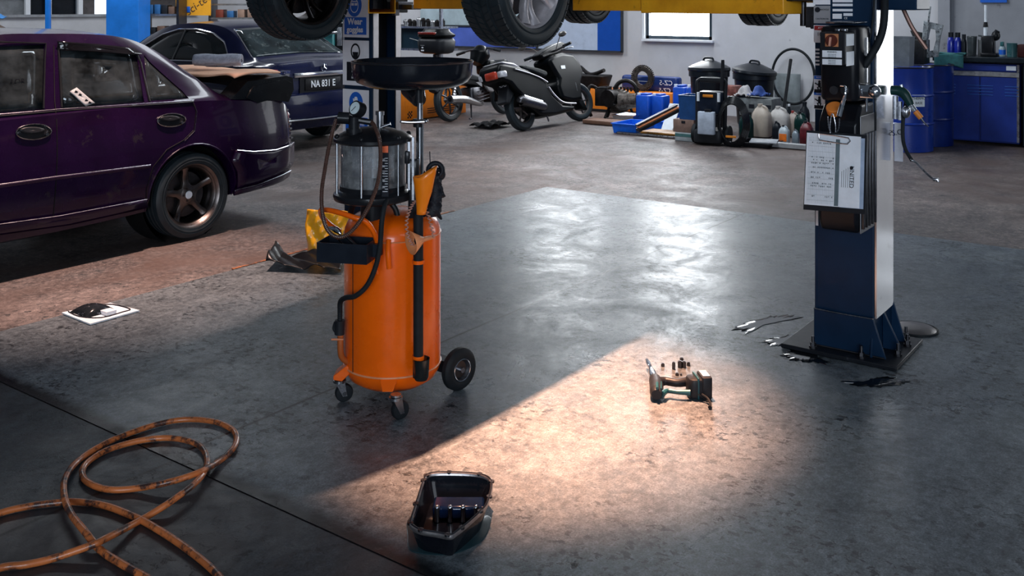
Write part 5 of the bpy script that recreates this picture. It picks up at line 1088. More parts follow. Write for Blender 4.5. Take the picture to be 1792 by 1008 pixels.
mb = MB(); mb.tube([(*[fr.q(x, y, -.17)[0]], -.17, fr.q(x, y, -.17)[1]) for x, y in ((960, 152), (970, 166), (986, 179), (1008, 181))], .014, 8); mb.build('floor_trim', mat('silver_plastic', (.3, .3, .32), .35), sc)
outl(fr, [(949, 107), (958, 99), (974, 94), (992, 96), (1004, 110), (1012, 130), (1007, 146), (1010, 178), (992, 180), (974, 176), (966, 152), (968, 140), (958, 124)], -.16, .14, 'leg_shield', SBK, sc, yl=-.05, bev=.05)
outl(fr, [(936, 98), (948, 88), (962, 80), (974, 75), (984, 78), (981, 86), (973, 94), (960, 99), (942, 106)], -.09, .09, 'handlebar_cover', SBK, sc, yl=0, bev=.03)
hc = fr.q(960, 92); hv = Vector((hc[0], 0, hc[1]))
mb = MB(); mb.tube([hv+Vector((-.10, .30, -.02)), hv+Vector((0, .1, .0)), hv+Vector((0, -.1, 0)), hv+Vector((.02, -.30, .04))], .014, 10); hb_ = mb.build('handlebar', DST, sc)
for a, b in (((-.12, .34, -.03), (-.08, .23, -.015)), ((.02, -.24, .035), (.03, -.37, .055))): mb = MB(); mb.tube([hv+Vector(a), hv+Vector(b)], .020, 12, 0); mb.build('grip', RUB, hb_)
for a, b in (((-.04, .33, -.06), (0, .18, -.02)), ((.07, -.36, .0), (.05, -.2, -.0))): mb = MB(); mb.tube([hv+Vector(a), hv+Vector(b)], .007, 8, 0); mb.build('brake_lever', STL, hb_)
for s2, zz in ((.26, .02), (-.22, .06)):
    mb = MB(); mb.tube([hv+Vector((0, s2*.6, .02)), hv+Vector((-.02, s2*.9, .10)), hv+Vector((-.05, s2*1.25, .12+zz))], .006, 8); mb.ball(hv+Vector((-.06, s2*1.45, .13+zz)), .06, 14, (.35, 1.1, .62)); mb.build('mirror', mat('mirror_shell', (.22, .21, .20), .3, .7), hb_)
a1, a2 = fr.q(915, 176, -.2), fr.q(951, 185, -.2)
mb = MB(); mb.tube([(a1[0]-.02, -.17, a1[1]), (a1[0]+.03, -.18, a1[1]-.0), (a2[0], -.18, a2[1]+.0), (a2[0]+.04, -.17, a2[1]-.02)], [.045, .065, .060, .03], 16); ex = mb.build('exhaust', DST, sc)
mb = MB(); mb.tube([(a1[0]+.05, -.19, a1[1]+.055), (a2[0], -.19, a2[1]+.05)], .022, 8, 0); mb.build('heat_shield', CHR, ex)
mb = MB(); mb.tube([(a2[0], -.14, a2[1]-.03), (a2[0]+.2, -.1, a2[1]-.05), (a2[0]+.35, 0, a2[1])], .016, 8); mb.rbox((.38, .02, .24), (.45, .22, .14), .04); mb.build('engine', DST, sc)
mb = MB(); mb.tube([(.42, .10, .22), (.40, .22, .03)], .011, 8, 0); mb.tube([(.42, -.10, .22), (.43, -.12, .06)], .011, 8, 0); mb.build('side_stand', DST, sc)
mb = MB(); p_ = fr.q(991, 116, -.215); mb.box((p_[0], -.163, p_[1]), (.10, .004, .045)); mb.build('sticker', WHT, sc, smooth=0)
mb = MB(); p_ = fr.q(1008, 152, -.15); mb.rbox((p_[0], -.12, p_[1]), (.05, .08, .14), .015); mb.build('front_indicator', mat('clear_lens', (.45, .46, .5), .15), sc)
# moped
fr = Fr(G(788, 213), R(6)); mp = fr.root('moped', 'black moped with silver exhaust and black top box, behind the catch pan', 'moped')
mb = MB(); mb.lathe([(.205, -.035), (.225, -.045), (.26, -.045), (.285, -.025), (.290, 0), (.285, .025), (.26, .045), (.225, .045), (.205, .035)], (0, 0, .29), 'Y', 44, closedp=True); tw = mb.build('rear_tyre', RUBT, mp); mrim(tw, 0, .29, .205, DST, 6)
mb = MB(); mb.lathe([(.205, -.035), (.225, -.045), (.26, -.045), (.285, -.025), (.290, 0), (.285, .025), (.26, .045), (.225, .045), (.205, .035)], (1.25, 0, .29), 'Y', 44, closedp=True); tw = mb.build('front_tyre', RUBT, mp); mrim(tw, 1.25, .29, .205, DST, 6)
a1, a2 = fr.q(790, 174, -.16), fr.q(838, 181, -.16)
mb = MB(); mb.tube([(a1[0]-.03, -.16, a1[1]), (a1[0]+.28, -.16, a1[1]-.02), (a2[0], -.14, a2[1]-.0), (a2[0]+.2, -.06, a2[1]-.02)], [.058, .054, .035, .02], 18); e_ = mb.build('exhaust', mat('exhaust_silver', (.36, .36, .37), .35, 1.), mp)
mb = MB(); mb.cyl((a1[0]-.034, -.16, a1[1]), (a1[0]-.028, -.16, a1[1]), .032, n=20); mb.build('exhaust_end', BLK, e_)
outl(fr, [(757, 140), (790, 146), (822, 150), (842, 158), (830, 150), (815, 138), (770, 128)], -.11, .11, 'rear_body', SBK, mp, yl=0, bev=.03)
outl(fr, [(754, 150), (776, 148), (770, 156), (762, 164), (754, 160)], -.05, .05, 'rear_mudguard', PLB, mp, yl=0)
outl(fr, [(760, 128), (815, 130), (838, 138), (830, 144), (765, 138)], -.12, .12, 'seat', RUB, mp, yl=0, bev=.03)
mb = MB(); p_ = fr.q(836, 165, -.1); mb.rbox((p_[0], 0, p_[1]), (.30, .24, .22), .05)
for k in range(4): mb.box((p_[0]+.10, 0, p_[1]-.08+k*.045), (.26, .27, .012), ry=R(-8))
mb.build('engine', DST, mp, bevel=.004)
outl(fr, [(849, 150), (856, 132), (862, 126), (873, 127), (872, 142), (864, 162), (856, 160)], -.19, -.15, 'leg_shield_side', mat('grey_plastic', (.16, .155, .16), .5), mp)
outl(fr, [(849, 118), (868, 104), (876, 112), (880, 130), (872, 165), (862, 180), (860, 140)], -.20, .20, 'leg_shield', SBK, mp, yl=0, bev=.04)
hc = fr.q(843, 92); hv = Vector((hc[0], 0, hc[1]))
mb = MB(); mb.tube([hv+Vector((-.12, .02, -.16)), hv+Vector((-.04, .0, -.02)), hv+Vector((.0, 0, .09))], [.10, .15, .07], 18); mb.rbox(hv+Vector((.05, -.02, -.22)), (.2, .26, .2), .05); mb.build('headlight_cowl', SBK, mp, smooth=50)
mb = MB(); mb.tube([hv+Vector((-.06, .34, .02)), hv+Vector((0, .1, .06)), hv+Vector((0, -.1, .06)), hv+Vector((-.06, -.34, .02))], .013, 10); hb_ = mb.build('handlebar', DST, mp)
for s2 in (-1, 1): mb = MB(); mb.tube([hv+Vector((-.09, s2*.40, .0)), hv+Vector((-.05, s2*.27, .03))], .020, 12, 0); mb.build('grip', RUB, hb_)
for s2 in (-1, 1): mb = MB(); mb.tube([(.36, s2*.10, .28), (.30, s2*.14, .01)], .012, 8, 0); mb.tube([(.30, s2*.14, .012), (.24, s2*.15, .012)], .012, 8, 0); mb.build('stand_leg', DST, mp)
mb = MB(); mb.tube([(0, -.07, .29), (.12, -.08, .62)], .028, 14, 0, rib=.25, spacing=.02); mb.tube([(0, .07, .29), (.12, .08, .62)], .02, 14, 0); mb.build('shock_absorber', STL, mp)
tb = PD(764, 95, 13.2)
tbx = empty('top_box', tb, R(0), label='black motorcycle top box with red lens and white marks, above the round catch pan', cat='top box'); tbx.rotation_euler = (0, 0, 0)
mb = MB(); mb.rbox((0, 0, .12), (.36, .44, .22), .10, n=6, taper=1.05); mb.build('box_base', PLB, tbx, smooth=50)
mb = MB(); mb.rbox((0, 0, .285), (.39, .47, .12), .12, n=6, taper=.72); ld_ = mb.build('box_lid', SBK, tbx, smooth=50)
mb = MB(); mb.rbox((-.17, .02, .285), (.06, .30, .035), .02); mb.build('red_lens', mat('lens_red', (.22, .02, .012), .12, coat=1.), ld_)
for k, w_ in enumerate((.07, .07, .03, .05)): mb = MB(); mb.box((-.183, .09, .17-k*.038), (.004, w_, .018)); mb.build('white_mark', WHT, tbx, smooth=0)
mb = MB(); mb.tube([(0, 0, 0), (.02, 0, -.12)], .05, 12, 0); mb.build('rack', DST, tbx)
# ================================================================== things along the back wall
def bx(name, px0, py0, px1, py1, x, dep, m, label, cat, r=.012, group=None, base=None, rnd_=False, bev=0.):
    a, b = PA(px0, py0, x), PA(px1, py1, x); z0 = b.z if base is None else base; w = abs(a.y-b.y); h = a.z-z0
    mb = MB(); mb.rbox((0, 0, h/2), (dep, w, h), r); o = one(name, mb, m, label, cat, (x+dep/2, (a.y+b.y)/2, z0), group); o['w'] = 0; del o['w']; o_dims[o.name] = (dep, w, h); return o
o_dims = {}
def ch(par, name, c, d, m, r=.004, **kw): mb = MB(); mb.rbox(c, d, r); return mb.build(name, m, par, **kw)
GX = lambda px, py: G(px, py).x
# orange tool cabinet, long
ORC = mat('cabinet_orange', (.85, .22, .01), .4, scale=4, dirt=((.25, .07, .01), .68))
oc = bx('orange_tool_cabinet', 1024, 155, 1176, 196, 12.75, .42, ORC, 'long low orange steel cabinet behind the scooter and the blue jerrycans', 'cabinet', base=.0)
d_ = o_dims[oc.name]
mb = MB()
for i in range(5):
    for j in range(5):
        if (i+j) % 2 == 0: mb.box((-d_[0]/2-.001, -d_[1]/2+.05+i*.024, d_[2]-.16+j*.024), (.002, .024, .024))
mb.build('checker_mark', INK, oc, smooth=0); ch(oc, 'drawer_slot', (-d_[0]/2-.001, .1, d_[2]*.55), (.004, d_[1]*.5, .006), INK); ch(oc, 'base_strip', (-d_[0]/2-.002, 0, .02), (.006, d_[1], .035), BLK)
oc2 = one('orange_tool_cabinet', (lambda mb: mb.rbox((0, 0, .235), (1.35, .45, .45), .01))(MB()), ORC, 'orange steel cabinet with checker marks behind the pole of the oil drainer', 'cabinet', (10.70, 9.42, 0))
for (cx_, cz_) in ((-.60, .40), (-.60, .10)):
    mb = MB()
    for i in range(4):
        for j in range(4):
            if (i+j) % 2 == 0: mb.box((cx_+i*.024, -.226, cz_-.05+j*.024), (.0242, .003, .0242))
    mb.build('checker_mark', INK, oc2, smooth=0); text('EUROTOOL', .05, 'printing', INK, oc2, (-.40, -.227, .24), (1, 0, 0), (0, 0, 1)) if False else None
for k in range(3): ch(oc2, 'drawer_slot', (.15, -.226, .08+k*.03), (.7, .004, .012), INK)
# blue case leaning on the cabinet
bc = bx('blue_tool_case', 1086, 131, 1187, 160, 12.95, .16, mat('case_blue', (.006, .03, .16), .4, scale=5), 'flat dark blue plastic case standing on the orange cabinet against the wall', 'case', r=.06, base=d_[2]+.002)
w3 = o_dims[bc.name]
text('CZ-5', .10, 'printing', WHT, bc, (-w3[0]/2-.002, -w3[1]/2+.20, w3[2]-.09), (0, 1, 0), (0, 0, 1)); text('CZ-5', .09, 'printing', WHT, bc, (-w3[0]/2-.002, -w3[1]/2+.22, w3[2]-.20), (0, 1, 0), (0, 0, 1)); ch(bc, 'latch', (-w3[0]/2-.006, .02, .07), (.015, .03, .06), STL); ch(bc, 'case_stripe', (-w3[0]/2-.002, .1, w3[2]-.08), (.003, .30, .006), WHT)
# lathed things
def bottle(name, px, yt, yb, rpx, m, label, cat, prof=None, base=0., group=None, capm=None, D=None, sx=1., handle=False):
    g = G(px, yb, base) if D is None else PD(px, yb, D); Dd = (g.x*SX+g.y*CX); r = rpx*Dd/F; h = (yb-yt)*Dd/F; g.z = base if D is None else g.z
    prof = prof or [(0, 0), (.92, 0), (1, .03), (1, .55), (.85, .70), (.42, .82), (.38, .90), (.38, .92)]
    mb = MB(); mb.lathe([(a*r, b*h) for a, b in prof], n=24); o = one(name, mb, m, label, cat, (g.x, g.y, g.z), group, smooth=45)
    if sx != 1: o.scale = (1, 1, 1)
    if capm: c = MB(); q_ = prof[-1]; c.cyl((0, 0, q_[1]*h-.002), (0, 0, h), q_[0]*r*1.15, n=16); c.build('cap', capm, o)
    return o, r, h
def can(name, px0, px1, yt, yb, m, label, group=None, capm=None, dep=.75, x=None, base=None, cat='jerrycan', label2=None):
    """moulded can: sloped shoulder, handle and neck"""
    x = x or GX((px0+px1)/2, yb); a, b = PA(px0, yt, x), PA(px1, yb, x); w = abs(a.y-b.y); z0 = b.z if base is None else base; h = a.z-z0; dd = w*dep; t = empty(name, (x+dd/2, (a.y+b.y)/2, max(0, z0)), 0, label, cat, group)
    mb = MB(); L_ = []
    for z, s_, oy in ((0, .94, 0), (.02, 1, 0), (.60, 1, 0), (.72, .92, 0), (.84, .62, .1), (.90, .34, .16), (.93, .30, .18)):
        ring = []
        for k in range(24):
            an = 2*math.pi*k/24; c, s2 = math.cos(an), math.sin(an); ex_ = 4.; rr = (abs(c)**ex_+abs(s2)**ex_)**(-1/ex_); ring.append((dd/2*s_*rr*c*(1 if z < .8 else .8), w/2*s_*rr*s2+w/2*oy, z*h))
        L_.append(ring)
    mb.loft(L_, True); mb.build('can_body', m, t, smooth=50)
    mb = MB(); mb.tube([(0, w*.16, .86*h), (0, -.05*w, .93*h), (0, -.28*w, .86*h), (0, -.36*w, .70*h)], w*.07, 10); mb.build('handle', m, t)
    mb = MB(); mb.cyl((0, w*.09, .92*h), (0, w*.09, 1.0*h), w*.13, n=16); mb.build('cap', capm or m, t)
    if label2: ch(t, 'label', (-dd/2-.001, 0, h*.33), (.003, w*.72, h*.42), label2, smooth=0)
    return t
def boxcan(name, px0, px1, yt, yb, x, base, label, group=None):
    a, b = PA(px0, yt, x), PA(px1, yb, x); w = abs(a.y-b.y); h = a.z-base; dd = w*1.1; t = empty(name, (x+dd/2, (a.y+b.y)/2, base), 0, label, 'jerrycan', group)
    mb = MB(); mb.rbox((0, 0, h*.46), (dd, w*.98, h*.92), w*.16, 5); mb.build('can_body', BLP, t); mb = MB(); mb.rbox((0, 0, h*.95), (dd*.7, w*.5, h*.06), .02); mb.build('handle', BLP, t); mb = MB(); mb.cyl((-dd*.3, w*.3, h*.9), (-dd*.3, w*.3, h*.99), w*.13); mb.build('cap', WHB, t); return t
x_ = GX(1123, 213)
boxcan('blue_jerrycan', 1111, 1136, 162, 212, x_, 0, 'left one of the two tall blue jerrycans behind the bright blue tray', 'blue jerrycans behind the tray'); boxcan('blue_jerrycan', 1138.5, 1161, 163, 211, x_+.06, 0, 'right one of the two tall blue jerrycans behind the bright blue tray', 'blue jerrycans behind the tray')
boxcan('blue_jerrycan', 1176, 1199, 147, 193, 12.45, 0, 'dark blue jerrycan at the right end of the orange cabinet', 'blue jerrycans by the bins'); boxcan('blue_jerrycan', 1199.5, 1222, 148, 193, 12.40, 0, 'dark blue jerrycan directly left of the first black bin', 'blue jerrycans by the bins')
def tray(name, px0, px1, yt, yb, m, label, dep=.35, h=None, x=None, cat='tray', base=0., flare=1.06):
    x = x or GX((px0+px1)/2, yb); a, b = PA(px0, yt, x), PA(px1, yb, x); w = abs(a.y-b.y); h = h or (a.z-b.z); mb = MB(); t = .012
    def rg(d, ww, z): return [(-d/2, -ww/2, z), (d/2, -ww/2, z), (d/2, ww/2, z), (-d/2, ww/2, z)]
    mb.loft([rg(dep*.9, w*.9, .006), rg(dep-t*2, w-t*2, h), rg(dep*flare, w*flare, h), rg(dep*flare, w*flare, h-.01), rg(dep, w, h-.012), rg(dep*.92, w*.92, 0)]); mb.add(rg(dep*.9, w*.9, .006), [(0, 1, 2, 3)]); mb.add(rg(dep*.92, w*.92, 0), [(3, 2, 1, 0)])
    return one(name, mb, m, label, cat, (x+dep/2, (a.y+b.y)/2, base), smooth=0)
tray('blue_tray', 1071, 1113, 213, 234, BLT, 'bright blue open plastic tray on the floor in front of the jerrycans', .50)
tray('blue_basin', 1126, 1173, 208, 225, BLT, 'second bright blue tray, partly hidden behind the slanting planks', .35)
tray('metal_bowl', 1072, 1108, 199, 213, CHR, 'shallow shiny metal pan by the engine parts left of the jerrycans', .38, cat='pan')
def plank(name, p, q, w, t, m, label, cat='plank', group=None):
    p, q = Vector(p), Vector(q); d = (q-p).normalized(); s_ = d.cross(UP).normalized(); u = s_.cross(d); c = (p+q)/2; mb = MB(); mb.basis((0, 0, 0), d, s_, u); mb.box((0, 0, 0), ((q-p).length, w, t)); return one(name, mb, m, label, cat, c, group, bevel=.003)
pa, pb_ = PD(1116, 226, 11.95), PD(1187, 190, 12.1)
plank('black_plank', pa+Vector((0, 0, -.015)), pb_+Vector((0, 0, -.015)), .10, .04, BLK, 'black plank, lowest of the three slanting strips over the blue tray', group='slanting strips')
plank('orange_strip', pa+Vector((0, 0, .02)), pb_+Vector((0, 0, .02)), .08, .016, mat('strip_orange', (.55, .18, .06), .5), 'orange strip lying slanted on the black plank', group='slanting strips')
plank('black_strip', pa+Vector((0, .02, .045)), pb_+Vector((0, .02, .045)), .07, .02, DST, 'thin dark strip, topmost of the slanting strips', group='slanting strips')
plank('white_board', PD(1166, 232, 12.35), PD(1182, 182, 12.55), .16, .02, WHB, 'white board corner poking up behind the slanting planks', 'board')
for k, (lab, m_) in enumerate((('flat black mat, bottom layer of the pile under the slanting planks', BLK), ('amber patterned sheet on the flat black mat under the planks', mat('amber_sheet', (.30, .13, .02), .5, var=.6, scale=40)))):
    a = G(1112 if k == 0 else 1128, 236); b = G(1176, 241); mb = MB(); mb.box((0, 0, .012), (.42-.1*k, 1.0 if k == 0 else .5, .024)); o = one('floor_mat' if k == 0 else 'sheet', mb, m_, lab, 'mat' if k == 0 else 'sheet', (GX(1140, 238)+.15, PA(1145, 238, GX(1140, 238)).y-.06*k, .0+k*.026), bevel=.004)
    if k == 0: ch(o, 'mat_edge', (-.212, 0, .012), (.006, .98, .02), STL)
# blue bin, carton stack
def openbin(name, px0, px1, yt, yb, x, m, label, base, cat='bin'):
    a, b = PA(px0, yt, x), PA(px1, yb, x); w = abs(a.y-b.y); h = a.z-base; return tray(name, px0, px1, yt, yb, m, label, w, h, x, cat, base, 1.02)
xb = GX(1197, 247)
c1_ = bx('white_carton', 1181, 231, 1217, 247, xb, .30, mat('white_carton', (.36, .40, .42), .6), 'white printed carton at the bottom of the box stack left of the pressure washer', 'box', .004, base=0.)
ch(c1_, 'print_band', (-.152, 0, o_dims[c1_.name][2]-.03), (.003, o_dims[c1_.name][1]*.98, .035), mat('teal_band', (.06, .16, .16), .5), smooth=0)
h1 = o_dims[c1_.name][2]; c2_ = bx('brown_carton', 1178, 208, 1214, 231, xb+.01, .30, CRD, 'brown cardboard box on the white carton, under the blue bin', 'box', .004, base=h1+.002); h2 = o_dims[c2_.name][2]
ch(c2_, 'hand_hole', (-.152, 0, h2-.03), (.003, .05, .03), INK, smooth=0)
openbin('blue_bin', 1187, 1223, 166, 207, xb+.02, mat('bin_blue', (.008, .06, .20), .4), 'square dark blue plastic bin standing on the brown cardboard box', h1+h2+.004)
# pressure washer
gw = G(1239, 254); pw_ = empty('pressure_washer', gw, R(8), label='black pressure washer with white tank and coiled hose, in front of the black bins', cat='pressure washer')
mb = MB(); mb.rbox((.12, 0, .10), (.32, .34, .16), .05); mb.build('base', PLB, pw_); mb = MB(); mb.rbox((.13, 0, .48), (.24, .30, .26), .06); mb.build('motor_cover', mat('washer_navy', (.008, .014, .028), .35), pw_)
mb = MB(); mb.tube([(.12, .16, .15), (.13, .165, .60), (.14, .14, .74), (.14, -.14, .74), (.13, -.165, .60), (.12, -.16, .15)], .024, 10, 4); mb.rbox((.12, 0, .74), (.07, .26, .06), .02); mb.build('frame_handle', PLB, pw_)
mb = MB(); mb.rbox((-.055, 0, .26), (.07, .20, .26), .02); t_ = mb.build('soap_tank', mat('tank_white', (.45, .52, .62), .4), pw_); mb = MB(); mb.rbox((-.055, -.02, .40), (.06, .08, .04), .015); mb.build('tank_cap', BLK, t_)
for s2 in (-1, 1):
    mb = MB(); mb.cyl((.15, s2*.17, .11), (.15, s2*.22, .11), .11, n=28); w_ = mb.build('wheel', RUB, pw_, bevel=.01); mb = MB(); mb.cyl((.02, s2*.12, .60), (.02, s2*.12, .50), .018); mb.build('grip_post', WHB, pw_)
ch(pw_, 'badge', (-.0, 0, .565), (.02, .12, .03), mat('badge_orange', (.75, .25, .02), .4)); ch(pw_, 'badge_frame', (.012, 0, .575), (.02, .18, .07), BLK)
mb = MB()
for k in range(7): rr = .22+.012*k; mb.tube([(-.02+.012*k, -.28+rr*.62*math.cos(a), .27+rr*math.sin(a)) for a in [2*math.pi*j/18 for j in range(18)]], .011, 8, 3, closed=True)
mb.build('coiled_hose', mat('hose_black', (.010, .011, .013), .25, coat=.5), pw_)
mb = MB(); mb.tube([(.1, -.13, .62), (.09, -.145, .85), (.08, -.15, .98)], [.02, .022, .018], 10); mb.build('lance', PLB, pw_)
ch(pw_, 'orange_stripe', (-.05, -.28, .12), (.012, .12, .025), mat('badge_orange', (.75, .25, .02), .4))
# bins with lids
def dustbin(px, rpx, yl, yb, lab, tilt=0., x0=None):
    g = G(px, yb); D_ = g.x*SX+g.y*CX; r = rpx*D_/F; zt = H-(yl-HZ)*D_/F; t = empty('dustbin', g, 0, lab, 'bin', 'black lidded bins by the back wall')
    BN = mat('bin_black', (.008, .011, .016), .32, coat=.3, scale=5)
    mb = MB(); mb.lathe([(0, 0), (r*.74, 0), (r*.77, .02), (r*.90, zt-.14), (r*.98, zt-.13), (r*.98, zt-.05), (r*.90, zt-.04)], n=40); mb.build('bin_body', BN, t)
    mb = MB(); mb.at((0, 0, zt-.04), (tilt, 0, 0)); mb.lathe([(r*1.0, -.02), (r*1.03, 0), (r*1.0, .03), (r*.8, .06), (r*.35, .11), (r*.12, .13), (0, .13)], n=40); l_ = mb.build('lid', BN, t); 
    mb = MB(); mb.at((0, 0, zt-.04), (tilt, 0, 0)); mb.tube([(-.02, -.07, .115), (-.02, -.05, .15), (-.02, .05, .15), (-.02, .07, .115)], .014, 8); mb.build('lid_handle', BN, l_)
dustbin(1241, 36, 116, 222, 'black lidded dustbin on the left with a flat lid, behind the pressure washer'); dustbin(1320, 38, 121, 217, 'black dustbin on the right with a domed tilted lid', R(6))
# crates with rags, red box
bx('red_white_carton', 1264, 150, 1287, 176, 11.75, .2, mat('red_white', (.30, .10, .08), .5, var=.9, scale=6), 'small red and white carton between the two black bins', 'box', .004, base=.45) 
cr_ = bx('grey_crate', 1288, 172, 1345, 205, 11.55, .32, mat('crate_grey', (.13, .145, .15), .6, var=.4, scale=14), 'grey slotted plastic crate in front of the right bin with rags on top', 'crate', .008, base=.225)
for k in range(4): ch(cr_, 'slot', (-.162, -.17+k*.11, .12), (.004, .07, .05), INK, smooth=0)
bx('dark_carton', 1287, 205, 1345, 240, 11.50, .34, mat('dark_box', (.016, .02, .022), .6), 'dark box under the grey crate behind the beige canisters', 'box', .006, base=0); bpy.data.objects['dark_carton'].location.x += .12; bpy.data.objects['grey_crate'].location.x += .10
for (px, py, m_, lab, s_) in ((1301, 166, mat('rag_white', (.42, .40, .40), .9), 'whitish rag heaped on the left of the grey crate', 1.), (1325, 162, mat('rag_blue', (.02, .06, .25), .8), 'blue and white rag heaped on the right of the grey crate', 1.)):
    q = PA(px, 172, 11.7); mb = MB(); ph = px*.1; mb.grid(lambda u, v: ((u-.5)*.24+.02*math.sin(v*9+ph), (v-.5)*.21, .13*math.exp(-((u-.5)**2+(v-.5)**2)*9)+.03*abs(math.sin(u*11+ph)*math.cos(v*9))), 16, 16); one('rag', mb, m_, lab, 'rag', (q.x+.05, q.y, q.z+.02), solid=.012, smooth=50)
# canisters and bottles in front
BEI = mat('beige_plastic', (.42, .36, .30), .5, var=.12); 
can('beige_canister', 1313, 1344, 182, 241, BEI, 'left large beige oil canister in front of the grey crate', 'beige canisters'); can('beige_canister', 1343, 1377, 186, 240, mat('pale_plastic', (.46, .44, .42), .5), 'right large pale canister beside the beige one', 'beige canisters')
DKG = mat('dark_green_plastic', (.006, .028, .026), .25, coat=.5)
bottle('green_bottle', 1301, 195, 243, 8, DKG, 'left of two tall dark green bottles right of the hose coil', 'bottle', group='dark green bottles', capm=WHB); bottle('green_bottle', 1312, 196, 242, 7, DKG, 'right of two tall dark green bottles, touching the beige canister', 'bottle', group='dark green bottles', capm=BLK)
DKB = mat('dark_plastic', (.010, .013, .018), .35)
can('black_oil_can', 1350, 1365, 212, 249, DKB, 'small black oil can in front of the pale canister', cat='oil can')
can('white_oil_can', 1361, 1379, 219, 252, mat('can_white', (.42, .48, .52), .4), 'small white oil can with an orange label, front row', cat='oil can', capm=BLK, label2=mat('label_orange', (.85, .18, .02), .4, var=.3, scale=20))
can('cream_canister', 1377, 1396, 194, 240, mat('cream_plastic', (.40, .33, .29), .5), 'cream canister with a red cap behind the small oil cans', cat='canister', capm=mat('cap_red', (.35, .04, .03), .4))
can('silver_oil_can', 1385, 1397, 226, 256, mat('can_silver', (.22, .27, .31), .35, .3), 'slim silver oil can in the front row near the clipboard', cat='oil can', capm=STL)
can('dark_canister', 1388, 1410, 195, 243, DKG, 'dark green canister behind the slim silver can', cat='canister', capm=BLK)
can('red_canister', 1398, 1420, 212, 254, mat('can_red', (.12, .010, .016), .4, var=.6, scale=8), 'dark red canister partly hidden behind the clipboard', cat='canister', capm=DKB)
bottle('spray_bottle', 1381, 182, 228, 5, DKB, 'bottle with white spray top behind the cream canister', 'bottle', capm=WHT); bottle('black_jug', 1408, 178, 225, 9, DKB, 'big black jug leaning behind the canisters at the lift column', 'jug', capm=DKB)
tray('black_drip_tray', 1286, 1345, 243, 258, BLK, 'wide black metal drip tray on the floor in front of the bottles', .40, .05); 
mb = MB(); mb.box((0, 0, .0), (.30, .30, .012), rz=.3); q = G(1337, 247, .06); one('white_plate', mb, mat('shiny_white', (.55, .58, .62), .2), 'shiny white plate lying on the black drip tray', 'plate', (q.x, q.y, .062), smooth=0)
q = G(1378, 260); mb = MB(); mb.box((0, -.14, .03), (.10, .62, .05)); one('pale_board', mb, mat('pale_board', (.34, .35, .36), .6), 'long pale board edge in front of the small oil cans', 'board', (q.x+.03, q.y+.02, 0.001), bevel=.003)
# pole and hoop against the wall
hq = PA(1388, 178, 13.25); mb = MB(); mb.tube([(0, .30*math.cos(a), .38*math.sin(a)) for a in [2*math.pi*k/24 for k in range(24)]], .018, 8, 3, closed=True); one('hose_loop', mb, RUB, 'large black hose loop leaning on the grey wall right of the bins', 'hose', (hq.x, hq.y, .62))
mb = MB(); a, b = PA(1384, 104, 13.1), PA(1372, 190, 12.7); mb.tube([a-b, Vector((0, 0, 0)), (b-a)*.35], .022, 10, 0); one('pole', mb, BLK, 'black pole leaning on the wall through the hose loop', 'pole', b)
bx('wall_panel', 1355, 128, 1400, 200, 13.3, .03, mat('clear_panel', (.20, .23, .24), .4), 'grey sheet standing against the wall inside the hose loop', 'panel', .004, base=.02)
# engine parts left of the jerrycans
EN = mat('engine_metal', (.10, .085, .075), .5, .7, var=.6, scale=12, dirt=((.02, .015, .012), .5)); EN2 = mat('engine_dark', (.018, .016, .016), .5, .5, var=.5, scale=12)
q = G(1076, 210); en = empty('engine_block', (q.x+.20, q.y+.05, 0), R(15), label='brown and black motorcycle engine on the floor before the orange cabinet', cat='engine')
mb = MB(); mb.ball((0, 0, .25), .19, 16, (1, 1.1, .9)); mb.cyl((-.15, -.05, .25), (-.15, -.30, .28), .12, .10, 20); mb.build('crankcase', EN, en); mb = MB(); mb.cyl((-.10, .05, .30), (-.25, .10, .30), .12, n=20); mb.torus((0, -.1, .38), .16, .03, 'X', 24)
for k in range(10): mb.box((.0, -.28+.05*k, .42), (.05, .02, .06))
mb.build('clutch_cover', EN2, en)
mb = MB()
for k in range(6): mb.cyl((-.02+.025*k, .22, .22), (-.02+.025*k, .22+.001, .44), .11-.006*k, n=4)
mb.rbox((0, .25, .30), (.2, .16, .25), .02); mb.tube([(0, .3, .4), (-.1, .4, .45), (-.15, .42, .2), (-.1, .38, .03)], .025, 8); mb.build('cylinder', EN2, en); mb = MB(); mb.tube([(-.1, .1, .2), (-.2, .15, .02)], .02, 8, 0); mb.build('mount_leg', EN2, en)
for s2 in (1, -1): mb = MB(); mb.tube([(.1, s2*.12, .2), (.1, s2*.2, .0)], .02, 8, 0); mb.build('mount_leg', EN2, en)
mb = MB(); q = PA(1112, 166, 12.55)
mb.lathe([(.10, -.02), (.17, -.02), (.18, 0), (.17, .02), (.10, .02)], ax='X', n=40, closedp=True)
for k in range(40): a = 2*math.pi*k/40; mb.box((0, .185*math.cos(a), .185*math.sin(a)), (.03, .014, .02))
one('flywheel', mb, EN, 'toothed brown flywheel standing on the orange cabinet behind the engine', 'flywheel', (12.86, q.y+.05, d_[2]+.197))
mb = MB(); mb.at(); mb.rbox((0, 0, .03), (.30, .5, .05), .01); q = G(1050, 218); one('brown_board', mb, mat('brown_board', (.16, .08, .05), .7), 'flat brown board on the floor left of the metal pan', 'board', (q.x+.1, q.y, 0))
mb = MB(); mb.rbox((0, 0, .1), (.3, .5, .2), .03, taper=1.2); mb.tube([(-.1, -.3, .28), (0, 0, .2), (.1, .25, .3)], .03, 8); q = PA(1032, 156, 12.95); one('parts_basket', mb, EN2, 'dark basket of scrap parts on the left end of the orange cabinet', 'basket', (12.98, q.y, d_[2]+.002))
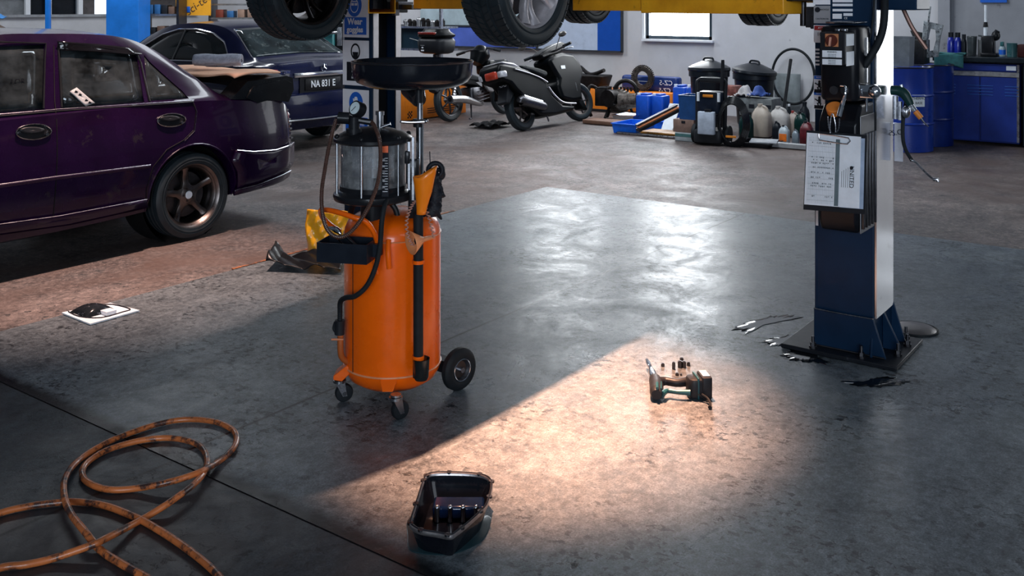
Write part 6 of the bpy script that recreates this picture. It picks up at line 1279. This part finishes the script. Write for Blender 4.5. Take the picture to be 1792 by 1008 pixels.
mb = MB(); mb.grid(lambda u, v: ((u-.5)*.45, (v-.5)*.35, .02+.05*abs(math.sin(u*7+v*5)*math.cos(v*8))), 16, 12); q = G(858, 222); one('floor_rag', mb, mat('rag_black', (.012, .012, .014), .8), 'small black rag on the floor between moped and scooter', 'rag', (q.x, q.y, .0), solid=.008)
# ---- drums and cabinet at right
DRB = mat('drum_blue', (.003, .035, .30), .30, coat=.4, scale=3, var=.2)
def drum(px, x, lab, m=DRB):
    q = PA(px, 251, x); r = .29; g = Vector((x+r, q.y, 0)); h = .92; t = empty('oil_drum', g, 0, lab, 'drum', 'blue oil drums'); pr = [(0, .01), (r*.96, .01), (r, 0), (r, .30)]
    for zz in (.305, .615): pr += [(r, zz-.015), (r+.012, zz), (r, zz+.015)]
    pr += [(r, h-.01), (r+.006, h), (r-.004, h+.004), (r-.01, h-.015), (0, h-.015)]; mb = MB(); mb.lathe(pr, n=48); mb.build('drum_body', m, t); mb = MB(); mb.torus((0, 0, h), r, .008, n=48); mb.build('drum_rim', BLK, t); return t, g
t1, g1 = drum(1572, 11.15, 'blue oil drum beside the lift column with a pale label'); t2, g2 = drum(1610, 11.75, 'blue oil drum standing behind and right of the labelled drum', mat('drum_blue_dark', (.002, .02, .17), .35))
d0_ = Vector((-.62, -.78, 0)).normalized()
lab_p = Vector((-.255, -.14, .56)); mb = MB(); mb.lathe([(.292, .50), (.294, .50), (.294, .63), (.292, .63)], n=10, a0=R(208), a1=R(236), closedp=True); lb = mb.build('drum_label', WHB, t1)
a_ = R(222); text('THERMO', .038, 'printing', INK, lb, (.296*math.cos(a_), .296*math.sin(a_), .59), (-math.sin(a_)*-1, math.cos(a_)*-1, 0) if False else (math.sin(a_)*-1, math.cos(a_), 0), (0, 0, 1)); text('BASE', .038, 'printing', INK, lb, (.296*math.cos(a_), .296*math.sin(a_), .54), (-math.sin(a_), math.cos(a_), 0), (0, 0, 1))
openbin('grey_bucket', 1556, 1592, 64, 101, 11.3, mat('bucket_grey', (.13, .15, .17), .5), 'grey square bucket standing on the labelled blue drum', .925)
bx('black_parts_box', 1591, 70, 1616, 101, 11.75, .3, mat('ribbed_black', (.010, .011, .013), .5, var=.5, scale=30), 'black ribbed box on the rear blue drum beside the grey bucket', 'box', .01, base=.93)
# bent metal bracket
P_ = [PA(x, y, 11.9) for x, y in ((1616, 36), (1650, 44), (1644, 70), (1641, 100), (1612, 102), (1612, 88))]; Hq = [PA(x, y, 11.9) for x, y in ((1627, 50), (1637, 52), (1638, 70), (1633, 88), (1624, 90), (1623, 70))]; c_ = P_[4]
mb = MB(); n_ = 6
V1 = [(0., p.y-c_.y, p.z-c_.z) for p in P_]; V2 = [(0., p.y-c_.y, p.z-c_.z) for p in Hq]; mb.loft([[(0, a[1], a[2]) for a in V1], [(0, a[1], a[2]) for a in V2], [(.05, a[1], a[2]) for a in V2], [(.05, a[1], a[2]) for a in V1], [(0, a[1], a[2]) for a in V1]])
mb.box((-.02, V1[0][1]-.05, .35), (.02, .02, .5), rx=.12); o = one('metal_bracket', mb, mat('painted_metal', (.30, .33, .35), .45, .5, var=.6, scale=12, dirt=((.02, .02, .025), .52)), 'scuffed metal panel with a cut-out standing on the drums left of the cabinet', 'panel', c_, bevel=.004)
mb = MB(); q = PA(1602, 58, 12.1); mb.prism([(0, 0), (.16, .03), (.10, -.12), (.04, -.10)], 0, .08, 'X'); mb.tube([(0.03, .08, -.05), (.0, -.02, -.25)], .012, 8, 0); one('metal_scoop', mb, mat('scoop_dark', (.05, .06, .065), .4, .6), 'dark pointed sheet metal scoop behind the metal panel on the drums', 'scoop', (q.x, q.y-.1, q.z))
# cabinet
CX0 = 12.35; ya, yb2 = PA(1650, 150, CX0).y, PA(1784, 150, CX0).y; zt = PA(1715, 104, CX0).z
wc = (ya+yb2)/2; W_ = ya-yb2; cb_ = empty('workbench_cabinet', (CX0+.3, wc, 0), label='blue steel workbench cabinet with two louvred doors under a black worktop, far right', cat='cabinet')
mb = MB(); mb.box((0, 0, zt/2-.01), (.60, W_, zt-.08)); mb.build('cabinet_body', mat('cabinet_blue', (.004, .022, .19), .4, scale=3), cb_, bevel=.004)
for i, s2 in enumerate((1, -1)):
    mb = MB(); mb.box((-.312, s2*W_*.245, .045+(zt-.24)/2), (.02, W_*.47, zt-.245)); dr_ = mb.build('door', mat('door_blue', (.004, .028, .24), .4, scale=3), cb_, bevel=.003)
    for gy in (-.12, .12):
        for k in range(4): mb = MB(); mb.rbox((-.324, s2*W_*.245+gy*1.1, zt-.30-k*.035), (.008, .14, .010), .003); mb.build('louvre', mat('louvre_blue', (.012, .08, .36), .4), dr_)
mb = MB(); mb.box((-.315, 0, zt-.165), (.03, W_, .055)); mb.build('steel_rail', ALU, cb_, bevel=.003); mb = MB(); mb.box((-.31, -.03, zt-.095), (.02, W_*.8, .06)); mb.build('drawer', mat('door_blue', (.004, .028, .24), .4), cb_, bevel=.003)
mb = MB(); mb.box((-.02, -.55, zt-.0), (.70, W_+1.3, .055)); mb.build('worktop', mat('worktop', (.012, .018, .024), .35), cb_, bevel=.005); mb = MB(); mb.box((-.31, -W_/2+.01, zt/2), (.025, .025, zt-.1)); mb.build('corner_post', STL, cb_)
mb = MB(); mb.box((0, -W_/2-.66, zt/2-.02), (.60, 1.25, zt-.07)); mb.build('side_cabinet', mat('side_dark', (.010, .014, .022), .5), cb_, bevel=.004)
mb = MB(); mb.box((-.32, -W_*.40, zt-.09), (.006, .10, .05)); mb.build('sticker', WHB, cb_, smooth=0)
q = PA(1658, 108, CX0-.03); mb = MB(); mb.grid(lambda u, v: (-.065-.008*math.sin(u*9), .16-.32*u, .06-.15*v+.012*math.sin(u*11)*v), 14, 8); mb.grid(lambda u, v: (-.05+.2*v, .16-.32*u, .062+.008*math.sin(u*9+v*7)), 14, 6); one('teal_cloth', mb, mat('cloth_teal', (.03, .14, .15), .85, var=.3, scale=20), 'teal cloth hanging over the left front corner of the worktop', 'cloth', (CX0-.035, q.y-.03, zt-.002), solid=.006)
zw = zt+.03
def bt(name, px, yt, rpx, m, label, cat='bottle', **kw): D = PA(px, 98, CX0+.22); return bottle(name, px, yt, 98+2, rpx, m, label, cat, D=(D.x*SX+D.y*CX), **kw)
LTH = [(0, 0), (.95, 0), (1, .03), (1, .60), (.80, .74), (.62, .78), (.62, .80)]
def place(o):
    if isinstance(o, tuple): o = o[0]
    o.location.z = zw; return o
BB = mat('bottle_blue', (.006, .018, .30), .3, coat=.5)
place(bt('blue_bottle', 1664, 60, 6, BB, 'left of the two dark blue bottles on the worktop', prof=LTH, capm=DKB, group='blue bottles on the worktop')); place(bt('blue_bottle', 1676, 60, 6, BB, 'right of the two dark blue bottles on the worktop', prof=LTH, capm=DKB, group='blue bottles on the worktop'))
place(bt('black_bottle', 1687, 63, 4.5, DKB, 'slim black bottle right of the two blue bottles', prof=LTH, capm=DKB)); JUG = [(0, 0), (.8, 0), (.85, .03), (1., .88), (1.05, .95), (.97, .98), (.8, .05), (0, .04)]
SMK = mat('smoky_plastic', (.05, .06, .065), .35, var=.4)
j_ = place(bt('measuring_jug', 1701, 65, 8, SMK, 'smoky grey measuring jug on the worktop', 'jug', prof=JUG)); mb = MB(); mb.tube([(0, -.07, .24), (0, -.12, .22), (0, -.11, .12), (0, -.07, .08)], .009, 8); mb.build('handle', SMK, j_)
place(bt('metal_canister', 1717, 70, 5, mat('dull_steel', (.12, .125, .13), .4, .7), 'grey metal canister left of the small black bench machine', 'canister', prof=[(0, 0), (1, 0), (1, .9), (.9, .96), (0, .98)]))
q = PA(1733, 98, CX0+.25); ds = empty('stand_drill', (q.x, q.y, zw), label='small black bench machine with an upright white tube on the worktop', cat='machine')
mb = MB(); mb.rbox((0, 0, .02), (.22, .18, .04), .02); mb.rbox((0, .02, .13), (.14, .14, .22), .02); mb.ball((0, -.06, .24), .06, 14, (1, .8, 1)); mb.tube([(0, -.02, .2), (0, -.08, .30)], .03, 10, 0); mb.build('machine_body', BLK, ds); mb = MB(); mb.cyl((0, .05, .2), (0, .05, .34), .022); mb.cyl((0, .05, .40), (0, .05, .60), .014); mb.build('tube', WHB, ds); mb = MB(); mb.cyl((0, .05, .34), (0, .05, .40), .03, .02); mb.build('collar', BLK, ds)
sb, r_, h_ = bt('spray_bottle', 1754, 76, 5.5, mat('spray_clear', (.35, .45, .50), .3), 'white spray bottle with teal trigger head and blue label on the worktop', 'spray bottle', prof=LTH); place(sb); mb = MB(); mb.rbox((0, -.0, h_*.92), (.07, .035, .05), .01); mb.cyl((0, 0, h_*.78), (0, 0, h_*.9), .02); mb.build('trigger', mat('trigger_teal', (.02, .14, .15), .4), sb); mb = MB(); mb.lathe([(r_*1.01, h_*.15), (r_*1.02, h_*.5)], n=24); mb.build('label', SBL, sb)
place(bt('teal_container', 1771, 76, 8, mat('teal_clear', (.04, .12, .13), .3), 'squat teal container right of the spray bottle', 'container', prof=[(0, 0), (1, 0), (1.05, .95), (1.1, 1), (0, .98)]))
bx('dark_red_case', 1780, 78, 1830, 98, CX0+.2, .2, mat('case_red', (.05, .012, .012), .5), 'dark case at the far right edge of the worktop', 'case', base=zw)
q = PA(1737, 0, XB-.2); mb = MB(); mb.box((0, 0, .11), (.02, .30, .24)); sg = one('wall_sign', mb, SBL, 'blue and white sign high on the wall above the worktop', 'sign', (XB-.14, q.y, PA(1737, 3, XB-.14).z)); text('EXIT 2', .05, 'printing', WHT, sg, (-.012, -.05, .04), (0, -1, 0), (0, 0, 1)) if False else None
# ================================================================== left background
BCL = mat('column_blue', (.01, .19, .68), .45, scale=2, var=.25)
def post(name, px0, px1, D, m, label, h=4.5, dep=.3, cat='column'):
    a, b = PD(px0, 50, D), PD(px1, 50, D); w = (a-b).length; c = (a+b)/2; mb = MB(); mb.box((0, 0, h/2), (w, dep, h)); return one(name, mb, m, label, cat, (c.x, c.y, 0), rz=R(-53.73), smooth=0, bevel=.005)
post('blue_pillar', 197, 253, 15.6, BCL, 'wide bright blue pillar behind the dark blue car', dep=.5); post('blue_pipe', 80.5, 88, 15.5, BCL, 'thin blue upright pipe far left behind the purple car roof', dep=.07, cat='pipe')
# ribbon window in the left wall
e = MB(); zA0, zA1 = 1.41, 1.78
xs_ = lambda px: PB(px, 15, 18.1).x
def pane(name, px0, px1, m, y=18.1): a, b = xs_(px0), xs_(px1); mb = MB(); mb.box(((a+b)/2, y, (zA0+zA1)/2), (abs(b-a), .02, zA1-zA0)); o = mb.build(name, m, smooth=0); return tag(o, kind='structure')
pane('window_3', -300, 42, mat('frosted_pane', (.16, .17, .18), .4)); pane('window_4', 44, 132, mat('dark_pane', (.008, .010, .014), .1)); pane('window_5', 138, 165, mat('brown_pane', (.07, .06, .06), .3)); pane('window_6', 165, 200, mat('bright_pane', (.6, .65, .7), .4, emit=((.85, .93, 1), 1.2))); pane('window_7', 250, 420, mat('brown_pane', (.07, .06, .06), .3))
for px in (43, 80, 135): mb = MB(); mb.box((xs_(px), 18.0, (zA0+zA1)/2), (.09, .06, zA1-zA0)); tag(mb.build('trim_3', mat('white_trim', (.75, .77, .8), .5), smooth=0), kind='structure')
mb = MB(); mb.box((4, 17.98, zA0), (18, .08, .05)); tag(mb.build('trim_4', mat('sill_grey', (.30, .31, .33), .6), smooth=0), kind='structure')
# orange banner and shelves behind the blue car
a, b = PD(308, 27, 16.5), PD(369, 27, 16.5); c = (a+b)/2; mb = MB(); w = (a-b).length; mb.box((0, 0, .5), (w, .03, 1.)); bn = one('banner', mb, mat('banner_orange', (.90, .40, .02), .5, var=.06), 'orange yellow banner with slanting dark lettering behind the blue car', 'banner', (c.x, c.y, a.z), rz=R(-53.73), smooth=0)
text('sci-tech', .19, 'banner_letters', mat('banner_brown', (.10, .05, .02), .6), bn, (.13, -.018, .22), (.80, 0, .60), (-.45, 0, .9))
for k in range(2): ch(bn, 'badge', (-.17+.09*k, -.018, .10), (.065, .006, .10), SBL)
def shelfunit(name, px0, px1, D, levels, label, seed):
    a, b = PD(px0, 50, D), PD(px1, 50, D); c = (a+b)/2; w = (a-b).length; t = empty(name, (c.x, c.y, 0), R(-53.73), label, 'shelf'); rr = random.Random(seed)
    for s2 in (-1, 1): mb = MB(); mb.box((s2*w/2, 0, 1.1), (.04, .4, 2.2)); mb.build('upright', DST, t)
    for z in levels: mb = MB(); mb.box((0, 0, z), (w, .4, .03)); mb.build('shelf_board', ALU, t)
    return t, c, w-.12, rr
cols = [mat('box_brown', (.16, .09, .06), .7), mat('box_white', (.5, .52, .55), .5), mat('box_red', (.25, .05, .03), .5), mat('box_dark', (.02, .022, .026), .5), mat('box_tan', (.30, .19, .14), .7), mat('box_blue', (.03, .14, .35), .5)]
cnames = ['brown', 'white', 'red', 'black', 'tan', 'blue']
pos_words = ['leftmost', 'second from the left', 'third from the left', 'fourth from the left', 'fifth from the left', 'sixth from the left']
def fill(c, w, rr, z, n, where, hh=(.10, .18), grp='boxes'):
    used = 0
    for k in range(n):
        x = -w/2+(k+.5)*w/n; h = rr.uniform(*hh); i = rr.randrange(6); mb = MB(); mb.rbox((0, 0, h/2), (w/n*rr.uniform(.6, .9), .25, h), .01)
        p = Vector((c.x, c.y, 0))+RD*x-FD*.03; one('parts_box', mb, cols[i], '%s box, %s, %s' % (cnames[i], pos_words[k], where), 'box', (p.x, p.y, z+.016), grp, rz=R(-53.73))
t, c, w, rr = shelfunit('parts_shelf', 256, 318, 16.2, (1.12, 1.45, 1.78), 'open steel shelf between the blue pillar and the orange banner', 5); fill(c, w, rr, 1.45, 4, 'middle board of shelf by the blue pillar', grp='boxes on the shelf by the pillar'); fill(c, w, rr, 1.12, 3, 'lower board of shelf by the blue pillar', grp='boxes on the shelf by the pillar')
t, c, w, rr = shelfunit('parts_rack', 373, 460, 17.2, (1.15, 1.38, 1.62), 'steel rack of boxes right of the orange banner above the blue car', 9); fill(c, w, rr, 1.38, 4, 'upper board of rack right of the banner', grp='boxes on the rack by the banner'); fill(c, w, rr, 1.15, 3, 'lower board of rack right of the banner', grp='boxes on the rack by the banner')
# teal frame left of the safety signs
TFR = mat('teal_frame', (.02, .20, .22), .5, scale=4, var=.3); c = PD(575, 60, 14.0); tf = empty('teal_machine', (c.x, c.y, 0), R(-53.73), label='teal steel machine with a grey crossbar between the blue car and the lift column', cat='machine')
mb = MB(); mb.rbox((-.1, 0, .75), (.40, .4, 1.45), .02); mb.build('machine_body', TFR, tf); mb = MB(); mb.rbox((.02, -.05, 1.42), (.5, .3, .10), .02); mb.build('machine_head', TFR, tf); mb = MB(); mb.tube([(-.3, -.25, 1.22), (.2, -.25, 1.22)], .022, 10, 0); mb.box((.2, -.25, 1.17), (.06, .05, .26)); mb.build('crossbar', STL, tf); mb = MB(); mb.box((.15, .1, .7), (.12, .3, 1.3)); mb.build('side_panel', BLK, tf)
# metal rack right of the left column, with engine parts, dark board and white drawing
RX = 11.9; a, b = PA(697, 85, RX), PA(772, 85, RX); yc = (a.y+b.y)/2; w = abs(a.y-b.y); rk = empty('steel_rack', (RX, yc, 0), label='steel rack with dark lower board and engine parts, just right of the left lift column', cat='rack')
zr1, zr2, zr3 = PA(735, 48, RX).z, PA(735, 87, RX).z, 2.2
for s2 in (-1, 1): mb = MB(); mb.box((0, s2*w/2, 1.1), (.05, .04, 2.2)); mb.build('upright', STL, rk)
for z in (zr1, zr2, 1.95): mb = MB(); mb.box((.2, 0, z), (.45, w, .03)); mb.build('shelf_board', STL, rk)
mb = MB(); mb.box((.06, 0, (zr1+zr2)/2), (.02, w-.04, zr1-zr2-.03)); mb.build('dark_board', mat('board_navy', (.006, .018, .03), .4), rk, smooth=0)
mb = MB(); 
mb.tube([(.045, .25, -.02), (.045, .1, -.05), (.045, -.05, -.08), (.045, -.25, -.02)], .004, 6, 4); mb.tube([(.045, -.1, -.04), (.045, -.2, .02), (.045, -.3, .08)], .018, 6, 4, rib=.6, spacing=.02); mb.v = [v+Vector((0, 0, (zr1+zr2)/2+.02)) for v in mb.v]; mb.build('chalk_mark', mat('chalk', (.45, .47, .48), .8), rk)
rr = random.Random(4)
for k in range(9):
    y_ = yc+w/2-(k+.6)*w/9.4; h = rr.uniform(.08, .15); mb = MB(); mb.cyl((0, 0, 0), (0, 0, h*.7), rr.uniform(.03, .05), n=14); mb.ball((0, .01, h*.75), .04, 10); one('engine_part', mb, EN2 if k % 3 else ALU, 'small engine part, number %s along the upper board of the rack right of the left column' % ['one', 'two', 'three', 'four', 'five', 'six', 'seven', 'eight', 'nine'][k] if False else 'small dark metal engine part standing on the steel rack right of the left lift column' if k % 3 else 'small bright metal engine part standing on the steel rack right of the left lift column', 'engine part', (RX+.12, y_, zr1+.016), 'dark engine parts on the steel rack' if k % 3 else 'bright engine parts on the steel rack')
